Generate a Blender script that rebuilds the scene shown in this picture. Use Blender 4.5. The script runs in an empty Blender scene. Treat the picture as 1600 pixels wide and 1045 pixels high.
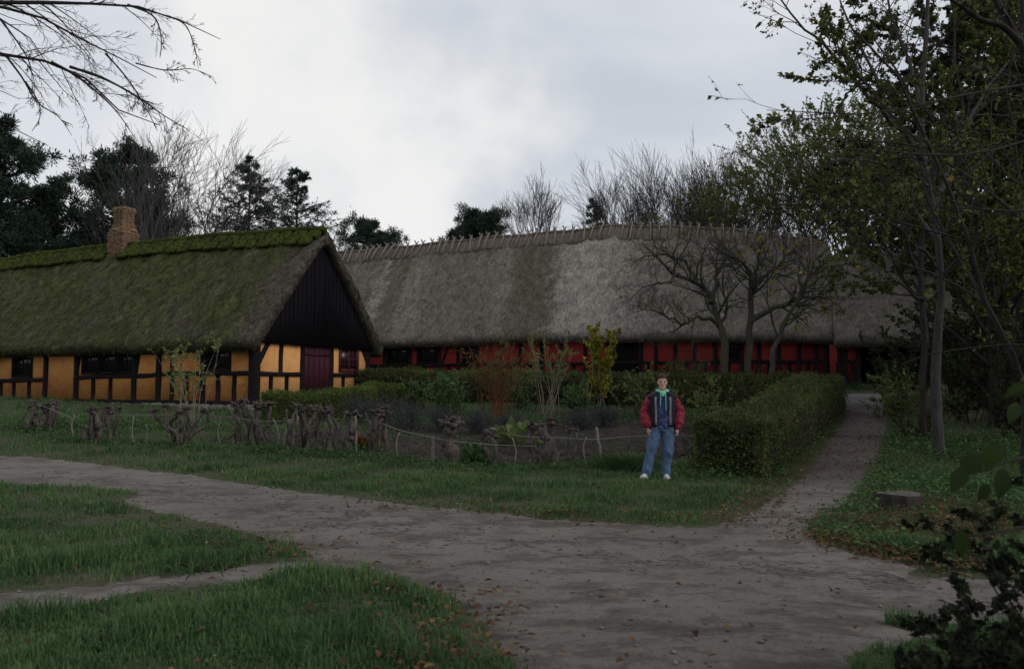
import bpy, math, random
import numpy as np
from mathutils import Vector, Matrix, geometry
rs = np.random.RandomState(7)
random.seed(7)
sc = bpy.context.scene
COL = sc.collection
R = math.radians

# ------------------------------------------------------------------ camera model
F, CX, CY, HC = 1244.4, 800.0, 522.5, 1.53
PITCH = math.atan((603 - CY) / F)
cp, sp = math.cos(PITCH), math.sin(PITCH)

def ray(px, py):
    u, v = (px - CX) / F, (CY - py) / F
    return np.array([u, cp - v * sp, sp + v * cp])

def P(px, py, y):
    d = ray(px, py)
    return np.array([0, 0, HC]) + d * (y / d[1])

def soft(s, k=1.5):
    return 0.5 * (s + np.sqrt(s * s + k * k)) - 0.0

def tz(x, y):
    x = np.asarray(x, float); y = np.asarray(y, float)
    r = 0.075 * (soft(y - 14.5) - soft(y - 46.0, 6.0)) - 0.015
    b = 0.022 * np.sin(1.1 * x + 0.7 * y) * np.sin(0.9 * y - 0.5 * x + 1) + 0.012 * np.sin(2.3 * x + 1.1) * np.sin(1.9 * y)
    far = np.clip((np.hypot(x, y - 20) - 60) / 60, 0, 1)
    # the wood on the right stands on a low bank
    bank = 0.35 / (1 + np.exp(np.clip(-(x - 11 - 0.25 * (y - 14)) * 1.3, -50, 50))) * (y > 2) * np.clip((y - 4) / 6, 0, 1)
    return r + b * (1 - far) + bank

def tz1(x, y):
    return float(tz(x, y))

def G(px, py):
    d = ray(px, py); t = 1.0; o = np.array([0, 0, HC])
    lo = 1.0
    for i in range(600):
        t = 1.0 + i * 0.12
        p = o + d * t
        if p[2] < tz1(p[0], p[1]):
            hi = t
            for _ in range(20):
                m = 0.5 * (lo + hi); p = o + d * m
                if p[2] < tz1(p[0], p[1]): hi = m
                else: lo = m
            return o + d * hi
        lo = t
    return o + d * t

# ------------------------------------------------------------------ objects
def tag(o, label=None, cat=None, group=None, kind=None):
    if label: o['label'] = label
    if cat: o['category'] = cat
    if group: o['group'] = group
    if kind: o['kind'] = kind
    return o

def empty(name, loc=(0, 0, 0), rz=0.0):
    o = bpy.data.objects.new(name, None); COL.objects.link(o)
    o.empty_display_size = 0.2
    o.location = loc; o.rotation_euler = (0, 0, rz)
    return o

class MB:
    """collects vertices and faces; build() links them as one mesh object"""
    def __init__(s):
        s.v = []; s.f = []; s.r = []; s.n = 0; s.m = []
    def add(s, v, f, rnd=0.5, mi=0):
        v = np.asarray(v, float).reshape(-1, 3)
        s.v.append(v)
        if np.isscalar(rnd): rnd = np.full(len(v), rnd)
        s.r.append(np.asarray(rnd, float))
        if isinstance(f, np.ndarray):
            s.f.append(f + s.n); s.m.append(np.full(len(f), mi))
        else:
            for q in f:
                s.f.append(np.array([q]) + s.n); s.m.append(np.array([mi]))
        s.n += len(v)
    def box(s, a, b, M=None, rnd=0.5, bev=0.0):
        (x0, y0, z0), (x1, y1, z1) = a, b
        v = np.array([[x0,y0,z0],[x1,y0,z0],[x1,y1,z0],[x0,y1,z0],[x0,y0,z1],[x1,y0,z1],[x1,y1,z1],[x0,y1,z1]], float)
        if M is not None: v = np.array([M @ Vector(p) for p in v])
        s.add(v, np.array([[0,3,2,1],[4,5,6,7],[0,1,5,4],[1,2,6,5],[2,3,7,6],[3,0,4,7]]), rnd)
    def prism(s, quad, depth_vec, rnd=0.5):
        q = np.asarray(quad, float); d = np.asarray(depth_vec, float); n = len(q)
        v = np.vstack([q, q + d])
        fs = [list(range(n))[::-1], list(range(n, 2 * n))] + [[i, (i + 1) % n, n + (i + 1) % n, n + i] for i in range(n)]
        s.add(v, fs, rnd)
    def tube(s, path, rad, sides=6, rnd=0.5, cap=True):
        path = np.asarray(path, float)[None]; rad = np.broadcast_to(np.asarray(rad, float), path.shape[1])[None]
        s.tubes(path, rad, sides, rnd)
        if cap:
            N = path.shape[1]; b = s.n - N * sides
            s.f.append(np.array([[b + i for i in range(sides)][::-1]])); s.m.append(np.array([0]))
            s.f.append(np.array([[b + (N - 1) * sides + i for i in range(sides)]])); s.m.append(np.array([0]))
    def tubes(s, paths, rads, sides=3, rnd=0.5):
        B, N, _ = paths.shape
        if B == 0: return
        t = np.gradient(paths, axis=1)
        t /= np.linalg.norm(t, axis=2, keepdims=True) + 1e-9
        avg = t.mean(1)
        ax = np.argmin(np.abs(avg), axis=1)
        ref = np.eye(3)[ax][:, None, :]
        u = np.cross(t, np.broadcast_to(ref, t.shape)); u /= np.linalg.norm(u, axis=2, keepdims=True) + 1e-9
        w = np.cross(t, u)
        a = np.arange(sides) * 2 * np.pi / sides
        ring = u[:, :, None, :] * np.cos(a)[None, None, :, None] + w[:, :, None, :] * np.sin(a)[None, None, :, None]
        v = paths[:, :, None, :] + ring * rads[:, :, None, None]
        idx = np.arange(B * N * sides).reshape(B, N, sides)
        n1 = np.roll(idx, -1, axis=2)
        f = np.stack([idx[:, :-1], n1[:, :-1], n1[:, 1:], idx[:, 1:]], axis=-1).reshape(-1, 4)
        r = np.repeat(rnd if not np.isscalar(rnd) else np.full(B, rnd), N * sides)
        s.add(v.reshape(-1, 3), f, r)
    def leaves(s, pos, dirs, size, ratio=0.55, fold=0.25, shape='quad', rnd=None, up=None, curl=0.0):
        pos = np.asarray(pos, float); n = len(pos)
        if n == 0: return
        d = dirs / (np.linalg.norm(dirs, axis=1, keepdims=True) + 1e-9)
        q = rs.randn(n, 3) if up is None else up + 0.5 * rs.randn(n, 3)
        w = np.cross(d, q); w /= np.linalg.norm(w, axis=1, keepdims=True) + 1e-9
        nn = np.cross(w, d)
        size = np.broadcast_to(size, n)
        if shape == 'quad':
            T = np.array([[0, 0, 0], [.5, .45, fold], [0, 1, 0], [-.5, .45, fold]])
            fc = np.array([[0, 1, 2, 3]])
        else:   # pointed leaf with a midrib
            T = np.array([[0,0,0],[.30,.15,.10],[.48,.38,.16],[.40,.65,.13],[.17,.87,.06],[0,1.05,-.03],[-.17,.87,.06],[-.40,.65,.13],[-.48,.38,.16],[-.30,.15,.10],[0,.35,0],[0,.68,0]], float)
            T[:, 2] *= fold * 5
            fc = [[0,1,10],[1,2,10],[2,3,11,10],[3,4,11],[4,5,11],[5,6,11],[6,7,11],[7,8,10,11],[8,9,10],[9,0,10]]
        if curl: T[:, 2] -= curl * T[:, 1] ** 2
        v = pos[:, None, :] + size[:, None, None] * (T[None, :, 0:1] * ratio * w[:, None, :] + T[None, :, 1:2] * d[:, None, :] + T[None, :, 2:3] * ratio * nn[:, None, :])
        k = len(T)
        rr = np.repeat(rs.rand(n) if rnd is None else rnd, k)
        if isinstance(fc, np.ndarray):
            f = (np.arange(n)[:, None, None] * k + fc[None]).reshape(-1, fc.shape[1])
            s.add(v.reshape(-1, 3), f, rr)
        else:
            base = s.n
            s.add(v.reshape(-1, 3), [], rr)
            for q in fc:
                s.f.append(base + np.arange(n)[:, None] * k + np.array(q)[None]); s.m.append(np.zeros(n, int))
    def build(s, name, mat, parent=None, smooth=False, loc=None):
        me = bpy.data.meshes.new(name)
        v = np.vstack(s.v)
        loops = np.concatenate([f.ravel() for f in s.f]).astype(np.int32)
        tot = np.concatenate([np.full(len(f), f.shape[1]) for f in s.f]).astype(np.int32)
        me.vertices.add(len(v)); me.vertices.foreach_set('co', v.ravel().astype(np.float32))
        me.loops.add(len(loops)); me.loops.foreach_set('vertex_index', loops)
        me.polygons.add(len(tot))
        st = np.zeros(len(tot), np.int32); st[1:] = np.cumsum(tot)[:-1]
        me.polygons.foreach_set('loop_start', st)
        try: me.polygons.foreach_set('loop_total', tot)
        except Exception: pass
        mats = mat if isinstance(mat, (list, tuple)) else [mat]
        for m in mats: me.materials.append(m)
        if len(mats) > 1: me.polygons.foreach_set('material_index', np.concatenate(s.m).astype(np.int32))
        if smooth: me.polygons.foreach_set('use_smooth', np.ones(len(tot), bool))
        me.update(calc_edges=True)
        a = me.attributes.new('rnd', 'FLOAT', 'POINT')
        a.data.foreach_set('value', np.concatenate(s.r).astype(np.float32))
        me.validate()
        o = bpy.data.objects.new(name, me); COL.objects.link(o)
        if parent is not None: o.parent = parent
        if loc is not None: o.location = loc
        return o

# ------------------------------------------------------------------ materials
class NT:
    def __init__(s, name):
        s.m = bpy.data.materials.new(name); s.m.use_nodes = True
        s.t = s.m.node_tree; s.b = s.t.nodes['Principled BSDF']
        s.b.inputs['Roughness'].default_value = 0.85
        s.b.inputs['Specular IOR Level'].default_value = 0.08
    def n(s, ty, **kw):
        x = s.t.nodes.new(ty)
        for k, v in kw.items(): setattr(x, k, v)
        return x
    def l(s, a, b): s.t.links.new(a, b)
    def coord(s, which='Object', scale=(1, 1, 1), rot=(0, 0, 0)):
        tc = s.n('ShaderNodeTexCoord'); mp = s.n('ShaderNodeMapping')
        mp.inputs['Scale'].default_value = scale; mp.inputs['Rotation'].default_value = rot
        s.l(tc.outputs[which], mp.inputs['Vector']); return mp.outputs[0]
    def noise(s, vec, scale, detail=5, rough=0.6, dist=0.0):
        x = s.n('ShaderNodeTexNoise'); x.inputs['Scale'].default_value = scale; x.inputs['Detail'].default_value = detail
        x.inputs['Roughness'].default_value = rough; x.inputs['Distortion'].default_value = dist
        if vec is not None: s.l(vec, x.inputs['Vector'])
        return x.outputs['Fac']
    def ramp(s, fac, stops, interp='LINEAR'):
        x = s.n('ShaderNodeValToRGB'); cr = x.color_ramp; cr.interpolation = interp
        while len(cr.elements) < len(stops): cr.elements.new(0.5)
        for e, (p, c) in zip(cr.elements, stops):
            e.position = p; e.color = (c, c, c, 1) if np.isscalar(c) else (*c, 1)
        s.l(fac, x.inputs[0]); return x.outputs[0]
    def mix(s, fac, a, b, mode='MIX'):
        x = s.n('ShaderNodeMix', data_type='RGBA', blend_type=mode)
        for sock, v in ((x.inputs['Factor'], fac), (x.inputs[6], a), (x.inputs[7], b)):
            if isinstance(v, (int, float)): sock.default_value = v
            elif isinstance(v, tuple): sock.default_value = (*v, 1)
            else: s.l(v, sock)
        return x.outputs[2]
    def math(s, op, a, b=0.0):
        x = s.n('ShaderNodeMath', operation=op)
        for sock, v in ((x.inputs[0], a), (x.inputs[1], b)):
            if isinstance(v, (int, float)): sock.default_value = v
            else: s.l(v, sock)
        return x.outputs[0]
    def attr(s, name='rnd'):
        x = s.n('ShaderNodeAttribute'); x.attribute_name = name; return x.outputs['Fac']
    def col(s, c):
        if isinstance(c, tuple): s.b.inputs['Base Color'].default_value = (*c, 1)
        else: s.l(c, s.b.inputs['Base Color'])
        return s
    def bump(s, h, strength=0.5, dist=0.02):
        x = s.n('ShaderNodeBump'); x.inputs['Strength'].default_value = strength; x.inputs['Distance'].default_value = dist
        s.l(h, x.inputs['Height']); s.l(x.outputs[0], s.b.inputs['Normal']); return s
    def rough(s, v): s.b.inputs['Roughness'].default_value = v; return s

def leaf_mat(name, stops, rough=0.7, spec=0.08, trans=0.35):
    t = NT(name)
    nz = t.noise(t.coord('Object'), 1.3, 3)
    f = t.math('ADD', t.math('MULTIPLY', t.attr(), 0.75), t.math('MULTIPLY', t.math('SUBTRACT', nz, 0.38), 0.9))
    c = t.ramp(f, stops); t.col(c).rough(rough)
    t.b.inputs['Specular IOR Level'].default_value = min(spec, .12)
    if trans:      # thin leaves let light through
        tl = t.n('ShaderNodeBsdfTranslucent'); t.l(c, tl.inputs['Color']); mx = t.n('ShaderNodeMixShader'); mx.inputs[0].default_value = trans
        t.l(t.b.outputs[0], mx.inputs[1]); t.l(tl.outputs[0], mx.inputs[2]); t.l(mx.outputs[0], t.t.nodes['Material Output'].inputs['Surface'])
    return t.m

def bark_mat(name, dark, light, scale=6, green=None, str_=0.8):
    t = NT(name)
    c = t.coord('Object', (1, 1, 0.22))
    a = t.noise(c, scale * 3, 6, 0.65, 0.3)
    col = t.ramp(a, [(0.3, dark), (0.7, light)])
    if green:
        g = t.ramp(t.noise(t.coord('Object'), 2.0, 4), [(0.45, 0.0), (0.65, 0.8)])
        col = t.mix(g, col, green)
    t.col(col).bump(a, 0.8, 0.02).rough(0.9)
    return t.m

M = {}
def mk_ground():
    t = NT('ground_grass_soil'); c = t.coord('Object')
    a = t.noise(c, 0.35, 5, 0.6); b = t.noise(c, 9, 6, 0.7)
    col = t.mix(t.ramp(a, [(0.36, 0.0), (0.56, 1.0)]), (0.050, 0.060, 0.027), (0.078, 0.068, 0.047))
    col = t.mix(t.ramp(b, [(0.35, 0.0), (0.7, 0.6)]), col, (0.042, 0.046, 0.024))
    t.col(col).bump(b, 0.8, 0.05).rough(0.95); t.b.inputs['Specular IOR Level'].default_value = 0.1
    M['ground'] = t.m
    def road_colour(t):
        c = t.coord('Object'); cs = t.coord('Object', (0.75, 1.5, 1), (0, 0, R(18)))
        a = t.noise(c, 0.45, 5, 0.6); b = t.noise(c, 19, 8, 0.8); d = t.noise(cs, 1.5, 10, 0.78, 0.3); e_ = t.noise(c, 4.5, 6, 0.7, 0.5)
        g = t.noise(c, 85, 5, 0.75)
        col = t.ramp(a, [(0.3, (0.158, 0.138, 0.119)), (0.7, (0.236, 0.212, 0.187))])
        mud = t.ramp(t.math('ADD', t.math('MULTIPLY', d, 0.7), t.math('MULTIPLY', e_, 0.3)), [(0.50, 0.0), (0.62, 1.0)])
        col = t.mix(t.math('MULTIPLY', mud, 0.72), col, (0.068, 0.058, 0.053))
        col = t.mix(t.ramp(e_, [(0.55, 0.0), (0.72, 0.5)]), col, (0.26, 0.24, 0.226))
        col = t.mix(t.ramp(b, [(0.33, 0.75), (0.50, 0.0)]), col, (0.082, 0.071, 0.062))
        col = t.mix(t.ramp(g, [(0.36, 0.5), (0.46, 0.0)]), col, (0.09, 0.08, 0.074))
        col = t.mix(t.ramp(g, [(0.62, 0.0), (0.72, 0.35)]), col, (0.33, 0.315, 0.30))
        h = t.math('ADD', t.math('MULTIPLY', mud, -0.35), t.math('ADD', t.math('MULTIPLY', b, 0.45), t.math('ADD', t.math('MULTIPLY', g, 0.16), t.math('MULTIPLY', e_, 0.4))))
        return col, h, b
    t = NT('road_dirt'); col, h, b = road_colour(t)
    t.col(col).bump(h, 1.0, 0.07).rough(0.9)
    M['road'] = t.m
    t = NT('path_dirt'); c = t.coord('Object'); col0, h, b = road_colour(t)
    a = t.noise(c, 0.8, 4)
    col = t.ramp(a, [(0.3, (0.092, 0.078, 0.074)), (0.7, (0.155, 0.136, 0.130))])
    col = t.mix(t.ramp(b, [(0.35, 0.8), (0.55, 0.0)]), col, (0.036, 0.029, 0.024))
    sx = t.n('ShaderNodeSeparateXYZ'); t.l(c, sx.inputs[0])
    k = t.math('ADD', t.math('MULTIPLY', t.math('SUBTRACT', sx.outputs[1], 10.0), 0.18), t.math('MULTIPLY', t.math('SUBTRACT', a, 0.5), 1.2))
    col = t.mix(t.ramp(k, [(0.05, 0.0), (0.75, 1.0)]), col0, col)
    t.col(col).bump(h, 1.0, 0.06).rough(0.9); M['path'] = t.m
    t = NT('garden_soil'); c = t.coord('Object')
    a = t.noise(c, 1.0, 4); b = t.noise(c, 14, 8, 0.75)
    col = t.ramp(a, [(0.35, (0.048, 0.040, 0.034)), (0.7, (0.085, 0.072, 0.062))])
    col = t.mix(t.ramp(b, [(0.3, 0.8), (0.55, 0.0)]), col, (0.025, 0.021, 0.018))
    t.col(col).bump(b, 1.0, 0.08).rough(0.95); M['soil'] = t.m
    t = NT('court_gravel'); c = t.coord('Object')
    b = t.noise(c, 20, 8, 0.75)
    t.col(t.ramp(b, [(0.3, (0.08, 0.075, 0.074)), (0.7, (0.15, 0.142, 0.14))])).bump(b, 0.6, 0.03); M['court'] = t.m
mk_ground()

def mk_build():
    # limewashed brick infill
    def brick(name, c1, c2, stain, dirt=0.55):
        t = NT(name); c = t.coord('Generated', (1, 1, 1))
        tc = t.n('ShaderNodeTexCoord')
        uv = t.coord('UV')
        sx = t.n('ShaderNodeSeparateXYZ'); t.l(tc.outputs['Object'], sx.inputs[0])
        cx = t.n('ShaderNodeCombineXYZ'); t.l(t.math('ADD', sx.outputs[0], sx.outputs[1]), cx.inputs[0]); t.l(sx.outputs[2], cx.inputs[1])
        wob = t.n('ShaderNodeVectorMath', operation='ADD'); t.l(cx.outputs[0], wob.inputs[0])
        nz = t.n('ShaderNodeTexNoise'); nz.inputs['Scale'].default_value = 3.5; t.l(tc.outputs['Object'], nz.inputs['Vector'])
        scl = t.n('ShaderNodeVectorMath', operation='SCALE'); t.l(nz.outputs['Color'], scl.inputs[0]); scl.inputs['Scale'].default_value = 0.06
        t.l(scl.outputs[0], wob.inputs[1])
        bt = t.n('ShaderNodeTexBrick'); t.l(wob.outputs[0], bt.inputs['Vector'])
        bt.inputs['Scale'].default_value = 1.0; bt.inputs['Brick Width'].default_value = 0.24; bt.inputs['Row Height'].default_value = 0.075
        bt.inputs['Mortar Size'].default_value = 0.011; bt.inputs['Mortar Smooth'].default_value = 0.6
        bt.inputs['Color1'].default_value = (*c1, 1); bt.inputs['Color2'].default_value = (*c2, 1)
        bt.inputs['Mortar'].default_value = (*[0.5 * (x + y) * 0.93 for x, y in zip(c1, c2)], 1)
        oc = t.coord('Object')
        a = t.noise(oc, 1.6, 6, 0.65); b = t.noise(oc, 9, 6, 0.7)
        col = t.mix(t.ramp(a, [(0.45, 0.0), (0.72, dirt)]), bt.outputs['Color'], stain)
        col = t.mix(t.ramp(b, [(0.62, 0.0), (0.75, 0.55)]), col, tuple(min(1, x * 1.25 + 0.03) for x in c1))
        col = t.mix(t.ramp(b, [(0.25, 0.5), (0.40, 0.0)]), col, tuple(x * 0.55 for x in stain))
        h = t.math('ADD', t.math('MULTIPLY', bt.outputs['Fac'], -0.6), t.math('MULTIPLY', b, 0.5))
        t.col(col).bump(h, 0.7, 0.02).rough(0.9)
        return t.m
    M['ochre'] = brick('ochre_limewash', (0.80, 0.40, 0.150), (0.74, 0.355, 0.125), (0.60, 0.27, 0.09), 0.6)
    M['ochre_long'] = brick('ochre_limewash_shaded', (0.46, 0.225, 0.066), (0.39, 0.18, 0.052), (0.33, 0.11, 0.042), 0.9)  # stained, darker copy of the gable ochre; eave shade put into the colour
    M['red'] = brick('red_limewash', (0.255, 0.031, 0.028), (0.205, 0.025, 0.023), (0.115, 0.019, 0.018), 0.6)
    M['brick'] = brick('chimney_brick', (0.235, 0.16, 0.10), (0.185, 0.108, 0.07), (0.10, 0.078, 0.055), 0.85)
    t = NT('tarred_timber'); c = t.coord('Object', (6, 6, 1.2)); a = t.noise(c, 5, 6, 0.7)
    t.col(t.ramp(a, [(0.3, (0.006, 0.005, 0.006)), (0.75, (0.022, 0.019, 0.020))])).bump(a, 0.5, 0.01).rough(0.9); t.b.inputs['Specular IOR Level'].default_value = 0.08; M['tar'] = t.m
    t = NT('tarred_boards'); c = t.coord('Object', (7, 7, 0.5)); a = t.noise(c, 4, 6, 0.7)
    t.col(t.ramp(a, [(0.3, (0.006, 0.005, 0.0065)), (0.75, (0.012, 0.010, 0.0125))])).bump(a, 0.5, 0.01).rough(0.9); t.b.inputs['Specular IOR Level'].default_value = 0.06; M['boards'] = t.m
    t = NT('plum_door_paint'); c = t.coord('Object', (9, 9, 0.7)); a = t.noise(c, 4, 6, 0.7)
    t.col(t.ramp(a, [(0.3, (0.034, 0.010, 0.016)), (0.75, (0.062, 0.018, 0.027))])).bump(a, 0.4, 0.01).rough(0.6); M['door'] = t.m
    t = NT('maroon_window_paint'); a = t.noise(t.coord('Object'), 12, 4)
    t.col(t.ramp(a, [(0.3, (0.075, 0.016, 0.022)), (0.75, (0.11, 0.028, 0.034))])).rough(0.55); M['sash'] = t.m
    t = NT('old_glass'); a = t.noise(t.coord('Object'), 6, 3)
    t.col((0.012, 0.012, 0.014)).bump(a, 0.15, 0.01).rough(0.12); t.b.inputs['Specular IOR Level'].default_value = 0.35; M['glass'] = t.m
    t = NT('field_stone'); a = t.noise(t.coord('Object'), 4, 7, 0.7)
    t.col(t.ramp(a, [(0.3, (0.10, 0.085, 0.075)), (0.7, (0.24, 0.21, 0.185))])).bump(a, 0.8, 0.05); M['stone'] = t.m
    t = NT('plum_dark_iron'); t.col((0.015, 0.015, 0.016)).rough(0.5); M['iron'] = t.m
mk_build()

def mk_thatch():
    # yellow house: mossy, dark
    t = NT('mossy_thatch'); c = t.coord('Object', (7, 1.6, 1.6)); o = t.coord('Object')
    f = t.noise(c, 5, 8, 0.78, 0.3); a = t.noise(o, 0.55, 5, 0.62, 0.5); g = t.noise(o, 26, 6, 0.75); m2 = t.noise(o, 3.2, 5, 0.7)
    f2 = t.noise(t.coord('Object', (2.2, 1, 1)), 7, 7, 0.8, 0.6)
    f = t.math('ADD', t.math('MULTIPLY', f, 0.45), t.math('MULTIPLY', f2, 0.55))
    col = t.ramp(f, [(0.36, (0.034, 0.030, 0.022)), (0.5, (0.110, 0.098, 0.073)), (0.64, (0.26, 0.235, 0.185))])
    moss = t.ramp(t.math('ADD', t.math('MULTIPLY', a, 0.65), t.math('MULTIPLY', m2, 0.35)), [(0.31, 0.0), (0.54, 1.0)])
    mosscol = t.ramp(t.math('ADD', t.math('MULTIPLY', g, 0.4), t.math('MULTIPLY', f2, 0.6)), [(0.38, (0.024, 0.029, 0.008)), (0.5, (0.082, 0.098, 0.024)), (0.64, (0.175, 0.200, 0.052))])
    sx = t.n('ShaderNodeSeparateXYZ'); t.l(o, sx.inputs[0])
    verge = t.ramp(t.math('ADD', t.math('MULTIPLY', sx.outputs[0], 0.5), t.math('MULTIPLY', t.math('SUBTRACT', a, 0.5), 1.2)), [(0.05, 0.0), (0.55, 1.0)])
    moss = t.math('MULTIPLY', moss, verge)
    col = t.mix(t.math('MULTIPLY', moss, 0.82), col, mosscol)
    pm_ = t.ramp(t.noise(t.coord('Object', (1.5, 1, 1)), 1.8, 7, 0.75, 0.9), [(0.30, 0.28), (0.5, 0.62), (0.68, 1.05)]); col = t.mix(1.0, col, pm_, 'MULTIPLY')
    st = t.attr()
    col = t.mix(t.ramp(st, [(0.72, 0.0), (0.98, 0.55)]), col, (0.19, 0.17, 0.13))
    t.col(col).bump(t.math('ADD', f, t.math('MULTIPLY', g, 0.6)), 1.0, 0.06).rough(0.95); t.b.inputs['Specular IOR Level'].default_value = 0.1
    M['thatch_moss'] = t.m
    # red house: grey with strips of repair, running down the slope
    t = NT('grey_strip_thatch'); c = t.coord('Object', (7, 1.2, 1.2)); o = t.coord('Object')
    f = t.noise(c, 5, 8, 0.78, 0.3); a = t.noise(o, 0.45, 5, 0.62, 0.5); g = t.noise(o, 22, 6, 0.75); m2 = t.noise(o, 2.6, 5, 0.7)
    sx = t.n('ShaderNodeSeparateXYZ'); t.l(o, sx.inputs[0])
    x = t.math('ADD', sx.outputs[0], t.math('MULTIPLY', sx.outputs[1], 0.16))
    x = t.math('ADD', x, t.math('MULTIPLY', t.math('SUBTRACT', m2, 0.5), 2.6))
    x = t.math('DIVIDE', x, 26.0)
    # strip tones from the right end (0) to the left end (1)
    tone = t.ramp(x, [(0.0, 0.42), (0.10, 0.36), (0.22, 0.42), (0.34, 0.58), (0.44, 0.86), (0.50, 0.80), (0.53, 0.26), (0.595, 0.20), (0.62, 0.55), (0.65, 0.40), (0.79, 0.38), (0.82, 0.56), (0.845, 0.55), (0.865, 0.24), (0.89, 0.24), (0.91, 0.78), (0.93, 0.36), (1.0, 0.38)])
    pm_ = t.ramp(t.noise(t.coord('Object', (1.6, 1, 1)), 1.5, 6, 0.7, 0.8), [(0.32, 0.62), (0.5, 1.0), (0.68, 1.32)])
    base = t.ramp(tone, [(0.1, (0.098, 0.092, 0.070)), (0.5, (0.158, 0.143, 0.118)), (0.9, (0.290, 0.262, 0.228))])
    f2 = t.noise(t.coord('Object', (2.2, 1, 1)), 6, 7, 0.8, 0.6)
    f = t.math('ADD', t.math('MULTIPLY', f, 0.45), t.math('MULTIPLY', f2, 0.55))
    fine = t.ramp(f, [(0.36, 0.32), (0.5, 0.95), (0.64, 1.75)])
    col = t.mix(1.0, base, fine, 'MULTIPLY'); col = t.mix(1.0, col, pm_, 'MULTIPLY')
    moss = t.ramp(t.math('ADD', t.math('MULTIPLY', a, 0.5), t.math('ADD', t.math('MULTIPLY', m2, 0.35), t.math('MULTIPLY', tone, -0.42))), [(0.28, 0.0), (0.42, 1.0)])
    col = t.mix(t.math('MULTIPLY', moss, 0.55), col, t.ramp(g, [(0.3, (0.030, 0.033, 0.014)), (0.7, (0.10, 0.10, 0.045))]))
    st = t.attr()
    col = t.mix(t.ramp(st, [(0.72, 0.0), (0.98, 0.45)]), col, (0.26, 0.235, 0.205))
    t.col(col).bump(t.math('ADD', f, t.math('MULTIPLY', g, 0.6)), 1.0, 0.06).rough(0.95); t.b.inputs['Specular IOR Level'].default_value = 0.1
    M['thatch_grey'] = t.m
    t = NT('ridge_moss'); o = t.coord('Object'); g = t.noise(o, 18, 6, 0.75); a = t.noise(o, 1.7, 5, 0.65)
    col = t.ramp(g, [(0.35, (0.013, 0.021, 0.004)), (0.62, (0.078, 0.104, 0.018))])
    col = t.mix(t.ramp(a, [(0.45, 0.0), (0.62, 0.8)]), col, (0.034, 0.032, 0.014))
    col = t.mix(t.ramp(t.attr(), [(0.75, 0.0), (0.95, 0.6)]), col, (0.13, 0.15, 0.03))
    t.col(col).bump(g, 1.0, 0.06).rough(0.95); M['ridge_moss'] = t.m
    t = NT('ridge_straw'); o = t.coord('Object', (4, 1, 1)); g = t.noise(o, 8, 7, 0.75); a = t.noise(t.coord('Object'), 1.4, 4)
    col = t.ramp(g, [(0.3, (0.065, 0.052, 0.040)), (0.7, (0.20, 0.165, 0.135))])
    col = t.mix(t.ramp(a, [(0.5, 0.0), (0.68, 0.6)]), col, (0.062, 0.055, 0.038))
    t.col(col).bump(g, 1.0, 0.05).rough(0.95); M['ridge_straw'] = t.m
    t = NT('grey_oak_stake'); o = t.coord('Object', (3, 3, 0.6)); g = t.noise(o, 8, 6, 0.7)
    t.col(t.ramp(g, [(0.3, (0.11, 0.098, 0.086)), (0.7, (0.25, 0.228, 0.205))])).bump(g, 0.5, 0.01); M['stake'] = t.m
mk_thatch()
M['bark_grey'] = bark_mat('grey_bark', (0.032, 0.029, 0.027), (0.080, 0.074, 0.069))
M['bark_pale'] = bark_mat('pale_bark', (0.050, 0.047, 0.045), (0.115, 0.109, 0.104))
M['bark_dark'] = bark_mat('dark_bark', (0.018, 0.016, 0.014), (0.055, 0.048, 0.042))
M['bark_moss'] = bark_mat('mossy_bark', (0.035, 0.032, 0.026), (0.095, 0.085, 0.070), 6, (0.060, 0.062, 0.030))
M['bark_poll'] = bark_mat('pollard_bark', (0.022, 0.018, 0.015), (0.145, 0.122, 0.106), 9)
M['twig_red'] = bark_mat('red_stem', (0.085, 0.034, 0.020), (0.19, 0.075, 0.038))
M['twig_tan'] = bark_mat('tan_stem', (0.15, 0.12, 0.09), (0.27, 0.23, 0.18))
M['twig_dark'] = bark_mat('dark_twig', (0.020, 0.017, 0.015), (0.05, 0.042, 0.036))
M['needles'] = leaf_mat('dark_needles', [(0.1, (0.014, 0.025, 0.017)), (0.6, (0.032, 0.054, 0.036)), (0.95, (0.060, 0.085, 0.050))], trans=.1)
M['needles_blue'] = leaf_mat('spruce_needles', [(0.1, (0.016, 0.028, 0.023)), (0.6, (0.036, 0.058, 0.048)), (0.95, (0.068, 0.092, 0.074))])
M['leaf_olive'] = leaf_mat('olive_leaves', [(0.1, (0.040, 0.054, 0.019)), (0.6, (0.088, 0.110, 0.034)), (0.88, (0.165, 0.165, 0.045)), (1.0, (0.29, 0.19, 0.045))])
M['leaf_green'] = leaf_mat('green_leaves', [(0.1, (0.054, 0.092, 0.038)), (0.6, (0.118, 0.180, 0.070)), (0.95, (0.19, 0.24, 0.09))])
M['leaf_pale'] = leaf_mat('pale_green_leaves', [(0.1, (0.08, 0.115, 0.045)), (0.6, (0.155, 0.195, 0.065)), (0.95, (0.25, 0.26, 0.08))])
M['leaf_yellow'] = leaf_mat('yellow_leaves', [(0.1, (0.11, 0.12, 0.018)), (0.5, (0.25, 0.23, 0.03)), (0.95, (0.42, 0.33, 0.045))])
M['leaf_hedge'] = leaf_mat('hedge_leaves', [(0.1, (0.036, 0.054, 0.019)), (0.55, (0.084, 0.112, 0.038)), (0.85, (0.135, 0.150, 0.052)), (1.0, (0.20, 0.145, 0.06))])
M['leaf_box'] = leaf_mat('box_leaves', [(0.1, (0.040, 0.068, 0.018)), (0.6, (0.100, 0.150, 0.036)), (0.95, (0.16, 0.20, 0.05))])
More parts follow.
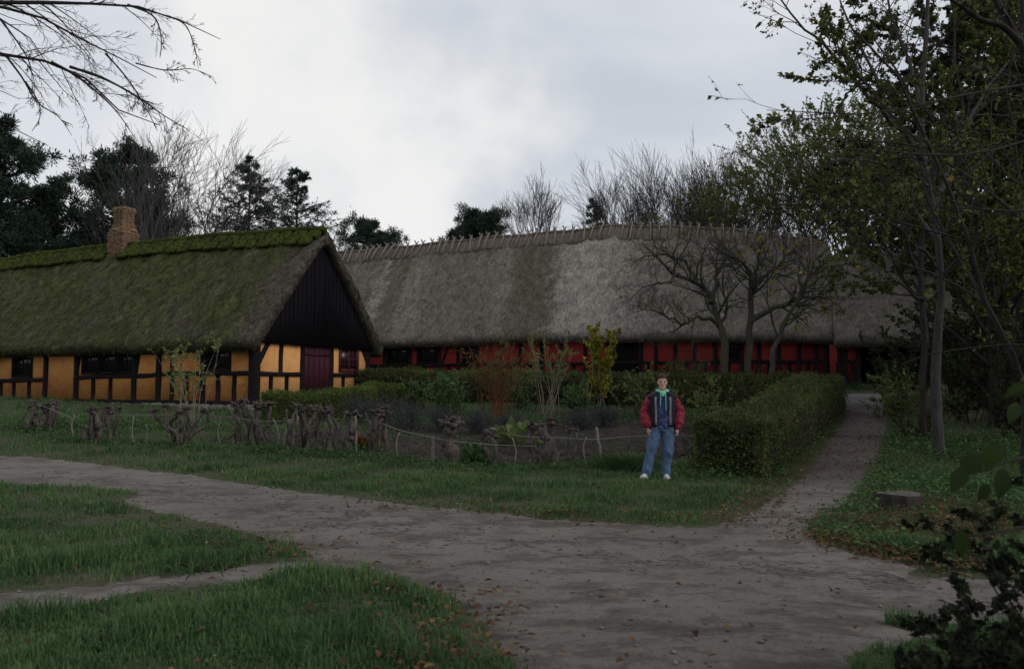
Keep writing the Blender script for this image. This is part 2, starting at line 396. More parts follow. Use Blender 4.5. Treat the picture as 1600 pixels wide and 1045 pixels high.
M['leaf_dark'] = leaf_mat('dark_ivy_leaves', [(0.1, (0.014, 0.019, 0.008)), (0.6, (0.034, 0.044, 0.018)), (0.95, (0.062, 0.072, 0.028))])
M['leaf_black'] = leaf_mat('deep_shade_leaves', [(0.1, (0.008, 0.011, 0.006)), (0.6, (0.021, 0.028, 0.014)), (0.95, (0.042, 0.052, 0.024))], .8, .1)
M['leaf_near'] = leaf_mat('broad_green_leaves', [(0.1, (0.014, 0.028, 0.006)), (0.6, (0.026, 0.046, 0.010)), (0.95, (0.042, 0.066, 0.016))], 0.6, .15)
M['leaf_grass_broad'] = leaf_mat('dock_leaves', [(0.1, (0.045, 0.070, 0.035)), (0.9, (0.09, 0.13, 0.065))])
M['leaf_mid'] = leaf_mat('yellow_green_leaves', [(0.1, (0.070, 0.090, 0.026)), (0.6, (0.135, 0.160, 0.046)), (0.95, (0.23, 0.23, 0.065))], trans=.5)
M['leaf_grey'] = leaf_mat('lavender_leaves', [(0.1, (0.050, 0.050, 0.052)), (0.6, (0.090, 0.090, 0.094)), (0.95, (0.125, 0.13, 0.115))])
M['leaf_rust'] = leaf_mat('rust_leaves', [(0.1, (0.10, 0.035, 0.016)), (0.6, (0.19, 0.075, 0.028)), (0.95, (0.28, 0.15, 0.05))])
M['fallen'] = leaf_mat('fallen_leaves', [(0.1, (0.055, 0.030, 0.018)), (0.5, (0.115, 0.062, 0.034)), (0.8, (0.19, 0.105, 0.05)), (1.0, (0.30, 0.22, 0.09))])
M['grass'] = leaf_mat('grass_blades', [(0.05, (0.037, 0.074, 0.028)), (0.45, (0.075, 0.138, 0.050)), (0.8, (0.118, 0.178, 0.068)), (1.0, (0.22, 0.205, 0.11))])
M['weed'] = leaf_mat('weed_leaves', [(0.1, (0.036, 0.072, 0.026)), (0.6, (0.076, 0.140, 0.050)), (0.95, (0.12, 0.185, 0.070))])
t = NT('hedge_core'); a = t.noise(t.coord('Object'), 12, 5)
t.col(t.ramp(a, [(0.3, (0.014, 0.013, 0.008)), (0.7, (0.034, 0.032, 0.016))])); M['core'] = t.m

# ------------------------------------------------------------------ ground
def poly_in(poly, x, y):
    poly = np.asarray(poly)[:, :2]; inside = np.zeros(len(x), bool)
    j = len(poly) - 1
    for i in range(len(poly)):
        xi, yi = poly[i]; xj, yj = poly[j]
        c = ((yi > y) != (yj > y)) & (x < (xj - xi) * (y - yi) / (yj - yi + 1e-12) + xi)
        inside ^= c; j = i
    return inside

def wob(x, y):
    return (0.06 * np.sin(3.1 * x + 1.7 * y) + 0.07 * np.sin(6.3 * x - 4.4 * y + 1) + 0.07 * np.sin(13.1 * x + 9 * y) + 0.06 * np.sin(24 * x - 19 * y) + .05 * np.sin(41 * x + 33 * y))

def refine(poly, step=0.12, amp=1.0):
    poly = [np.asarray(p[:2], float) for p in poly]; out = []
    n = len(poly)
    for i in range(n):
        p0, p1, p2, p3 = poly[i - 1], poly[i], poly[(i + 1) % n], poly[(i + 2) % n]
        k = max(2, int(np.linalg.norm(p2 - p1) / step))
        for q in range(k):
            u = q / k
            c = 0.5 * ((2 * p1) + (-p0 + p2) * u + (2 * p0 - 5 * p1 + 4 * p2 - p3) * u * u + (-p0 + 3 * p1 - 3 * p2 + p3) * u ** 3)
            lin = p1 + (p2 - p1) * u
            c = 0.4 * c + 0.6 * lin if np.linalg.norm(p2 - p1) > 12 else c
            w = wob(c[0], c[1]) * amp
            out.append((c[0] + w * 0.6, c[1] + w))
    return np.array(out)

def sheet(name, poly, mat, off, step=0.3):
    lo = poly.min(0); hi = poly.max(0)
    gx, gy = np.meshgrid(np.arange(lo[0], hi[0], step), np.arange(lo[1], hi[1], step))
    gx = gx.ravel() + rs.uniform(-.05, .05, gx.size); gy = gy.ravel() + rs.uniform(-.05, .05, gy.size)
    k = poly_in(poly, gx, gy); gx = gx[k]; gy = gy[k]
    pts = [Vector(p) for p in poly] + [Vector((a, b)) for a, b in zip(gx, gy)]
    n = len(poly)
    v, e, f, *_ = geometry.delaunay_2d_cdt(pts, [(i, (i + 1) % n) for i in range(n)], [], 0, 1e-4)
    vv = np.array([(p.x, p.y) for p in v]); fc = np.array([q for q in f if len(q) == 3])
    cen = vv[fc].mean(1); keep = poly_in(poly, cen[:, 0], cen[:, 1]); fc = fc[keep]
    a = vv[fc]; cr = (a[:, 1, 0] - a[:, 0, 0]) * (a[:, 2, 1] - a[:, 0, 1]) - (a[:, 1, 1] - a[:, 0, 1]) * (a[:, 2, 0] - a[:, 0, 0])
    fc[cr < 0] = fc[cr < 0][:, ::-1]
    rim = {(round(a, 3), round(b, 3)) for a, b in poly}; oo = np.array([-.008 if (round(a, 3), round(b, 3)) in rim else off for a, b in vv])   # the rim dips into the ground
    mb = MB(); mb.add(np.column_stack([vv, tz(vv[:, 0], vv[:, 1]) + oo]), fc)
    o = mb.build(name, mat, smooth=True); o['kind'] = 'structure'; return o

def axis(lo, hi, a, b, h):
    mid = np.arange(a, b, h); out = [mid]; p = b; s = h
    up = []
    while p < hi: up.append(p); s *= 1.35; p += s
    up.append(hi); dn = []; p = a; s = h
    while p > lo: s *= 1.35; p -= s; dn.append(max(p, lo))
    return np.concatenate([np.array(dn[::-1]), mid, np.array(up)])
ax_, ay_ = axis(-900, 900, -22, 26, 0.25), axis(-60, 1500, 1.0, 48, 0.25)
gx, gy = np.meshgrid(ax_, ay_); nx, ny = len(ax_), len(ay_)
idx = np.arange(nx * ny).reshape(ny, nx)
mb = MB(); mb.add(np.column_stack([gx.ravel(), gy.ravel(), tz(gx, gy).ravel()]), np.stack([idx[:-1, :-1], idx[:-1, 1:], idx[1:, 1:], idx[1:, :-1]], -1).reshape(-1, 4))
mb.build('ground', M['ground'], smooth=True)['kind'] = 'structure'

def gp(*pts): return [G(*p) for p in pts]
farL = np.array([-30.0, 23.5, 0]); nearL = np.array([-30.0, 19.0, 0])
road_poly = ([np.array([-30.0, 24.0])] + gp((0, 712), (200, 731), (400, 758), (600, 783), (800, 804), (1000, 820), (1130, 822), (1180, 800)) +
             gp((1262, 812), (1268, 838), (1340, 862), (1450, 884), (1590, 905)) + [np.array([12.0, 5.6]), np.array([12, 2.4])] +
             gp((1600, 985), (1480, 995), (1400, 1012), (1335, 1050)) + [np.array([1.3, 2.2]), np.array([0.0, 2.0])] +
             gp((800, 1080), (775, 1010), (710, 950), (640, 912), (500, 893), (385, 908), (200, 928), (0, 955)) + [np.array([-9.0, 4.75]), np.array([-9.0, 5.2])] +
             gp((0, 925), (185, 908), (335, 890), (400, 880), (480, 866), (330, 817), (200, 790), (0, 755)) + [np.array([-30.0, 18.8])])
ROAD = refine([p[:2] for p in road_poly], 0.07, 0.28)
sheet('road', ROAD, M['road'], 0.014, 0.13)
path_poly = gp((1105, 826), (1150, 808), (1222, 768), (1262, 730), (1292, 690), (1315, 655), (1322, 628)) + gp((1382, 628), (1388, 660), (1380, 700), (1360, 740), (1325, 782), (1272, 812), (1262, 835), (1200, 850))
PATH = refine(path_poly, 0.12, 0.4)
sheet('path', PATH, M['path'], 0.018)
court_poly = [G(1322, 629), G(1318, 616), G(1410, 616), G(1384, 630)]
COURT = refine(court_poly, 0.15, 0.3)
sheet('courtyard', COURT, M['court'], 0.026)
soil_poly = gp((330, 690), (420, 698), (540, 708), (640, 720), (760, 724), (870, 726), (945, 722), (1010, 716), (1075, 712), (1080, 660), (1040, 636), (930, 640), (800, 650), (640, 662), (560, 672), (430, 676))
SOIL = refine(soil_poly, 0.15, 0.8)
sheet('garden_soil', SOIL, M['soil'], 0.02)
lawn2 = None

# ------------------------------------------------------------------ houses
Yx = np.array([-0.902, 0.432]); Yy = np.array([-0.432, -0.902])
YC = P(397, 603, 25.0)[:2]                       # near corner of the yellow house
YW = 3.05
class House:
    def __init__(s, origin, xd, z0):
        s.o = np.array(origin); s.x = np.array(xd) / np.linalg.norm(xd); s.y = np.array([-s.x[1], s.x[0]]); s.z0 = z0
        s.rz = math.atan2(s.x[1], s.x[0])
    def hit(s, px, py, axis, val):
        """pixel ray -> local point on the plane local axis = val"""
        d = ray(px, py); o = np.array([0, 0, HC])
        n = s.y if axis == 1 else s.x
        tt = (val + n @ s.o - n @ o[:2]) / (n @ d[:2])
        p = o + d * tt; r = p[:2] - s.o
        return np.array([r @ s.x, r @ s.y, p[2] - s.z0])
    def world(s, l):
        return np.array([*(s.o + s.x * l[0] + s.y * l[1]), l[2] + s.z0])

def fbm(p, s=1.0):
    x, y, z = p[..., 0] * s, p[..., 1] * s, p[..., 2] * s
    return (np.sin(1.7 * x + 0.6 * y + 1.1 * z) * np.sin(1.3 * z - 0.9 * x + 2.1 * y + 1.3) + 0.5 * np.sin(4.3 * x + 2.2 * z + 0.7) * np.sin(3.7 * y - 2.9 * z + x)
            + 0.25 * np.sin(9.1 * x - 5.3 * z) * np.sin(8.3 * z + 6.1 * y + 2 * x) + 0.12 * np.sin(19 * x + 7 * z) * np.sin(17 * z + 13 * y - 3 * x))

def thatch_roof(xs, ridge, eave, ey, thick, amp=0.05, sag=0.05, ntuft=9000, seed=1, back_eave=None, curl=0.0):
    """xs stations; ridge(x), eave(x) outer heights; ey half width at the eave"""
    r = np.random.RandomState(seed); K = 26
    mb = MB(); rows = []
    for x in xs:
        zr, ze = ridge(x), eave(x); zb = ze if back_eave is None else back_eave(x)
        sec = []
        for k in range(K + 1):          # front eave -> ridge
            u = k / K; y = ey * (1 - u); z = ze + (zr - ze) * u
            z += sag * math.sin(math.pi * u); z -= 0.16 * math.exp(-((1 - u) / 0.045) ** 2)
            z -= curl * max(0, 0.12 - u) * 4
            sec.append((y, z))
        for k in range(1, K + 1):
            u = 1 - k / K; y = -ey * (1 - u); z = zb + (zr - zb) * u
            z += sag * math.sin(math.pi * u); z -= 0.16 * math.exp(-((1 - u) / 0.045) ** 2)
            sec.append((y, z))
        rows.append([(x, y, z) for y, z in sec])
    V = np.array(rows)                               # (S, 2K+1, 3)
    n = V.copy()
    d = fbm(V, 1.6) * amp + fbm(V, 6.0) * amp * 0.45
    sy = np.sign(V[..., 1]); V[..., 2] += d * 0.75; V[..., 1] += d * 0.6 * sy
    edge = np.zeros(V.shape[:2]); edge[:, 0] = 1; edge[:, -1] = 1
    V[..., 2] += edge * (np.sin(V[..., 0] * 7.3) * 0.02 + np.sin(V[..., 0] * 17.1) * 0.015 + r.uniform(-.02, .02, V.shape[:2]))
    # underside
    U = n.copy(); sl = thick
    U[..., 2] -= sl * 1.15
    U[..., 1] *= (ey - 0.16) / ey
    S, Q, _ = V.shape
    a = np.arange(S * Q).reshape(S, Q); b = a + S * Q
    f = [np.stack([a[:-1, :-1], a[:-1, 1:], a[1:, 1:], a[1:, :-1]], -1).reshape(-1, 4)[:, ::-1],
         np.stack([b[:-1, :-1], b[1:, :-1], b[1:, 1:], b[:-1, 1:]], -1).reshape(-1, 4)[:, ::-1],
         np.stack([a[:-1, 0], a[1:, 0], b[1:, 0], b[:-1, 0]], -1)[:, ::-1],
         np.stack([a[:-1, -1], b[:-1, -1], b[1:, -1], a[1:, -1]], -1)[:, ::-1],
         np.stack([a[0, :-1], b[0, :-1], b[0, 1:], a[0, 1:]], -1)[:, ::-1],
         np.stack([a[-1, :-1], a[-1, 1:], b[-1, 1:], b[-1, :-1]], -1)[:, ::-1]]
    vv = np.vstack([V.reshape(-1, 3), U.reshape(-1, 3)])
    mb.add(vv, np.vstack(f), 0.3)
    # straw lying on the slopes, and the fringes at eaves and verges
    i = r.randint(0, S - 1, ntuft); k = r.randint(0, K - 1, ntuft)
    p = V[i, k] + (V[i + 1, k] - V[i, k]) * r.rand(ntuft, 1) + (V[i, k + 1] - V[i, k]) * r.rand(ntuft, 1)
    down = V[i, k] - V[i, k + 1]; down /= np.linalg.norm(down, axis=1, keepdims=True)
    dirs = down + np.array([0, 0.16, 0.14]) + r.randn(ntuft, 3) * np.array([0.16, 0.05, 0.05])
    mb.leaves(p, dirs, r.uniform(0.10, 0.30, ntuft), ratio=0.09, fold=0.1, rnd=r.rand(ntuft), up=np.tile(np.array([0, .7, .7]), (ntuft, 1)))
    ne = int((xs[-1] - xs[0]) * 55)
    i = r.randint(0, S - 1, ne)
    p = V[i, 0] + (V[i + 1, 0] - V[i, 0]) * r.rand(ne, 1); q = U[i, 0]
    p = p + (q - p) * r.rand(ne, 1) * np.array([0, 1, 1])
    down = V[i, 0] - V[i, 2]; down /= np.linalg.norm(down, axis=1, keepdims=True)
    mb.leaves(p, down + r.randn(ne, 3) * 0.15, r.uniform(0.05, 0.13, ne), ratio=0.16, rnd=r.rand(ne))
    nv = 1400
    for row, sx in ((0, -1), (S - 1, 1)):
        k = r.randint(0, 2 * K - 1, nv); p = V[row, k] + (V[row, k + 1] - V[row, k]) * r.rand(nv, 1)
        p = p + (U[row, k] - V[row, k]) * r.rand(nv, 1) * 0.9
        side = np.where(k < K, 1.0, -1.0)
        dirs = np.column_stack([np.full(nv, 0.55 * sx), side * 0.6, np.full(nv, -0.7)]) + r.randn(nv, 3) * 0.2
        mb.leaves(p, dirs, r.uniform(0.05, 0.14, nv), ratio=0.16, rnd=r.rand(nv))
    return mb, V

def lump(center, axes, M3=None, n=8, m=6, jitter=0.08, r=rs, power=0.6):
    """rounded block: superellipsoid of radii axes in the frame M3"""
    u = np.linspace(0, 2 * np.pi, n, endpoint=False); v = np.linspace(-np.pi / 2, np.pi / 2, m)
    sg = lambda a, p: np.sign(a) * np.abs(a) ** p
    pts = []
    for vv in v:
        for uu in u:
            pts.append((sg(math.cos(vv), power) * sg(math.cos(uu), power), sg(math.cos(vv), power) * sg(math.sin(uu), power), sg(math.sin(vv), power)))
    pts = np.array(pts) * (1 + r.uniform(-jitter, jitter, (n * m, 1))) * np.array(axes)
    if M3 is not None: pts = pts @ np.asarray(M3)
    pts = pts + np.array(center)
    i = np.arange(n * m).reshape(m, n); k = np.roll(i, -1, axis=1)
    f = np.stack([i[:-1], k[:-1], k[1:], i[1:]], -1).reshape(-1, 4)
    return pts, f

# ---- yellow house
yz0 = 0.76
Yh = House(YC - Yy * YW, Yx, yz0)
yh = empty('yellow_thatched_house', (*Yh.o, yz0), Yh.rz)
tag(yh, 'ochre half-timbered house with mossy thatch and black boarded gable', 'house')
ZE = Yh.hit(400, 530, 0, -0.32)[2]
apex = Yh.hit(511, 357, 0, -0.30)
ZR = apex[2]
_yr = [Yh.hit(px, py, 1, 0.0) for px, py in ((-40, 413), (0, 408), (60, 399), (110, 393), (165, 387), (230, 381), (300, 373), (350, 369), (420, 364), (500, 360))][::-1]
_ye = [Yh.hit(px, py, 1, YW + .42) for px, py in ((-40, 546), (0, 544), (80, 541.5), (150, 539), (220, 538), (300, 534.5), (395, 529))][::-1]
def yridge(x): return float(np.interp(x, [a[0] for a in _yr], [a[2] for a in _yr])) + .02 * math.sin(x * 1.7)
def yeave(x): return float(np.interp(x, [a[0] for a in _ye], [a[2] for a in _ye])) + .015 * math.sin(x * 1.3)
xs = np.arange(-0.34, 24.01, 0.2)
mb, YV = thatch_roof(xs, yridge, yeave, YW + 0.42, 0.30, 0.05, 0.06, 16000, 3)
yroof = mb.build('roof', M['thatch_moss'], yh)
ch = Yh.hit(193, 380, 1, 0.0)
# turf ridge: two courses of mossy sods each side
mb = MB(); r = np.random.RandomState(5)
sl = math.atan2(ZR - ZE, YW + 0.42)
x = -0.22
while x < 23.7:
    w = r.uniform(0.50, 0.72)
    if not (ch[0] - .45 < x + w / 2 < ch[0] + .45):
        for side in (1, -1):
            for cse, (a0, ln) in enumerate(((0.10, 0.42), (0.52, 0.40))):
                ww = w * r.uniform(0.9, 1.03); s0 = a0 + r.uniform(-.03, .03)
                cx = x + w / 2 + (0.18 if cse else 0) + r.uniform(-.03, .03)
                cd = s0 + ln / 2
                th = 0.075 + 0.02 * (cse == 0)
                zc = yridge(cx) - cd * math.sin(sl) + 0.02 + 0.10 * math.cos(sl) - (0.06 if cse == 0 else 0); yc = side * (cd * math.cos(sl) + 0.06 * math.sin(sl))
                tl = r.uniform(-.08, .08)
                ex = np.array([math.cos(tl), side * math.sin(tl) * math.cos(sl), -math.sin(tl) * math.sin(sl)])
                en = np.array([0, side * math.sin(sl), math.cos(sl)]); es = np.cross(en, ex)
                p, f = lump((cx, yc, zc), (ww * 0.465, ln * 0.50, th), np.array([ex, es, en]), 14, 9, 0.10, r, 0.45)
                mb.add(p, f, r.uniform(.2, .8)); nq = 90; ii = r.randint(0, len(p), nq); mb.leaves(p[ii] + r.randn(nq, 3) * .012, r.randn(nq, 3) + en * 1.2, r.uniform(.03, .075, nq), ratio=.6, rnd=r.rand(nq))
        p, f = lump((x + w / 2, 0, yridge(x + w / 2) + 0.02), (w * 0.52, 0.20, 0.11), None, 12, 7, 0.07, r, 0.5)
        mb.add(p, f)
    x += w
mb.build('ridge', M['ridge_moss'], yroof, smooth=True)
# chimney (through the roof)
cx0 = ch[0]; ctop = Yh.hit(194, 325, 1, 0.0)[2]; cmb = MB(); r = np.random.RandomState(9)
def crs(z0, z1, hx, hy, off=(0, 0)):
    hx, hy = hx * CK, hy * CK; cmb.box((cx0 - hx + off[0], -hy + off[1], z0), (cx0 + hx + off[0], hy + off[1], z1))
CK = .57
zb = ctop - 2.3
lay = [(zb, ctop - 1.0, .56, .50), (ctop - 1.0, ctop - 0.80, .50, .46)]
z = ctop - 0.80
while z < ctop - 0.30: lay.append((z, z + 0.078, .44 + r.uniform(-.012, .012), .40 + r.uniform(-.012, .012))); z += 0.078
lay += [(z, z + .075, .47, .43), (z + .075, z + .15, .51, .47), (z + .15, z + .23, .49, .45), (z + .23, z + .29, .45, .41)]
def course(z0, z1, hx, hy):
    hx, hy = hx * CK, hy * CK
    cmb.box((cx0 - hx + .05, -hy + .05, z0), (cx0 + hx - .05, hy - .05, z1))
    zz0 = z0; nrow = max(1, int(round((z1 - z0) / .082))); rh_ = (z1 - z0) / nrow
    for i_ in range(nrow):
        zc = z0 + (i_ + .5) * rh_
        for sd in (-1, 1):
            a0 = -hx + r.uniform(-.06, 0)
            while a0 < hx - .03:
                l_ = r.uniform(.16, .24); p_, f_ = lump((cx0 + min(a0 + l_ / 2, hx - .05), sd * (hy - .05) + r.uniform(-.014, .014), zc), (l_ * .48, .058, rh_ * .46), None, 8, 5, .05, r, .3); cmb.add(p_, f_); a0 += l_
            a0 = -hy + r.uniform(-.06, 0)
            while a0 < hy - .03:
                l_ = r.uniform(.16, .24); p_, f_ = lump((cx0 + sd * (hx - .05) + r.uniform(-.014, .014), min(a0 + l_ / 2, hy - .05), zc), (.058, l_ * .48, rh_ * .46), None, 8, 5, .05, r, .3); cmb.add(p_, f_); a0 += l_
lay = [(zb, ctop - 1.05, .80, .66), (ctop - 1.05, ctop - .88, .70, .58), (ctop - .88, ctop - .74, .58, .50), (ctop - .74, ctop - .30, .49, .45), (ctop - .30, ctop - .22, .53, .49), (ctop - .22, ctop - .06, .57, .53), (ctop - .06, ctop, .53, .49)]
for q in lay: course(*q)
for k in range(14):   # crumbling shoulder bricks
    a = r.uniform(0, 6.28)
    p, f = lump((cx0 + .36 * math.cos(a), .33 * math.sin(a), ctop - 1.0 + r.uniform(-.1, .16)), (.12, .07, .05), None, 8, 5, .1, r, .35); cmb.add(p, f)
cmb.build('chimney', M['brick'], yroof)
# walls
WT = ZE + 0.15
mb = MB(); mb.box((0.06, YW - 0.22, 0.16), (23.6, YW - 0.05, WT)); mb.box((0.06, -YW + 0.05, 0.16), (23.6, -YW + 0.2, WT))
ywall = mb.build('wall', M['ochre_long'], yh)
mb = MB(); mb.box((0.05, -YW + 0.21, 0.16), (0.22, YW - 0.23, WT - 0.02)); mb.build('gable_wall', M['ochre'], yh)
mb = MB(); r = np.random.RandomState(4)
x = -0.05
while x < 23.5:
    w = r.uniform(.35, .7); p, f = lump((x + w / 2, YW - 0.02, 0.02), (w * .52, .16, .17 + r.uniform(-.03, .03)), None, 10, 7, .06, r, .55); mb.add(p, f); x += w
y = -YW
while y < YW:
    w = r.uniform(.35, .6); p, f = lump((0.0, y + w / 2, 0.02), (.16, w * .52, .16), None, 10, 7, .06, r, .55); mb.add(p, f); y += w
mb.build('plinth', M['stone'], yh, smooth=True)

def timber(name, house_e, a, b, w, axis, d0, d1, jit=0.02, seed=0):
    """a,b local (u,z) ends of a beam on a wall plane; w width; bowed slightly"""
    r = np.random.RandomState(int(abs(a[0] * 91 + a[1] * 37 + b[0] * 13) * 10) % 99991)
    a = np.array(a, float); b = np.array(b, float); d = b - a; L = np.linalg.norm(d); d /= L; n = np.array([-d[1], d[0]])
    k = max(2, int(L / 0.35)); bow = r.uniform(-jit, jit); pts = []
    fr = []
    for i in range(k + 1):
        u = i / k; c = a + d * L * u + n * bow * math.sin(math.pi * u) * 1.2
        h = w / 2 * (1 + r.uniform(-.09, .09))
        fr.append((c - n * h, c + n * h))
    mb = MB(); v = []
    d1 = d1 + r.uniform(0, 0.006)
    for lo, hi in fr:
        for q, dd in ((lo, d0), (hi, d0), (hi, d1), (lo, d1)):
            v.append((q[0], dd, q[1]) if axis == 1 else (dd, q[0], q[1]))
    f = []
    for i in range(k):
        for j in range(4): f.append([i * 4 + j, i * 4 + (j + 1) % 4, i * 4 + 4 + (j + 1) % 4, i * 4 + 4 + j])
    f += [[0, 1, 2, 3], [k * 4 + 3, k * 4 + 2, k * 4 + 1, k * 4]]
    mb.add(np.array(v), f)
    return mb.build(name, M['tar'], house_e)

def on_long(px, py): q = Yh.hit(px, py, 1, YW); return (q[0], q[2])
def on_gab(px, py): q = Yh.hit(px, py, 0, 0.0); return (q[1], q[2])
# long wall
railpx = [(-60, 596), (0, 594), (70, 593), (119, 590), (209, 587), (247, 584.5), (316, 583.5), (397, 583)]
full = [-60, -20, 70, 119, 209, 247, 316]
def rail_z(px): return on_long(px, np.interp(px, [q[0] for q in railpx], [q[1] for q in railpx]))[1]
for px in full:
    u = on_long(px, 590)[0]; timber('post', yh, (u, 0.2), (u, WT - 0.05), 0.20, 1, YW - 0.2, YW + 0.02)
timber('post', yh, (0.11, 0.1), (0.11, WT - 0.02), 0.23, 1, YW - 0.2, YW + 0.03)
for px in (-40, 1, 21, 45, 145, 172, 268, 291, 340, 366):
    u = on_long(px, 590)[0]; timber('post', yh, (u, 0.22), (u, rail_z(px) - 0.06), 0.15, 1, YW - 0.2, YW + 0.0)
for a, b in ((0, 2), (3, 4), (4, 5), (5, 6)):
    pa, pb = full[a], full[b]
    timber('rail', yh, (on_long(pa, 590)[0], rail_z(pa)), (on_long(pb, 590)[0], rail_z(pb)), 0.15, 1, YW - 0.2, YW - 0.01)
timber('rail', yh, (on_long(316, 590)[0], rail_z(316)), (0.2, rail_z(397)), 0.15, 1, YW - 0.2, YW - 0.01)
timber('rail', yh, (on_long(70, 590)[0] + 0.0, 0.19), (0.2, 0.19), 0.20, 1, YW - 0.2, YW + 0.01)
timber('rail', yh, (23.5, WT - .02), (0.0, WT - .02), 0.18, 1, YW - 0.25, YW + 0.04)
for px in (19, 126, 291, 268): pass
u = on_long(268, 560)[0]; timber('post', yh, (u - .02, rail_z(268) + .06), (u - .02, WT - .1), 0.12, 1, YW - .2, YW)
u = on_long(122, 560)[0]; timber('brace', yh, (u + 0.1, rail_z(122) + .05), (u - 0.12, WT - .1), 0.12, 1, YW - .2, YW)
u = on_long(215, 560)[0]; timber('brace', yh, (u + .1, rail_z(215) + .05), (u - .12, WT - .1), 0.12, 1, YW - .2, YW)
# gable wall posts (local y decreases to the right in the picture)
gz = lambda px, py: on_gab(px, py)[1]
gy_ = lambda px: on_gab(px, 590)[0]
mz = gz(440, 584); GT = ZE - 0.02
timber('post', yh, (YW - 0.12, 0.1), (YW - 0.12, GT + .1), 0.24, 0, 0.2, -0.03)
timber('post', yh, (-YW + 0.12, 0.1), (-YW + 0.12, GT + .1), 0.22, 0, 0.2, -0.03)
for px, w in ((473, .17), (518, .17)): timber('post', yh, (gy_(px), 0.12), (gy_(px), GT), w, 0, 0.2, -0.02)
timber('post', yh, (gy_(439), mz + .06), (gy_(440), GT), .15, 0, .2, -0.005)
for px in (424.5, 449, 537, 557): timber('post', yh, (gy_(px), .2), (gy_(px), mz - .06), .14, 0, .2, -0.005)
timber('rail', yh, (gy_(402), mz), (gy_(472), mz), .14, 0, .2, -.01)
timber('rail', yh, (gy_(520), mz), (gy_(574), mz), .14, 0, .2, -.01)
timber('rail', yh, (YW - .2, .19), (gy_(476), .19), .18, 0, .2, 0.0)
timber('rail', yh, (gy_(519), .19), (-YW + .2, .19), .18, 0, .2, 0.0)
timber('brace', yh, (gy_(405), gz(405, 566)), (gy_(421), gz(421, 531)), .15, 0, .2, -.012)
timber('brace', yh, (gy_(576), gz(576, 572)), (gy_(566), gz(566, 543)), .13, 0, .2, -.012)
# boarded gable: each board cut to the roof slope
mb = MB(); r = np.random.RandomState(8); y = -YW - 0.34
GB = ZE - 0.06
while y < YW + 0.34:
    w = r.uniform(.17, .24); y2 = min(y + w, YW + 0.36); g = 0.006
    top = lambda yy: ZR - 0.22 - (ZR - ZE + 0.06) * abs(yy) / (YW + 0.42)
    ya, yb = y + g, y2 - g
    zb_ = GB + r.uniform(-.015, .01); d = -0.10 + r.uniform(-.008, .008)
    q = [(d, ya, zb_), (d, yb, zb_)]
    if ya < 0 < yb: q += [(d, yb, top(yb)), (d, 0, top(0)), (d, ya, top(ya))]
    else: q += [(d, yb, max(top(yb), zb_ + .01)), (d, ya, max(top(ya), zb_ + .01))]
    mb.prism(q, (0.03, 0, 0)); y = y2
mb.box((-0.055, -YW - .2, GB + .03), (0.1, YW + .2, GB + .2))
mb.build('gable_boarding', M['boards'], yh)
# door
d0, d1 = gy_(516.5), gy_(475); zt = GT - 0.02
dm = MB(); n = 5
for i in range(n):
    a = d0 + (d1 - d0) * i / n + .004; b = d0 + (d1 - d0) * (i + 1) / n - .004
    dm.box((0.005 + .003 * (i % 2), a, .22), (.05, b, zt))
dm.build('wall_infill', M['tar'], yh) if False else None
door = dm.build('door', M['door'], yh)
for hz_ in (.55, zt - .35):
    dm = MB(); dm.box((-0.018, d0 + .06, hz_), (0.003, d1 - .06, hz_ + .08)); dm.build('hinge', M['door'], door)
dm = MB(); dm.tube([(0.0, d0 + .1, 1.1), (-.05, d0 + .1, 1.1), (-.05, d0 + .1, 1.2), (0.0, d0 + .1, 1.2)], .01, 6); dm.build('handle', M['iron'], door)
# window helper: two sashes with glazing bars
def window(house_e, axis, u0, u1, z0, z1, dep, out, cols=2, rows=4, sash=2, fm=None):
    """dep = plane coordinate of the outer wall face, out = direction sign outward"""
    fm = fm or M['sash']
    def bx(mb, ua, ub, za, zb_, da, db):
        da, db = dep + out * da, dep + out * db; da, db = min(da, db), max(da, db)
        if axis == 1: mb.box((min(ua, ub), da, za), (max(ua, ub), db, zb_))
        else: mb.box((da, min(ua, ub), za), (db, max(ua, ub), zb_))
    w = MB(); u0, u1 = min(u0, u1), max(u0, u1)
    t = .06
    bx(w, u0, u0 + t, z0, z1, -.16, .02); bx(w, u1 - t, u1, z0, z1, -.16, .02)
    bx(w, u0 + t, u1 - t, z1 - t, z1, -.16, .018); bx(w, u0 + t, u1 - t, z0, z0 + t, -.16, .026)
    win = w.build('window', fm, house_e)
    iu0, iu1, iz0, iz1 = u0 + t, u1 - t, z0 + t, z1 - t
    sw = (iu1 - iu0) / sash
    for k in range(sash):
        s = MB(); a = iu0 + k * sw + .003; b = a + sw - .006; q = .042
        bx(s, a, a + q, iz0, iz1, -.07, -.012); bx(s, b - q, b, iz0, iz1, -.07, -.012)
        bx(s, a + q, b - q, iz0, iz0 + q, -.07, -.014); bx(s, a + q, b - q, iz1 - q, iz1, -.07, -.014)
        for c in range(1, cols): uu = a + (b - a) * c / cols; bx(s, uu - .011, uu + .011, iz0 + q, iz1 - q, -.06, -.02)
        for c in range(1, rows): zz = iz0 + (iz1 - iz0) * c / rows; bx(s, a + q, b - q, zz - .011, zz + .011, -.058, -.022)
        s.build('sash', fm, win)
    g = MB(); bx(g, iu0, iu1, iz0, iz1, -.038, -.030); g.build('pane', M['glass'], win)
    return win
window(yh, 0, gy_(530.5), gy_(560), gz(545, 580.5), gz(545, 541), 0.0, -1)
a, b = on_long(19, 560)[0], on_long(50, 560)[0]
window(yh, 1, a, b, rail_z(30) + .08, WT - .12, YW - .01, 1, 2, 3, 2, M['tar'])
a, b = on_long(127, 560)[0], on_long(210, 560)[0]
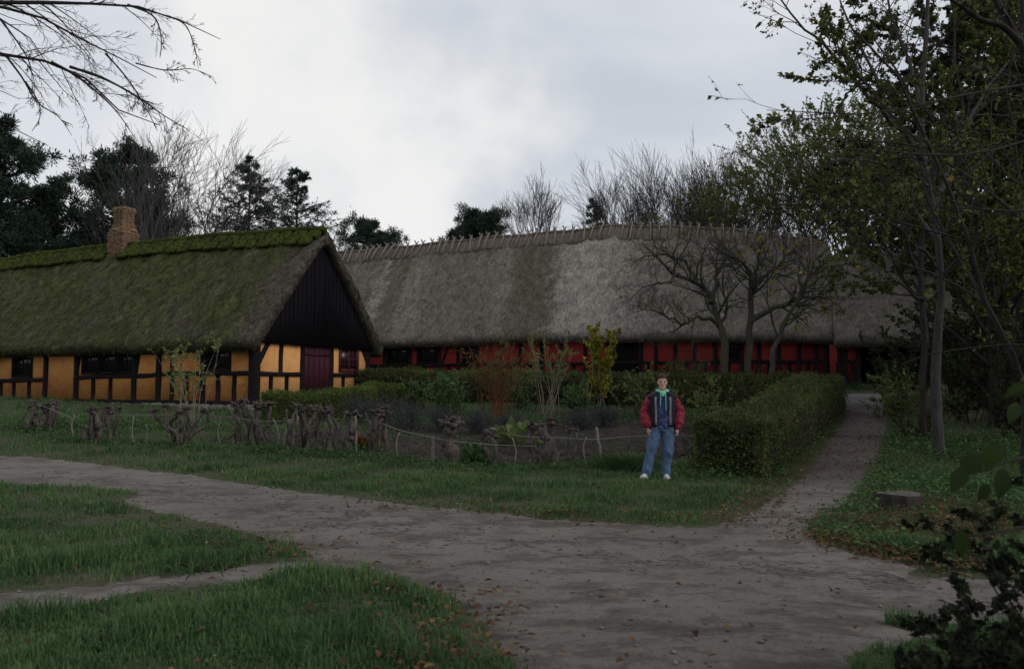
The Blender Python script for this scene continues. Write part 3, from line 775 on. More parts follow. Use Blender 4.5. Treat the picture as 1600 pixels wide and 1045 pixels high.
for k in range(3):
    window(yh, 1, a + (b - a) * k / 3 + .02 * (1 if b > a else -1), a + (b - a) * (k + 1) / 3, rail_z(170) + .08, WT - .12, YW - .01, 1, 2, 3, 2, M['tar'])
a, b = on_long(322, 560)[0], on_long(360, 560)[0]
window(yh, 1, a, b, rail_z(340) + .08, WT - .12, YW - .01, 1, 2, 3, 2, M['tar'])

# ---- red house
rz0 = 1.50
Rx = np.array([-0.94, 0.342]); Ry = np.array([-0.342, -0.94]); RW = 4.3
RC = P(1297, 603, 34.6)[:2]
Rh = House(RC - Ry * RW, Rx, rz0)
rh = empty('red_thatched_house', (*Rh.o, rz0), Rh.rz)
tag(rh, 'long red half-timbered farmhouse with grey thatched roof behind the garden hedge', 'house')
ev = [Rh.hit(px, py, 1, RW + 0.5) for px, py in ((1310, 524), (1200, 521.5), (1000, 521), (900, 521.5), (750, 527), (600, 533), (500, 538))]
rg = [Rh.hit(px, py, 1, 0.0) for px, py in ((1330, 388), (1290, 380), (1184, 364), (1100, 356), (960, 353), (880, 362), (760, 372), (640, 385), (540, 394), (470, 402))]
ev.sort(key=lambda q: q[0]); rg.sort(key=lambda q: q[0])
rridge = lambda x: float(np.interp(x, [q[0] for q in rg], [q[2] for q in rg])) + 0.03 * math.sin(x * 1.9)
reave = lambda x: float(np.interp(x, [q[0] for q in ev], [q[2] for q in ev])) + 0.02 * math.sin(x * 1.3)
xs = np.arange(-0.25, 34.0, 0.22)
mb, RV = thatch_roof(xs, rridge, reave, RW + 0.5, 0.34, 0.05, 0.10, 26000, 11)
rroof = mb.build('roof', M['thatch_grey'], rh)
mb = MB(); r = np.random.RandomState(6); x = -0.2
sl = math.atan2(6.0, RW + .5)
while x < 33.8:   # straw bundles laid over the ridge
    w = r.uniform(.30, .5)
    for side in (1, -1):
        ex = np.array([1, 0, 0]); en = np.array([0, side * math.sin(sl), math.cos(sl)]); es = np.cross(en, ex)
        cd = .52
        p, f = lump((x + w / 2, side * (cd * math.cos(sl)), rridge(x + w / 2) - cd * math.sin(sl) - .02), (w * .54, .58, .10), np.array([ex, es, en]), 10, 7, .09, r, .5); mb.add(p, f)
    p, f = lump((x + w / 2, 0, rridge(x + w / 2) - .02), (w * .54, .2, .10), None, 10, 7, .08, r, .6); mb.add(p, f)
    x += w
mb.build('ridge', M['ridge_straw'], rroof, smooth=True)
# crossed oak stakes riding the ridge
mb = MB()
mb.tube([(0, -.12, .04), (0, .30, -.36), (.02, .80, -1.00)], [.036, .042, .048], 6)
mb.tube([(.08, .14, .06), (.07, -.30, -.36), (.06, -.74, -.93)], [.036, .042, .048], 6)
st0 = mb.build('ridge_stake', M['stake'], rroof); r = np.random.RandomState(21)
x = 0.6; first = True
while x < 30:
    o = st0 if first else st0.copy()
    if not first: COL.objects.link(o); o.parent = rroof
    o.location = (x, 0, rridge(x) + 0.24); o.rotation_euler = (r.uniform(-.05, .05), r.uniform(-.10, .10), r.uniform(-.22, .22)); first = False
    o.scale = (1, 1.0, r.uniform(.95, 1.08))
    x += r.uniform(.40, .62)
RT = 2.35
mb = MB(); mb.box((0.05, RW - .24, 0.1), (33.5, RW - .05, 2.6)); mb.box((0.05, -RW + .05, 0.1), (33.5, -RW + .2, 2.6))
mb.build('wall', M['red'], rh)
mb = MB()
y = -RW - .3
while y < RW + .3:
    w = .22; ytop = lambda yy: rridge(0) - .4 - (rridge(0) - reave(0)) * abs(yy) / (RW + .5)
    a, b = y + .005, y + w - .005
    mb.prism([(0.0, a, 0.15), (0.0, b, 0.15), (0.0, b, max(.5, ytop(b))), (0.0, a, max(.5, ytop(a)))], (.03, 0, 0)); y += w
mb.build('gable_boarding', M['boards'], rh)
mb = MB(); r = np.random.RandomState(4); x = 0
while x < 33:
    w = r.uniform(.4, .8); p, f = lump((x + w / 2, RW - .02, 0.0), (w * .52, .16, .2), None, 10, 7, .06, r, .55); mb.add(p, f); x += w
mb.build('plinth', M['stone'], rh, smooth=True)
def on_red(px, py): q = Rh.hit(px, py, 1, RW); return (q[0], q[2])
ru = lambda px: on_red(px, 560)[0]
mzr = on_red(1200, 565)[1]
posts = [480, 510, 541, 572, 600, 640, 686, 715, 745, 784, 813, 846, 879, 915, 950, 1002, 1025, 1055.5, 1086, 1118, 1160, 1187, 1217, 1250, 1276]
for px in posts: timber('post', rh, (ru(px), .1), (ru(px), RT + .2), .17, 1, RW - .2, RW + .02)
timber('post', rh, (.1, .05), (.1, RT + .2), .2, 1, RW - .2, RW + .03)
timber('rail', rh, (.1, RT + .22), (33.4, RT + .22), .2, 1, RW - .24, RW + .03)
for i in range(len(posts) - 1): timber('rail', rh, (ru(posts[i]) - .06, mzr + .02 * math.sin(i)), (ru(posts[i + 1]) + .06, mzr + .02 * math.sin(i + 1)), .15, 1, RW - .2, RW - .01)
timber('rail', rh, (ru(1276) - .06, mzr), (.18, mzr), .15, 1, RW - .2, RW - .01)
timber('rail', rh, (33.4, .2), (.2, .2), .2, 1, RW - .2, RW - .012)
for i in range(len(posts) - 1):
    m = .5 * (posts[i] + posts[i + 1])
    timber('post', rh, (ru(m), .25), (ru(m), mzr - .06), .14, 1, RW - .2, RW - .005)
for pa, pb in ((1091, 1100), (655, 664), (868, 876)):
    pass
timber('brace', rh, (ru(1122), mzr + .05), (ru(1110), RT + .1), .13, 1, RW - .2, RW - .015)
timber('brace', rh, (ru(690), mzr + .05), (ru(702), RT + .1), .13, 1, RW - .2, RW - .015)
for pa, pb in ((604, 637), (651, 683), (722, 742), (1136, 1157)):
    window(rh, 1, ru(pa), ru(pb), mzr + .08, RT + .1, RW - .01, 1, 2, 3, 2, M['tar'])
dm = MB(); a, b = ru(955), ru(998); n = 6
for i in range(n): dm.box((b + (a - b) * i / n + .004, RW - .05, .2), (b + (a - b) * (i + 1) / n - .004, RW - .015 + .004 * (i % 2), RT + .1))
rd = dm.build('door', M['boards'], rh)
dm = MB(); dm.box((b + .1, RW - .012, 1.05), (b + .16, RW + .03, 1.2)); dm.build('handle', M['iron'], rd)

# ---- the wing on the right, set forward with its own lower roof
wo = RC + Ry * 0.75
Wh = House(RC - Ry * (RW - 0.38), Rx, rz0)
wh = empty('red_thatched_wing', (*Wh.o, rz0), Wh.rz)
tag(wh, 'lower red half-timbered wing with dark gateway, right of the long farmhouse', 'house')
WE = Wh.hit(1350, 528, 1, RW + .5)[2]; WR = Wh.hit(1330, 399, 1, 0)[2]
wridge = lambda x: WR + .03 * math.sin(x * 2)
weave = lambda x: WE + .012 * math.sin(x * 2.2)
mb, WV = thatch_roof(np.arange(-9.0, -0.02, 0.2), wridge, weave, RW + .5, .34, .05, .10, 8000, 17, curl=0)
wroof = mb.build('roof', M['thatch_grey'], wh)
mb = MB(); r = np.random.RandomState(16); x = -8.9
while x < -0.5:
    w = r.uniform(.30, .5)
    for side in (1, -1):
        ex = np.array([1, 0, 0]); en = np.array([0, side * math.sin(sl), math.cos(sl)]); es = np.cross(en, ex); cd = .5
        p, f = lump((x + w / 2, side * (cd * math.cos(sl)), wridge(x + w / 2) - cd * math.sin(sl) - .02), (w * .54, .58, .10), np.array([ex, es, en]), 10, 7, .09, r, .5); mb.add(p, f)
    x += w
mb.build('ridge', M['ridge_straw'], wroof, smooth=True)
x = -8.5
while x < -1.0:
    o = st0.copy(); COL.objects.link(o); o.parent = wroof; o.location = (x, 0, wridge(x) + .24); o.rotation_euler = (0, r.uniform(-.1, .1), r.uniform(-.2, .2)); x += r.uniform(.6, .8)
def on_w(px, py): q = Wh.hit(px, py, 1, RW); return (q[0], q[2])
wu = lambda px: on_w(px, 570)[0]
xr = wu(1345)
mb = MB(); mb.box((xr, RW - .24, .1), (.02, RW - .05, 2.3)); mb.build('wall', M['red'], wh)
mzw = on_w(1320, 564)[1]
xl = -0.42
for u in (xl, wu(1321), xr + .08): timber('post', wh, (u, .06), (u, 2.22), .18, 1, RW - .2, RW + .02)
for u in (wu(1309), wu(1332)): timber('post', wh, (u, .2), (u, mzw - .06), .14, 1, RW - .2, RW - .003)
timber('rail', wh, (xr, mzw), (xl, mzw), .15, 1, RW - .2, RW - .01)
timber('rail', wh, (xr, .14), (xl, .14), .2, 1, RW - .2, RW - .012)
timber('rail', wh, (-8.9, 2.22), (0.02, 2.22), .18, 1, RW - .24, RW + .03)
# left cheek: tarred boards above the wall
mb = MB(); y = -RW + .1
while y < RW + .4:
    b = min(y + .2, RW + .42); tp = lambda yy: WR - .42 - (WR - WE) * abs(yy) / (RW + .5)
    if tp(.5 * (y + b)) > 1.0: mb.prism([(-.13, y + .005, 0.2 if b < RW - .26 else 2.2), (-.13, b - .005, 0.2 if b < RW - .26 else 2.2), (-.13, b - .005, max(2.25, tp(b))), (-.13, y + .005, max(2.25, tp(y)))], (-.03, 0, 0))
    y = b
mb.build('gable_boarding', M['boards'], wh)
# gateway: recessed, with black doors standing inside
gm = MB(); gx0 = xr - 3.0
for i in range(14): gm.box((gx0 + 3.0 * i / 14 + .001, 1.1, .02), (gx0 + 3.0 * (i + 1) / 14 - .001, 1.16 + .006 * (i % 2), 2.9))
gm.build('gate_door', M['boards'], wh)
gm = MB(); gm.box((xr - .02, 1.2, .1), (xr + .12, RW - .26, 2.3)); gm.box((gx0 - .14, 1.2, .1), (gx0, RW - .05, 2.3)); gm.box((gx0, 1.2, 2.25), (xr - .03, RW - .3, 2.3)); gm.build('gateway_lining', M['boards'], wh)
gm = MB(); gm.box((-8.9, RW - .24, .1), (gx0 - .15, RW - .05, 2.3)); gm.build('wall', M['red'], wh)
for u in (gx0 - .2, gx0 - 1.3, gx0 - 2.4): timber('post', wh, (u, .06), (u, 2.2), .18, 1, RW - .2, RW + .02)

# ------------------------------------------------------------------ plants: growing branches
def nrm(a): return a / (np.linalg.norm(a, axis=-1, keepdims=True) + 1e-9)
def grow(st, d, ln, N, wobble=0.2, up=0.0, r=rs):
    B = len(st); out = np.zeros((B, N, 3)); out[:, 0] = st; d = nrm(d)
    for i in range(1, N):
        d = nrm(d + wobble * r.randn(B, 3) + np.array([0, 0, up]) * (1.0 if np.isscalar(up) else 1))
        out[:, i] = out[:, i - 1] + d * (ln / (N - 1))[:, None]
    return out
def spawn(paths, rads, n, t0, t1, ang, lr, rr, N=5, wobble=0.2, up=0.0, r=rs, lmin=0.0, taper=0.25, shrink=0.5, rmin=0.003, ang_j=12):
    B, K, _ = paths.shape
    pi = np.repeat(np.arange(B), n); m = len(pi)
    t = (t0 + (t1 - t0) * r.rand(m)) * (K - 1); i = np.minimum(t.astype(int), K - 2); f = (t - i)[:, None]
    pos = paths[pi, i] * (1 - f) + paths[pi, i + 1] * f
    tan = nrm(paths[pi, i + 1] - paths[pi, i])
    rad = rads[pi, i] * (1 - f[:, 0]) + rads[pi, i + 1] * f[:, 0]
    q = r.randn(m, 3); per = nrm(q - (q * tan).sum(1, keepdims=True) * tan)
    a = np.radians(ang + r.uniform(-ang_j, ang_j, m))[:, None]
    d = tan * np.cos(a) + per * np.sin(a)
    plen = np.linalg.norm(np.diff(paths, axis=1), axis=2).sum(1)[pi]
    ln = np.maximum(plen * lr * (1 - shrink * t / (K - 1)) * r.uniform(.65, 1.25, m), lmin)
    p = grow(pos, d, ln, N, wobble, up, r)
    rb = np.maximum(rad * rr, rmin)
    ra = rb[:, None] * np.linspace(1, taper, N)[None]
    return p, np.maximum(ra, rmin * 0.5)
def resample(pts, N):
    pts = np.asarray(pts, float); k = len(pts)
    d = np.r_[0, np.cumsum(np.linalg.norm(np.diff(pts, axis=0), axis=1))]
    # Catmull-Rom through the points
    s = np.linspace(0, d[-1], N); out = []
    for q in s:
        i = min(max(np.searchsorted(d, q) - 1, 0), k - 2); u = (q - d[i]) / (d[i + 1] - d[i] + 1e-9)
        p0, p1, p2, p3 = pts[max(i - 1, 0)], pts[i], pts[i + 1], pts[min(i + 2, k - 1)]
        out.append(0.5 * ((2 * p1) + (-p0 + p2) * u + (2 * p0 - 5 * p1 + 4 * p2 - p3) * u * u + (-p0 + 3 * p1 - 3 * p2 + p3) * u ** 3))
    return np.array(out)
def limb(pts, r0, r1, N=12):
    p = np.array([P(*q) for q in pts]); return resample(p, N), np.linspace(r0, r1, N)
def tips(paths, lo=0.3):
    """points and directions along twigs, for leaves"""
    B, K, _ = paths.shape
    return paths, B, K
def leaf_pts(paths, n, r=rs, lo=0.2):
    B, K, _ = paths.shape; pi = r.randint(0, B, n); t = (lo + (1 - lo) * r.rand(n)) * (K - 1); i = np.minimum(t.astype(int), K - 2); f = (t - i)[:, None]
    pos = paths[pi, i] * (1 - f) + paths[pi, i + 1] * f; tan = nrm(paths[pi, i + 1] - paths[pi, i])
    return pos, tan
def gnarl(p, r, amp):
    p = p.copy(); p[1:-1] += r.randn(len(p) - 2, 3) * amp; return p

def bare_tree(name, label, base, height, spread, seed, barkm, stems=1, n1=12, n2=6, n3=6, n4=4, ang=42, r0=None, up=0.12, first=0.3, group=None, rmin=0.008, leaves=None, cat='tree', lean=(0, 0)):
    r = np.random.RandomState(seed); b = np.array([base[0], base[1], tz1(*base[:2]) - .05])
    e = empty(name, b); tag(e, label, cat, group)
    r0 = r0 or height * 0.016
    st = np.zeros((stems, 3)) + r.randn(stems, 3) * np.array([.25, .25, 0]) * (stems > 1)
    dr = np.column_stack([r.randn(stems) * (.36 if stems > 1 else .03) + lean[0], r.randn(stems) * (.36 if stems > 1 else .03) + lean[1], np.ones(stems)])
    tp = grow(st, dr, height * r.uniform(.82, 1.0, stems), 12, .07, .05, r)
    tr = np.linspace(1, .12, 12)[None] * r0 * r.uniform(.7, 1.0, (stems, 1)) * (1.0 if stems == 1 else .62)
    l1, a1 = spawn(tp, tr, max(2, n1 // (1 if stems == 1 else 1)), first, .97, ang, spread / height, .55, 8, .13, up, r, shrink=.55, rmin=rmin)
    l2, a2 = spawn(l1, a1, n2, .2, .98, 40, .48, .6, 6, .16, up * .8, r, rmin=rmin)
    l3, a3 = spawn(l2, a2, n3, .15, 1, 38, .50, .65, 5, .18, up * .6, r, rmin=rmin)
    mb = MB(); mb.tubes(tp, tr, 8); mb.tubes(l1, a1, 5); mb.build('trunk', barkm, e, smooth=True)
    mb = MB(); mb.tubes(l2, a2, 4); mb.tubes(l3, a3, 3)
    tw = l3
    if n4:
        l4, a4 = spawn(l3, a3, n4, .1, 1, 36, .55, .7, 4, .2, .05, r, rmin=rmin * .7); mb.tubes(l4, a4, 3); tw = l4
    mb.build('crown', barkm, e)
    if leaves:
        n, size, lm = leaves[:3]; lb = MB()
        pos, tan = leaf_pts(tw, n, r)
        lb.leaves(pos, tan + r.randn(n, 3) * .7 + np.array([0, 0, -.4]), size * r.uniform(.6, 1.3, n), ratio=.7, rnd=r.rand(n))
        lb.build('foliage', lm, e)
    return e

def fan_tree(name, label, base, height, seed, barkm, stems=5, splits=(3, 2, 3, 2, 3, 3), ang=20, spread=.32, r0=.11, up=.05, trunk=0.0, group=None, rmin=.010, leaves=None):
    """leafless tree that forks again and again into a rounded fan of fine twigs"""
    r = np.random.RandomState(seed); b = np.array([base[0], base[1], tz1(*base[:2]) - .05]); e = empty(name, b); tag(e, label, 'tree', group)
    K = len(splits); wts = np.array([1.5] + [1.0 * .84 ** i for i in range(1, K + 1)]); ln = wts / wts.sum() * (height - trunk) * 1.12
    az = np.arange(stems) * 2 * np.pi / stems + r.rand(stems); st = np.column_stack([np.cos(az) * .2, np.sin(az) * .2, np.full(stems, trunk)])
    cur = grow(st, np.column_stack([np.cos(az) * spread * r.uniform(.3, 1.2, stems), np.sin(az) * spread * r.uniform(.3, 1.2, stems), np.ones(stems)]), ln[0] * r.uniform(.8, 1.15, stems), 6, .06, up * .5, r)
    rad = np.full(stems, r0); ra = rad[:, None] * np.linspace(1, .75, 6)[None]
    mb = MB(); mb.tubes(cur, ra, 7)
    if trunk: mb.tube(np.array([[0, 0, 0], [.02, 0, trunk * .5], [0, 0, trunk + .1]]), [r0 * 2.1, r0 * 1.8, r0 * 1.6], 9)
    cm = MB(); rad = rad * .75
    for i, n in enumerate(splits):
        m = len(cur) * n; pi = np.repeat(np.arange(len(cur)), n)
        t = np.where(np.arange(m) % n == 0, 1.0, r.uniform(.35, 1.0, m)) * 4.999 * (cur.shape[1] - 1) / 5; k = np.minimum(t.astype(int), cur.shape[1] - 2); f = (t - k)[:, None]
        pos = cur[pi, k] * (1 - f) + cur[pi, k + 1] * f; tan = nrm(cur[pi, k + 1] - cur[pi, k]); qv = r.randn(m, 3); per = nrm(qv - (qv * tan).sum(1, keepdims=True) * tan)
        a = np.radians(ang * r.uniform(.35, 1.35, m))[:, None]; N = 6 if i < 2 else 4
        cur = grow(pos, tan * np.cos(a) + per * np.sin(a), ln[i + 1] * r.uniform(.6, 1.2, m), N, .07, up, r)
        rad = np.maximum(rad[pi] * (.62 if n > 2 else .70), rmin); (mb if i < 1 else cm).tubes(cur, rad[:, None] * np.linspace(1, .7, N)[None], 5 if i < 2 else 3)
    mb.build('trunk', barkm, e, smooth=True); cm.build('crown', barkm, e)
    if leaves:
        n, size, lm = leaves; lb = MB(); pos, tan = leaf_pts(cur, n, r)
        lb.leaves(pos, tan + r.randn(n, 3) * .7 + np.array([0, 0, -.4]), size * r.uniform(.6, 1.3, n), ratio=.7, rnd=r.rand(n)); lb.build('foliage', lm, e)
    return e

def spruce(name, label, base, height, width, seed, group=None, mat='needles_blue', droop=-.12, sparse=1.0, r0=None):
    r = np.random.RandomState(seed); b = np.array([base[0], base[1], tz1(*base[:2]) - .05])
    e = empty(name, b); tag(e, label, 'tree', group)
    mb = MB(); tp = np.column_stack([.05 * r.randn(10).cumsum() * .4, .05 * r.randn(10).cumsum() * .4, np.linspace(0, height, 10)]); mb.tube(tp, np.linspace(height * .016, .015, 10), 7)
    mb.build('trunk', M['bark_dark'], e, smooth=True)
    mb = MB(); nb = int(height * 8 * sparse); hs = height * (0.30 + 0.70 * r.rand(nb) ** 1.35); az = r.uniform(0, 2 * np.pi, nb)
    ln = width * .5 * np.clip(1.02 - hs / height, .02, 1) ** .95 * r.uniform(.5, 1.25, nb)
    st = np.column_stack([np.zeros(nb), np.zeros(nb), hs]); d = np.column_stack([np.cos(az), np.sin(az), .12 + .25 * (hs / height) + r.randn(nb) * .08])
    l1 = grow(st, d, ln, 6, .07, droop * .35, r); a1 = np.linspace(.035, .008, 6)[None] * np.ones((nb, 1)); mb.tubes(l1, a1, 3, rnd=.1)
    l2, a2 = spawn(l1, a1, 7, .2, .98, 48, .38, .6, 4, .1, droop * .5, r, lmin=.2, rmin=.006)
    allp = np.concatenate([l2]); 
    n = int(nb * 7 * 15 * sparse); pos, tan = leaf_pts(l2, n, r, .0); pos2, tan2 = leaf_pts(l1, n // 3, r, .25)
    pos = np.vstack([pos, pos2]); tan = np.vstack([tan, tan2]); m = len(pos)
    mb.leaves(pos, tan * .9 + r.randn(m, 3) * .55 + np.array([0, 0, -.1]), r.uniform(.14, .30, m) * (.75 + height / 60), ratio=.22, fold=.1, rnd=r.rand(m))
    mb.build('crown', M[mat], e)
    return e

def pine(name, label, base, height, width, cb, seed, group=None, clumps=46, per=120, mat='needles', shape=1.0, nsize=.32):
    """pine: bare trunk up to cb, crown of needle clumps with gaps"""
    r = np.random.RandomState(seed); b = np.array([base[0], base[1], tz1(*base[:2]) - .05])
    e = empty(name, b); tag(e, label, 'tree', group)
    tp = grow(np.zeros((1, 3)), np.array([[r.randn() * .04, r.randn() * .04, 1]]), np.array([height * .95]), 12, .04, .03, r); tr = np.linspace(height * .017, height * .003, 12)[None]
    n = clumps; t = np.sort(r.uniform(cb / height, .98, n)); az = r.uniform(0, 6.283, n)
    k = (t - cb / height) / (1 - cb / height)
    rad = width * .5 * np.clip(np.sin(np.pi * np.clip(.18 + .80 * k, 0, 1)) ** .7 * shape + (1 - shape) * (1 - k), .08, 1) * r.uniform(.35, 1.1, n)
    i = np.clip((t * 11).astype(int), 0, 10); st = tp[0, i]
    d = np.column_stack([np.cos(az), np.sin(az), r.uniform(.05, .55, n)])
    l1 = grow(st, d, rad + .2, 6, .1, .05, r); a1 = np.linspace(.07, .015, 6)[None] * np.ones((n, 1)) * height / 14
    mb = MB(); mb.tubes(tp, tr, 8); mb.tubes(l1, a1, 4); mb.build('trunk', M['bark_dark'], e, smooth=True)
    l2, a2 = spawn(l1, a1, 5, .35, 1, 45, .42, .6, 4, .12, .1, r, lmin=.35)
    mb = MB(); mb.tubes(l2, a2, 3, rnd=.1)
    c, tn = leaf_pts(l2, n * 9, r, .35); m = len(c)
    q = np.repeat(np.arange(m), per // 9 + 1); nd = nrm(r.randn(len(q), 3) + np.array([0, 0, .45]) + tn[q] * .5)
    pos = c[q] + nd * r.uniform(0, .34, (len(q), 1)) + r.randn(len(q), 3) * .12
    mb.leaves(pos, nd, r.uniform(.6, 1.2, len(q)) * nsize, ratio=.22, fold=.1, rnd=np.clip(r.rand(m)[q] * .7 + r.rand(len(q)) * .3, 0, 1))
    mb.build('crown', M[mat], e)
    return e

def at(px, d): q = P(px, 600, d); return (q[0], q[1])
# trees far behind the houses ------------------------------------------------
g1 = 'dark conifers behind the yellow house'
pine('pine_tree', 'tall dark pine at the left edge behind the yellow house', at(12, 52), 18.4, 11.0, 1.5, 31, g1, 210, 560, shape=.75, nsize=.34)
pine('pine_tree', 'broad dark pine behind the yellow house chimney', at(160, 55), 17.8, 10.5, 1.5, 32, g1, 190, 560, shape=.85, nsize=.34)
pine('pine_tree', 'lower dark pine filling the gap left of the brick chimney', at(85, 58), 14.5, 9.0, 1, 33, g1, 100, 420, shape=.6, nsize=.36)
pine('pine_tree', 'low dark pine right of the brick chimney under the bare tree', at(240, 62), 13.8, 9.0, 1, 34, g1, 100, 420, shape=.6, nsize=.36)
spruce('spruce_tree', 'dark broad spruce behind the mossy roof, left of a slimmer one', at(384, 56), 15.4, 20.0, 41, 'two spruces behind the mossy ridge', droop=-.05, sparse=1.5)
spruce('spruce_tree', 'slimmer drooping spruce behind the black gable, right of a broader one', at(458, 57), 15.0, 17.5, 42, 'two spruces behind the mossy ridge', droop=-.02, sparse=1.3)
fan_tree('bare_tree', 'spreading leafless tree behind the brick chimney', at(278, 50), 16.6, 51, M['bark_pale'], 6, (3, 2, 3, 2, 3, 3), 26, .60, .13, .03, 1.8)
fan_tree('bare_tree', 'leafless tree with thin trunk close right of the chimney', at(205, 53), 13.0, 52, M['bark_pale'], 3, (3, 2, 3, 2, 3, 2), 24, .4, .10, .04, 2.2)
bare_tree('larch_tree', 'small pale bare larch beside the black gable', at(532, 75), 15.5, 3.4, 53, M['bark_pale'], 1, 34, 5, 4, 0, 66, .13, .02, .3)
pine('pine_tree', 'small open pine behind the left end of the grey roof', at(592, 80), 17.6, 5.6, 10.5, 35, 'small pines behind the grey roof', 70, 480, nsize=.30)
pine('pine_tree', 'low spreading pine beside the small open pine', at(622, 82), 16.4, 4.5, 12, 36, 'small pines behind the grey roof', 34, 420, nsize=.30)
pine('pine_tree', 'round dense pine standing alone behind the middle of the grey roof', at(728, 80), 18.1, 6.0, 12, 37, 'small pines behind the grey roof', 150, 560, nsize=.30)
pine('pine_tree', 'tiny low pine left of the round dense pine', at(692, 84), 16.6, 3.6, 13, 38, 'small pines behind the grey roof', 30, 420, nsize=.30)
fan_tree('bare_tree', 'fan shaped leafless tree between round pine and small spruce', at(838, 70), 17.0, 54, M['bark_pale'], 5, (3, 2, 3, 2, 3, 2), 16, .30, .10, .06, 8.5, rmin=.012)
spruce('spruce_tree', 'small dark spruce tip just above the grey roof ridge', at(929, 72), 16.2, 12.0, 43)
fan_tree('bare_tree', 'large leafless tree with many upright stems above the grey roof', at(1066, 56), 17.4, 55, M['bark_grey'], 9, (3, 2, 3, 2, 3, 3), 21, .72, .12, .05, 3.0, rmin=.010)
fan_tree('bare_tree', 'leafless upright tree at the left of the many-stemmed group', at(998, 60), 14.8, 56, M['bark_grey'], 5, (3, 2, 3, 2, 3, 3), 20, .42, .11, .04, 3.0, rmin=.011)
fan_tree('bare_tree', 'leafless upright tree at the right of the many-stemmed group', at(1128, 54), 14.4, 57, M['bark_grey'], 6, (3, 2, 3, 2, 3, 3), 22, .48, .11, .04, 3.0, rmin=.010)
pine('pine_tree', 'low dark pine top showing between bare stems above the roof', at(1070, 66), 14.6, 7.0, 8, 39, None, 60, 420, nsize=.34)
fan_tree('birch_tree', 'green leaved bushy tree behind the right part of the grey roof', at(1300, 45), 15.6, 58, M['bark_grey'], 7, (3, 2, 3, 2, 3, 2), 27, .6, .11, .03, 2.0, leaves=(34000, .12, M['leaf_mid']))
fan_tree('birch_tree', 'half bare bushy tree left of the green leaved tree', at(1212, 49), 14.0, 59, M['bark_grey'], 6, (3, 2, 3, 2, 3, 2), 25, .5, .10, .03, 2.0, leaves=(7000, .11, M['leaf_mid']))
fan_tree('birch_tree', 'tall green leaved tree behind the red wing', at(1390, 44), 16.5, 60, M['bark_grey'], 7, (3, 2, 3, 2, 3, 2), 27, .55, .11, .03, 2.0, leaves=(34000, .12, M['leaf_mid']))

# ------------------------------------------------------------------ trees built along measured limbs
def limb_tree(name, label, limbs, barkm, seed, spawns, leaves=None, root=None, cat='tree', sides=7, group=None, jit=0.0):
    """limbs: (points, r0, r1); spawns: list of dicts applied level by level to the finer limbs"""
    r = np.random.RandomState(seed); NN = 14
    L_, A_ = [], []
    for pts, r0, r1 in limbs:
        p, a = limb(pts, r0, r1, NN)
        if jit: p = gnarl(p, r, jit)
        L_.append(p); A_.append(a)
    L_, A_ = np.array(L_), np.array(A_)
    b = L_[0, 0].copy() if root is None else np.array(root, float)
    e = empty(name, b); tag(e, label, cat, group)
    L_ = L_ - b
    mb = MB(); mb.tubes(L_, A_ * (1 + .08 * r.randn(*A_.shape)), sides); mb.build('trunk', barkm, e, smooth=True)
    mb = MB(); cur, ca = L_[spawns[0].get('skip', 0):], A_[spawns[0].get('skip', 0):]
    fine = None; keep = []
    for i, s_ in enumerate(spawns):
        s_ = {k: v for k, v in s_.items() if k != 'skip'}
        bl = s_.pop('bylen', 0); cur, ca = spawn(cur, ca, r=r, **s_)
        if bl:      # short side limbs carry fewer twigs
            Lc = np.linalg.norm(np.diff(cur, axis=1), axis=2).sum(1); kp = r.rand(len(Lc)) < np.clip(Lc / bl, .22, 1); cur, ca = cur[kp], ca[kp]
        mb.tubes(cur, ca, 4 if i == 0 else 3); keep.append(cur)
    mb.build('crown', barkm, e)
    if leaves:
        for lname, n, size, lm, lvl, dirs in leaves:
            pos, tan = leaf_pts(keep[lvl], n, r); lb = MB()
            lb.leaves(pos, tan + r.randn(n, 3) * .6 + np.array(dirs), size * r.uniform(.6, 1.25, n), ratio=.72, rnd=r.rand(n))
            lb.build(lname, lm, e)
    return e

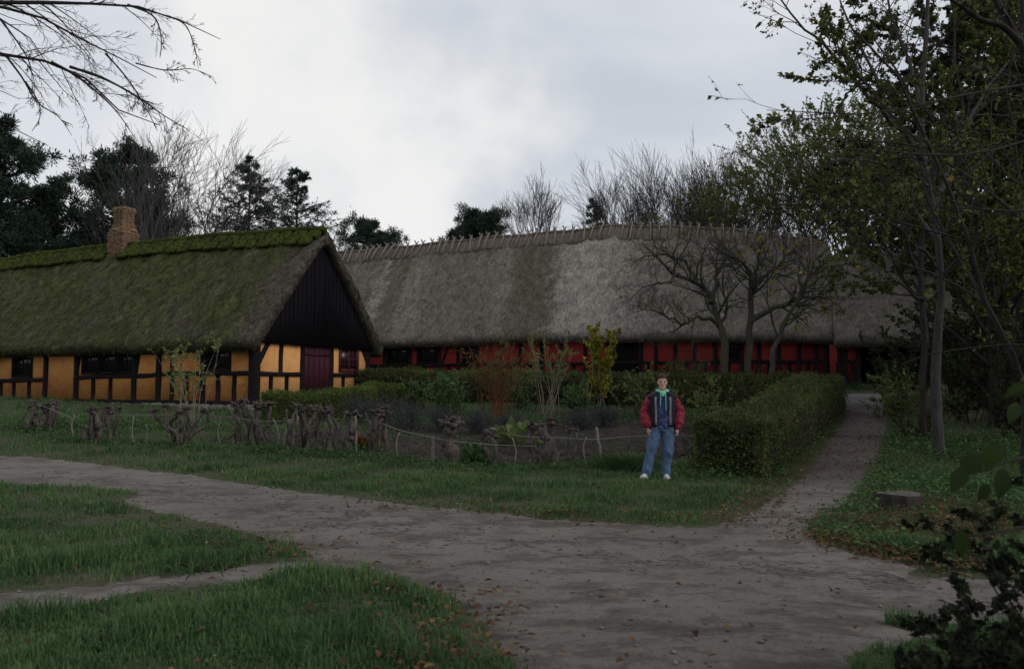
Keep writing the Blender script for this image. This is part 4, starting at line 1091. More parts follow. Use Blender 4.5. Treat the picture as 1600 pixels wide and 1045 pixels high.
# big leafless tree whose trunk stands outside the frame on the left
tb = np.array([-9.6, 9.0, tz1(-9.6, 9.0) - .1])
def q9(px, py, d): return (px, py, d)
def topx(x, y, z):
    v = np.array([x, y, z - HC]); fw = np.array([0, cp, sp]); up = np.array([0, -sp, cp])
    dd = v @ fw; return (CX + F * v[0] / dd, CY - F * (v @ up) / dd, y)
limbs = [([topx(*tb), topx(-9.65, 9.0, 2.5), topx(-9.5, 9.1, 5.0), topx(-9.6, 9.3, 8), topx(-9.3, 9.2, 11)], .34, .12),
         ([topx(-9.55, 9.0, 4.4), topx(-8.6, 9.0, 5.6), (-180, 20, 9), (0, 4, 9), (110, 6, 9.1), (200, 8, 9.3), (262, 25, 9.5), (312, 46, 9.8), (345, 62, 10)], .062, .004),
         ([topx(-9.55, 9.0, 3.9), topx(-8.5, 9.2, 5.0), (-140, 0, 9.4), (0, 12, 9.5), (60, 26, 9.5), (105, 48, 9.6), (165, 84, 9.7), (212, 99, 9.9), (245, 122, 10)], .046, .004),
         ([topx(-9.6, 9.0, 3.6), topx(-8.3, 8.8, 4.6), (-130, 75, 8.8), (0, 85, 9), (60, 94, 9), (110, 105, 9.1), (150, 138, 9.2), (190, 175, 9.4), (250, 196, 9.6)], .054, .004),
         ([(80, 97, 9), (118, 118, 9.1), (158, 150, 9.2), (185, 178, 9.3), (210, 215, 9.4)], .017, .003),
         ([(8, 86, 9), (35, 122, 9.1), (58, 160, 9.1), (92, 183, 9.2), (112, 212, 9.3)], .013, .003),
         ([(200, 8, 9.3), (240, 26, 9.2), (252, 60, 9.2), (250, 90, 9.1)], .014, .004),
          ([(110, 105, 9.1), (160, 122, 9.0), (212, 150, 9), (258, 182, 8.9), (296, 204, 8.8)], .020, .003),
          ([(165, 84, 9.7), (198, 122, 9.8), (226, 165, 9.9), (246, 205, 9.9)], .013, .003),
          ([(212, 99, 9.9), (258, 110, 10), (300, 108, 10.2), (335, 122, 10.3)], .010, .0025),
          ([(262, 25, 9.5), (290, 40, 9.4), (304, 75, 9.4), (310, 108, 9.3)], .010, .0025),
          ([(0, 30, 9.3), (30, 70, 9.2), (48, 105, 9.1), (50, 150, 9)], .012, .003),
          ([topx(-9.6, 9.0, 3.3), (-160, 150, 8.9), (-40, 190, 9), (30, 205, 9.1), (75, 228, 9.2)], .040, .003),
         ([(40, 128, 9.1), (60, 160, 9.0), (62, 185, 9.0), (50, 205, 9)], .010, .003)]
limb_tree('bare_beech_tree', 'leafless tree outside the left edge, long thin branches hanging into the sky', limbs, M['bark_dark'], 71,
          [dict(bylen=.75, n=26, t0=.30, t1=.92, ang=38, lr=.25, rr=.42, N=8, wobble=.10, up=-.05, shrink=.66, rmin=.0045, skip=1),
           dict(n=5, t0=.15, t1=1, ang=36, lr=.5, rr=.65, N=6, wobble=.12, up=-.03, rmin=.0034),
           dict(n=4, t0=.15, t1=1, ang=36, lr=.5, rr=.75, N=4, wobble=.15, up=-.03, rmin=.0028)], sides=8)

# old fruit trees by the red house
def gz0(px, d):
    q = P(px, 600, d); return topx(q[0], d, tz1(q[0], d) - .1)
D = 26.6
limb_tree('apple_tree', 'old crooked fruit tree with one arching bare crown, left of two leaning trunks',
 [([gz0(1139, D), (1133, 560, D), (1127, 520, D), (1116, 482, D + .1), (1103, 452, D + .1), (1078, 436, D), (1048, 424, D - .5), (1020, 392, D - .8), (1004, 380, D - 1)], .175, .02),
  ([(1112, 474, D), (1118, 440, D + .5), (1132, 405, D + .8), (1152, 380, D + 1)], .10, .02),
  ([(1126, 515, D), (1108, 500, D - .3), (1088, 498, D - .5), (1066, 506, D - .8), (1040, 492, D - 1.1), (1000, 484, D - 1.3)], .075, .012),
  ([(1090, 440, D), (1074, 415, D + .3), (1050, 402, D + .5), (1018, 396, D + .5), (990, 410, D + .3)], .07, .012),
  ([(1060, 428, D - .3), (1040, 440, D - 1), (1010, 450, D - 1.5), (985, 470, D - 1.6)], .045, .01)],
 M['bark_moss'], 81, [dict(n=15, t0=.35, t1=1, ang=55, lr=.36, rr=.5, N=7, wobble=.22, up=.06, shrink=.3, rmin=.006),
  dict(n=7, t0=.15, t1=1, ang=50, lr=.6, rr=.6, N=5, wobble=.22, up=.02, rmin=.0052), dict(n=5, t0=.1, t1=1, ang=45, lr=.6, rr=.7, N=4, wobble=.25, up=-.06, rmin=.005)], jit=.05)
limb_tree('apple_tree', 'old crooked fruit tree with an upright trunk forking low, middle of three',
 [([gz0(1166, D), (1169, 560, D), (1170, 520, D), (1173, 480, D), (1178, 445, D + .1), (1170, 420, D), (1150, 405, D - .4), (1130, 392, D - .7), (1110, 380, D - 1)], .155, .018),
  ([(1178, 450, D), (1192, 432, D + .3), (1212, 418, D + .5), (1235, 395, D + .7), (1250, 380, D + .9)], .10, .018),
  ([(1172, 504, D), (1196, 488, D - .2), (1222, 478, D - .3), (1246, 466, D - .4), (1266, 446, D - .5), (1282, 436, D - .6), (1300, 420, D - .8)], .11, .02),
  ([(1176, 455, D), (1182, 420, D - .4), (1190, 390, D - .6), (1208, 365, D - .8)], .07, .012)],
 M['bark_moss'], 82, [dict(n=15, t0=.35, t1=1, ang=52, lr=.40, rr=.5, N=7, wobble=.22, up=.07, shrink=.3, rmin=.006),
  dict(n=7, t0=.15, t1=1, ang=50, lr=.6, rr=.6, N=5, wobble=.22, up=.03, rmin=.0052), dict(n=5, t0=.1, t1=1, ang=45, lr=.6, rr=.7, N=4, wobble=.25, up=-.04, rmin=.005)],
 leaves=[('foliage', 60, .20, M['leaf_yellow'], 1, (0, 0, -.5))], jit=.04)
D2 = 26.0
limb_tree('apple_tree', 'old fruit tree with a thin trunk leaning right, rightmost of three',
 [([gz0(1198, D2), (1206, 560, D2), (1216, 525, D2), (1232, 492, D2), (1250, 462, D2), (1262, 430, D2), (1276, 402, D2 + .2), (1300, 385, D2 + .4)], .115, .016),
  ([(1248, 468, D2), (1272, 462, D2 - .3), (1300, 470, D2 - .6), (1320, 486, D2 - .9)], .06, .01),
  ([(1262, 432, D2), (1290, 420, D2 + .2), (1330, 412, D2 + .2), (1365, 420, D2)], .05, .01)],
 M['bark_moss'], 83, [dict(n=14, t0=.35, t1=1, ang=52, lr=.40, rr=.5, N=7, wobble=.22, up=.06, shrink=.3, rmin=.006),
  dict(n=7, t0=.15, t1=1, ang=50, lr=.6, rr=.6, N=5, wobble=.22, up=.03, rmin=.0052), dict(n=4, t0=.1, t1=1, ang=45, lr=.6, rr=.7, N=4, wobble=.25, up=-.04, rmin=.005)],
 leaves=[('foliage', 50, .20, M['leaf_yellow'], 1, (0, 0, -.5))], jit=.03)

# leafy tree by the path on the right
T = 16.3
limb_tree('young_oak_tree', 'slim leafy tree with a straight grey trunk beside the path on the right',
 [([gz0(1466, T), (1465, 680, T), (1462, 620, T), (1464, 560, T), (1468, 490, T), (1468, 410, T), (1458, 330, T), (1445, 260, T), (1440, 180, T), (1446, 90, T), (1452, 0, T), (1452, -120, T)], .115, .025),
  ([(1442, 250, T), (1418, 215, T - .3), (1385, 182, T - .6), (1345, 138, T - .9), (1305, 92, T - 1.2), (1262, 46, T - 1.5), (1225, 5, T - 1.8), (1200, -30, T - 2)], .065, .01),
  ([(1400, 198, T - .5), (1378, 140, T - .2), (1345, 70, T), (1315, 10, T + .2), (1295, -50, T + .3)], .045, .01),
  ([(1440, 200, T), (1425, 110, T + .5), (1395, 30, T + .8), (1370, -60, T + 1)], .05, .012),
  ([(1460, 330, T), (1490, 240, T + .5), (1530, 160, T + .8), (1580, 90, T + 1), (1640, 10, T + 1)], .06, .014),
  ([(1466, 420, T), (1430, 380, T - .8), (1385, 345, T - 1.3), (1345, 335, T - 1.7), (1290, 322, T - 2)], .04, .008),
  ([(1467, 440, T), (1500, 400, T - .4), (1550, 375, T - .8), (1610, 350, T - 1)], .045, .01),
  ([(1450, 290, T), (1420, 270, T - 1), (1370, 255, T - 1.6), (1310, 248, T - 2), (1255, 262, T - 2.3)], .035, .007),
  ([(1464, 370, T), (1440, 345, T + .8), (1410, 300, T + 1.4), (1370, 270, T + 1.8), (1330, 210, T + 2)], .04, .008)],
 M['bark_grey'], 91, [dict(n=11, t0=.3, t1=1, ang=46, lr=.34, rr=.5, N=6, wobble=.2, up=.03, shrink=.3, rmin=.006, skip=1),
  dict(n=6, t0=.15, t1=1, ang=44, lr=.48, rr=.62, N=5, wobble=.2, up=0, rmin=.004), dict(n=3, t0=.1, t1=1, ang=42, lr=.45, rr=.7, N=4, wobble=.2, up=-.03, rmin=.003)],
 leaves=[('foliage', 7200, .054, M['leaf_olive'], 2, (0, 0, -.7))], jit=.02)
limb_tree('young_oak_tree', 'dark slim leafy tree standing just behind the grey trunk',
 [([gz0(1443, 18.2), (1442, 660, 18.2), (1446, 560, 18.2), (1440, 450, 18.2), (1446, 340, 18.2), (1470, 230, 18.2), (1485, 120, 18.2), (1490, 0, 18.2)], .085, .02),
  ([(1442, 440, 18.2), (1420, 390, 18), (1398, 352, 17.8), (1370, 330, 17.5), (1330, 350, 17)], .05, .01),
  ([(1444, 360, 18.2), (1500, 280, 18.4), (1560, 230, 18.6), (1620, 190, 19)], .06, .012),
  ([(1460, 270, 18.2), (1430, 180, 19), (1400, 110, 19.4), (1350, 40, 20)], .05, .012),
  ([(1443, 470, 18.2), (1400, 440, 17.6), (1360, 440, 17.2), (1320, 425, 17)], .035, .008)],
 M['bark_dark'], 92, [dict(n=11, t0=.3, t1=1, ang=46, lr=.36, rr=.5, N=6, wobble=.2, up=.02, shrink=.3, rmin=.006, skip=1),
  dict(n=6, t0=.15, t1=1, ang=44, lr=.5, rr=.62, N=5, wobble=.2, up=0, rmin=.004), dict(n=3, t0=.1, t1=1, ang=42, lr=.45, rr=.7, N=4, wobble=.2, up=-.03, rmin=.003)],
 leaves=[('foliage', 8000, .060, M['leaf_olive'], 2, (0, 0, -.6))], jit=.03)
# near tree outside the right edge; its limbs and long twigs reach into the picture
nb = np.array([7.2, 7.6, tz1(7.2, 7.6) - .1])
limb_tree('near_leafy_tree', 'tree outside the right edge, forked limb and long twigs reaching in',
 [([topx(*nb), topx(7.25, 7.6, 2), topx(7.1, 7.5, 3.4), topx(6.9, 7.5, 4.6), topx(7.0, 7.6, 6.4), topx(7.2, 7.6, 8)], .17, .08),
  ([topx(7.1, 7.5, 3.4), (1720, 250, 7.4), (1630, 140, 7.4), (1590, 60, 7.4), (1560, 10, 7.4), (1530, -60, 7.4)], .075, .03),
  ([(1595, 68, 7.4), (1565, 40, 7.3), (1535, 32, 7.2), (1505, 12, 7.1), (1470, -10, 7)], .035, .012),
  ([(1640, 160, 7.4), (1612, 90, 7.8), (1600, 30, 8), (1592, -40, 8)], .04, .014),
  ([topx(7.1, 7.5, 3.3), (1690, 125, 6.9), (1600, 133, 6.7), (1500, 150, 6.5), (1400, 172, 6.3), (1310, 180, 6.2), (1240, 172, 6.1), (1198, 172, 6)], .022, .0025),
  ([(1330, 178, 6.2), (1285, 186, 6.1), (1245, 185, 6), (1215, 190, 5.9), (1190, 192, 5.9)], .006, .0018),
  ([topx(7.2, 7.6, 2.2), (1760, 545, 7.8), (1600, 538, 8), (1520, 543, 8.1), (1450, 554, 8.2), (1408, 568, 8.3)], .020, .004),
  ([topx(7.2, 7.6, 2.6), (1720, 330, 7), (1600, 330, 6.8), (1540, 328, 6.7), (1480, 312, 6.6), (1440, 290, 6.5)], .022, .005),
  ([topx(7.1, 7.5, 3.0), (1680, 210, 7), (1580, 230, 6.8), (1480, 244, 6.6), (1380, 235, 6.4), (1310, 232, 6.3), (1240, 250, 6.2)], .02, .003)],
 M['twig_dark'], 93, [dict(n=10, t0=.45, t1=1, ang=45, lr=.20, rr=.5, N=5, wobble=.2, up=0, shrink=.3, rmin=.0025, skip=1),
  dict(n=4, t0=.15, t1=1, ang=44, lr=.5, rr=.62, N=4, wobble=.2, up=0, rmin=.002)],
 leaves=[('foliage', 650, .055, M['leaf_olive'], 1, (0, 0, -.8))], jit=.0)

# ------------------------------------------------------------------ the dark wood on the right
def wood_tree(label, px, d, h, w, seed, lm, n, size, group='trees of the dark wood on the right'):
    x, y = at(px, d)
    return bare_tree('woodland_tree', label, (x, y), h, w, seed, M['bark_dark'], 1, 16, 6, 5, 0, 50, h * .015, .06, .14, group, .012, (n, size, lm))
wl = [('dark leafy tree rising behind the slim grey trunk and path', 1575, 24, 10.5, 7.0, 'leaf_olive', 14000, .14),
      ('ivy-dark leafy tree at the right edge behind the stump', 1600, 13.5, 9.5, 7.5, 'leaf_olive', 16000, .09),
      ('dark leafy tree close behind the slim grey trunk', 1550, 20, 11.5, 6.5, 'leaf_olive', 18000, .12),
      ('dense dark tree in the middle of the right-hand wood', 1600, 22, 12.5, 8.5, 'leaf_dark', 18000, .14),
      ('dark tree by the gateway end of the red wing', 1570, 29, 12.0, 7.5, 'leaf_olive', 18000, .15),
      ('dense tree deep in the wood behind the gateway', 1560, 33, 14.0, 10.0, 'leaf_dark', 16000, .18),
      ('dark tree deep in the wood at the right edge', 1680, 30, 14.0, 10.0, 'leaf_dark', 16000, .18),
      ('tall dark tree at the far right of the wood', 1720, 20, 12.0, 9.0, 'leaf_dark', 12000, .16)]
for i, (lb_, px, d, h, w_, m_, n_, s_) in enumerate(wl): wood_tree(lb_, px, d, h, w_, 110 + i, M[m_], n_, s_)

def shrub(name, label, base, h, w, seed, stemm, lm, n, size, stems=12, spread=.5, up=.15, cat='shrub', group=None, lo=.15, sub=5, leafdir=(0, 0, 0), ratio=.6, rad=.012, sub2=0, lm2=None, n2=0, droop=0):
    r = np.random.RandomState(seed); b = np.array([base[0], base[1], tz1(*base[:2]) - .03])
    e = empty(name, b); tag(e, label, cat, group)
    st = np.column_stack([r.randn(stems) * w * .10, r.randn(stems) * w * .10, np.zeros(stems)])
    az = r.uniform(0, 6.283, stems); sp2 = spread * r.uniform(.2, 1.2, stems)
    l1 = grow(st, np.column_stack([np.cos(az) * sp2, np.sin(az) * sp2, np.ones(stems)]), h * r.uniform(.75, 1.08, stems), 8, .09, up * .3 - droop, r)
    a1 = np.linspace(rad, rad * .3, 8)[None] * r.uniform(.6, 1.1, (stems, 1))
    mb = MB(); mb.tubes(l1, a1, 5)
    l2, a2 = spawn(l1, a1, sub, lo, 1, 40, w / h * .42, .55, 5, .18, up * .3 - droop, r, lmin=h * .1, rmin=.003); mb.tubes(l2, a2, 3); tw = l2
    if sub2:
        l3, a3 = spawn(l2, a2, sub2, .1, 1, 40, .5, .6, 4, .2, up * .2, r, rmin=.0025); mb.tubes(l3, a3, 3); tw = l3
    mb.build('stem', stemm, e)
    if n:
        lb = MB(); pos, tan = leaf_pts(tw, n, r, .05)
        lb.leaves(pos, tan * .6 + r.randn(n, 3) * .6 + np.array(leafdir), size * r.uniform(.55, 1.3, n), ratio=ratio, rnd=r.rand(n)); lb.build('foliage', lm, e)
    if n2:
        lb = MB(); pos, tan = leaf_pts(tw, n2, r, .05)
        lb.leaves(pos, tan * .6 + r.randn(n2, 3) * .6 + np.array(leafdir), size * r.uniform(.55, 1.3, n2), ratio=ratio, rnd=r.rand(n2)); lb.build('foliage', lm2, e)
    return e
def atg(px, py): q = G(px, py); return (q[0], q[1])
und = [('leafy dark shrub right of the path beside the courtyard', 1395, 612, 1.3, 1.5, 'leaf_dark', 2600, .08),
       ('green bramble bush hugging the right side of the path', 1412, 650, 1.5, 1.3, 'leaf_green', 2600, .075),
       ('olive bush between path and grey trunk', 1430, 690, 1.5, 1.2, 'leaf_olive', 2200, .07),
       ('tall dark undergrowth bush right of the grey trunk', 1520, 660, 2.6, 2.6, 'leaf_dark', 4200, .10),
       ('dark undergrowth bush at the right edge of the wood', 1610, 690, 2.8, 2.6, 'leaf_dark', 4200, .10),
       ('dark bush deep in the wood behind the grey trunk', 1490, 632, 3.2, 3.2, 'leaf_dark', 4500, .12),
       ('dark bush deep in the wood towards the right edge', 1570, 636, 3.6, 3.4, 'leaf_dark', 4500, .12),
       ('dark evergreen bush screening the right end of the gateway', 1440, 622, 3.0, 2.6, 'leaf_dark', 4200, .11),
       ('wide dark bush at the far right under the trees', 1680, 660, 3.6, 3.4, 'leaf_dark', 4200, .12)]
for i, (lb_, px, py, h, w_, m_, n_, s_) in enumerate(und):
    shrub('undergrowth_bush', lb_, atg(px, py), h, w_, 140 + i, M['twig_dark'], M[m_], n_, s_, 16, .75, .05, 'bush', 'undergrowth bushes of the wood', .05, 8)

# a mass of far woodland that closes the view behind the wood and the houses
mb = MB(); r = np.random.RandomState(3)
n = 30000; px = r.uniform(1330, 2300, n); d = r.uniform(44, 62, n); x = (px - 800) / F * d; z = r.uniform(0, 1, n) ** .8 * (9 + 3 * np.sin(x * .3) + 2 * np.sin(x * .83 + 1)) 
pos = np.column_stack([x, d, tz(x, d) + z]); pos = pos[fbm(pos, .45) > -.62]
mb.leaves(pos, r.randn(len(pos), 3), r.uniform(.3, .7, len(pos)), ratio=.8, rnd=r.rand(len(pos)))
n = 14000; x = r.uniform(-60, -14, n); d = 46 + r.uniform(0, 14, n) + 8 * (x < -30); z = r.uniform(0, 1, n) * (5.2 + 1.2 * np.sin(x * .5))
pos = np.column_stack([x, d, tz(x, d) + z]); mb.leaves(pos, r.randn(n, 3), r.uniform(.3, .6, n), ratio=.8, rnd=r.rand(n))
mb.build('woodland', M['leaf_dark'])['kind'] = 'stuff'

# ------------------------------------------------------------------ hedges
def hedge(name, label, path, width, height, seed, lm, n, size, bare=0.0, hv=.05, core=.66, cat='hedge', group=None, twigs=0, ramp=1.0):
    """path: ground polyline (x, y); clipped hedge with a leaf shell round a dark twiggy core"""
    r = np.random.RandomState(seed); path = np.asarray(path, float)
    e = empty(name, (path[0][0], path[0][1], tz1(*path[0]))); tag(e, label, cat, group); o = np.array([path[0][0], path[0][1], tz1(*path[0])])
    d = np.r_[0, np.cumsum(np.linalg.norm(np.diff(path, axis=0), axis=1))]; Lh = d[-1]
    def pt(s):
        s = np.clip(s, 0, Lh); x = np.interp(s, d, path[:, 0]); y = np.interp(s, d, path[:, 1])
        i = np.clip(np.searchsorted(d, s) - 1, 0, len(path) - 2); t = path[i + 1] - path[i]; t = t / np.linalg.norm(t, axis=1, keepdims=True)
        return np.column_stack([x, y]), t
    hh = lambda s: height * (ramp + (1 - ramp) * np.clip(s / Lh, 0, 1)) * (1 + .03 * np.sin(s * 1.9 + seed) + .025 * np.sin(s * 4.3))
    # core
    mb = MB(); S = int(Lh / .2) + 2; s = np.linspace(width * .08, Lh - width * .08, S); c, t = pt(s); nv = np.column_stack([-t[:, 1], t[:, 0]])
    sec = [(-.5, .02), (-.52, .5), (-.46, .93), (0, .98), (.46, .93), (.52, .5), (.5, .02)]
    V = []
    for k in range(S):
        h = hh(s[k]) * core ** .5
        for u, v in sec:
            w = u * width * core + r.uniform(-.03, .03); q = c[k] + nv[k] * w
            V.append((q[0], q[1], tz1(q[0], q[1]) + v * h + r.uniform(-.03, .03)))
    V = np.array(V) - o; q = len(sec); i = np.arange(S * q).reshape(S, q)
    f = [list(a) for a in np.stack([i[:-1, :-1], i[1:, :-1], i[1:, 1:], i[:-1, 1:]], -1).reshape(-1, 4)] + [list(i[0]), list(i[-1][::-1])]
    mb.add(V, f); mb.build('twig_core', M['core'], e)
    # leaf shell
    m = n; s = r.uniform(0, Lh, m); side = r.rand(m); per = 2 * height + width
    end = r.rand(m) < (width * 2 / (Lh + width * 2)) * 1.0
    u = np.where(side < height / per, -.5, np.where(side < 2 * height / per, .5, r.uniform(-.5, .5, m)))
    v = np.where(np.abs(u) == .5, r.rand(m), 1.0)
    v = np.where((np.abs(u) == .5) & (r.rand(m) < bare) & (v < .45), r.uniform(.45, 1, m), v)
    s = np.where(end, np.where(r.rand(m) < .5, 0, Lh), s); u = np.where(end, r.uniform(-.5, .5, m), u); v = np.where(end, r.rand(m), v)
    c, t = pt(s); nv = np.column_stack([-t[:, 1], t[:, 0]])
    inn = np.abs(r.randn(m)) * .085
    uu = u * width * (1 - .06 * (v > .85)); h = hh(s)
    base = np.column_stack([c[:, 0] + nv[:, 0] * uu, c[:, 1] + nv[:, 1] * uu])
    out = np.column_stack([nv[:, 0] * np.sign(u) * (np.abs(u) == .5), nv[:, 1] * np.sign(u) * (np.abs(u) == .5), (v >= 1) * 1.0])
    out[end] = np.column_stack([t[end, 0] * np.where(s[end] > 0, 1, -1), t[end, 1] * np.where(s[end] > 0, 1, -1), np.zeros(end.sum())])
    pos = np.column_stack([base, tz(base[:, 0], base[:, 1]) + v * h])
    pos += out * (fbm(pos, 2.2)[:, None] * hv + r.randn(m, 1) * hv * .5) - out * inn[:, None]
    keep = fbm(pos, 3.1) + .5 * r.randn(m) > -1.0
    pos, out = pos[keep], out[keep]; m = len(pos)
    lb = MB(); lb.leaves(pos - o, out * .6 + r.randn(m, 3) * .6 + np.array([0, 0, .1]), size * r.uniform(.5, 1.45, m), ratio=.62, rnd=np.clip(.5 + .3 * fbm(pos, 1.3) + .28 * r.randn(m), 0, 1), up=out); lb.build('foliage', lm, e)
    if twigs:
        s = r.uniform(0, Lh, twigs); c, t = pt(s); nv = np.column_stack([-t[:, 1], t[:, 0]]); sd = np.where(r.rand(twigs) < .5, -1, 1)
        st = np.column_stack([c + nv * (sd * width * r.uniform(.36, .5, twigs))[:, None], np.zeros(twigs)]); st[:, 2] = tz(st[:, 0], st[:, 1])
        p = grow(st - o, np.column_stack([nv * (sd * .12)[:, None], np.ones(twigs)]), r.uniform(.4, 1.0, twigs) * height, 5, .18, .05, r)
        tb_ = MB(); tb_.tubes(p, np.linspace(.010, .004, 5)[None] * np.ones((twigs, 1)), 4); tb_.build('stem', M['bark_grey'], e)
    return e
HC0, HC1 = np.array([3.72, 13.8]), np.array([9.85, 25.3])
hedge('beech_hedge', 'clipped leafy hedge running along the path from behind the standing person', [HC0, HC0 + (HC1 - HC0) * .33 + np.array([.15, 0]), HC0 + (HC1 - HC0) * .66, HC1], 1.25, 1.12, 201, M['leaf_hedge'], 62000, .05, bare=.25, hv=.085, twigs=260, ramp=.86)
hb = [np.array([9.3, 25.9]), np.array([5, 26.6]), np.array([1.0, 27.6]), np.array([-2.6, 28.8]), np.array([-5.8, 30.2])]
hedge('beech_hedge', 'long clipped hedge across the back of the garden before the red wall', hb, 1.0, 1.06, 202, M['leaf_hedge'], 30000, .07, bare=.1, hv=.05)
hedge('box_hedge', 'low dense clipped box hedge before the ochre gable and plum door', [np.array([-6.75, 22.0]), np.array([-5.6, 22.9]), np.array([-4.35, 24.2])], .95, .80, 203, M['leaf_box'], 22000, .042, hv=.05)
hedge('box_hedge', 'short clipped box bush at the far right corner of the ochre gable', [np.array([-4.75, 25.7]), np.array([-3.55, 25.9])], .95, .80, 204, M['leaf_box'], 9000, .045, hv=.06)

# ------------------------------------------------------------------ garden shrubs
shrub('yellow_shrub', 'bright yellow-green shrub before the red wall in the garden middle', atg(930, 638), 2.7, 1.4, 301, M['twig_tan'], M['leaf_yellow'], 2100, .115, 9, .28, .3, lo=.12, sub=8, leafdir=(0, 0, -.5), ratio=.75)
shrub('red_stemmed_shrub', 'thicket of rust red stems with sparse leaves in the garden', atg(778, 656), 2.35, 2.0, 302, M['twig_red'], M['leaf_rust'], 500, .07, 46, .42, .2, lo=.3, sub=6, rad=.011, lm2=M['leaf_hedge'], n2=900)
shrub('pale_stemmed_shrub', 'slender shrub of pale upright stems, left of the yellow-green shrub', atg(858, 650), 2.45, 1.6, 303, M['twig_tan'], M['leaf_pale'], 800, .075, 14, .36, .2, lo=.45, sub=6, rad=.015)
shrub('rose_shrub', 'tall thin shrub with pale green leaves against the long ochre wall', atg(297, 664), 2.35, 1.7, 304, M['twig_tan'], M['leaf_pale'], 520, .10, 12, .35, .2, lo=.35, sub=6, rad=.012)
gl = [('bushy green garden plant left of the red stems', 700, 650, 1.25, 1.5, 'leaf_green', 2400, .085, .1),
      ('green leafy plant beside the box bush', 650, 640, 1.0, 1.1, 'leaf_green', 1500, .08, .1),
      ('spiky grey-green plant between red stems and pale stems', 812, 640, 1.3, 1.2, 'leaf_green', 1500, .10, .3),
      ('low green plant under the yellow-green shrub', 905, 648, .8, 1.5, 'leaf_green', 1700, .08, .1),
      ('green plant right of the pale stems', 885, 628, 1.2, 1.3, 'leaf_green', 1500, .085, .1),
      ('thin yellow-leaved shrub just left of the standing person', 1000, 655, 1.35, 1.3, 'leaf_pale', 1200, .075, .1),
      ('ragged yellow-green shrub behind the front end of the hedge', 1105, 672, 1.25, 1.4, 'leaf_pale', 1300, .07, .1),
      ('ragged green shrub behind the hedge below the apple trees', 1165, 650, 1.3, 1.6, 'leaf_olive', 1500, .07, .1),
      ('yellow flecked shrub inside the hedge corner', 1060, 640, 1.6, 1.4, 'leaf_olive', 1100, .075, .1),
      ('tall twiggy rust shrub behind the standing person', 1082, 625, 1.9, 1.7, 'leaf_rust', 300, .06, .1),
      ('dark leafy garden shrub at the foot of the back hedge', 745, 622, 1.3, 1.5, 'leaf_hedge', 1500, .08, .1)]
for i, (lb_, px, py, h, w_, m_, n_, s_, u_) in enumerate(gl):
    shrub('garden_shrub', lb_, atg(px, py), h, w_, 320 + i, M['twig_dark'] if 'twiggy' not in lb_ else M['bark_grey'], M[m_], n_, s_, 15 if 'twiggy' not in lb_ else 40, .6, u_, group='garden shrubs between fence and back hedge', lo=.1, sub=7)
lv = [(600, 668, .75, 1.5), (640, 672, .7, 1.5), (690, 676, .6, 1.3), (745, 680, .55, 1.2), (800, 678, .5, 1.1), (905, 672, .45, 1.1), (945, 668, .5, 1.0), (560, 660, .7, 1.2)]
ll = ['large grey lavender clump beside the box hedge', 'grey lavender clump next to the big pollard', 'grey lavender clump directly behind the knobbly pollard', 'low grey clump below the red stems', 'low grey clump behind the broad pale leaves', 'small grey clump behind the fence posts', 'small grey clump at the right end of the bed', 'grey clump tucked against the box hedge front']
for i, ((px, py, h, w_), lb_) in enumerate(zip(lv, ll)):
    shrub('lavender_clump', lb_, atg(px, py), h, w_, 360 + i, M['leaf_grey'], M['leaf_grey'], 1500, .06, 60, .75, .0, 'plant', 'grey lavender clumps along the bed', .2, 5, ratio=.25, rad=.004)

def rosette(name, label, base, h, w, seed, lm, n, size, cat='plant', group=None, ratio=.6, curl=.35, curl_up=.7):
    r = np.random.RandomState(seed); b = np.array([base[0], base[1], tz1(*base) - .02]); e = empty(name, b); tag(e, label, cat, group)
    az = r.uniform(0, 6.283, n); rd = r.uniform(.03, .4, n) * w; st = np.column_stack([np.cos(az) * rd * .3, np.sin(az) * rd * .3, np.zeros(n)])
    d = np.column_stack([np.cos(az) * (.2 + rd / w), np.sin(az) * (.2 + rd / w), curl_up * r.uniform(.4, 1.2, n)])
    ln = h * r.uniform(.35, .8, n); p = grow(st, d, ln, 4, .08, -.05, r); mb = MB(); mb.tubes(p, np.linspace(.006, .003, 4)[None] * np.ones((n, 1)), 3); mb.build('stem', lm, e)
    lb = MB(); tn = nrm(p[:, -1] - p[:, -2]) + np.array([0, 0, -.15]); lb.leaves(p[:, -1], tn, size * r.uniform(.6, 1.2, n), ratio=ratio, fold=.12, shape='leaf', curl=curl, up=np.tile([0, 0, 1.0], (n, 1)), rnd=r.rand(n)); lb.build('foliage', lm, e, smooth=True)
    return e
rosette('chard_plant', 'broad pale green leaves standing up from the dark soil', atg(812, 696), .62, .9, 381, M['leaf_pale'], 46, .30)
rosette('garden_plant', 'low mound of green leaves right of the knobbly pollard', atg(742, 724), .45, .9, 382, M['weed'], 110, .15)
rosette('garden_plant', 'low rusty mound of leaves between two thin fence posts', atg(568, 702), .5, .55, 383, M['leaf_rust'], 90, .12)
rosette('dock_plant', 'dock plant with broad leaves in the grass at the bottom left', atg(160, 1012), .13, .4, 384, M['leaf_grass_broad'], 12, .085, curl_up=.5)

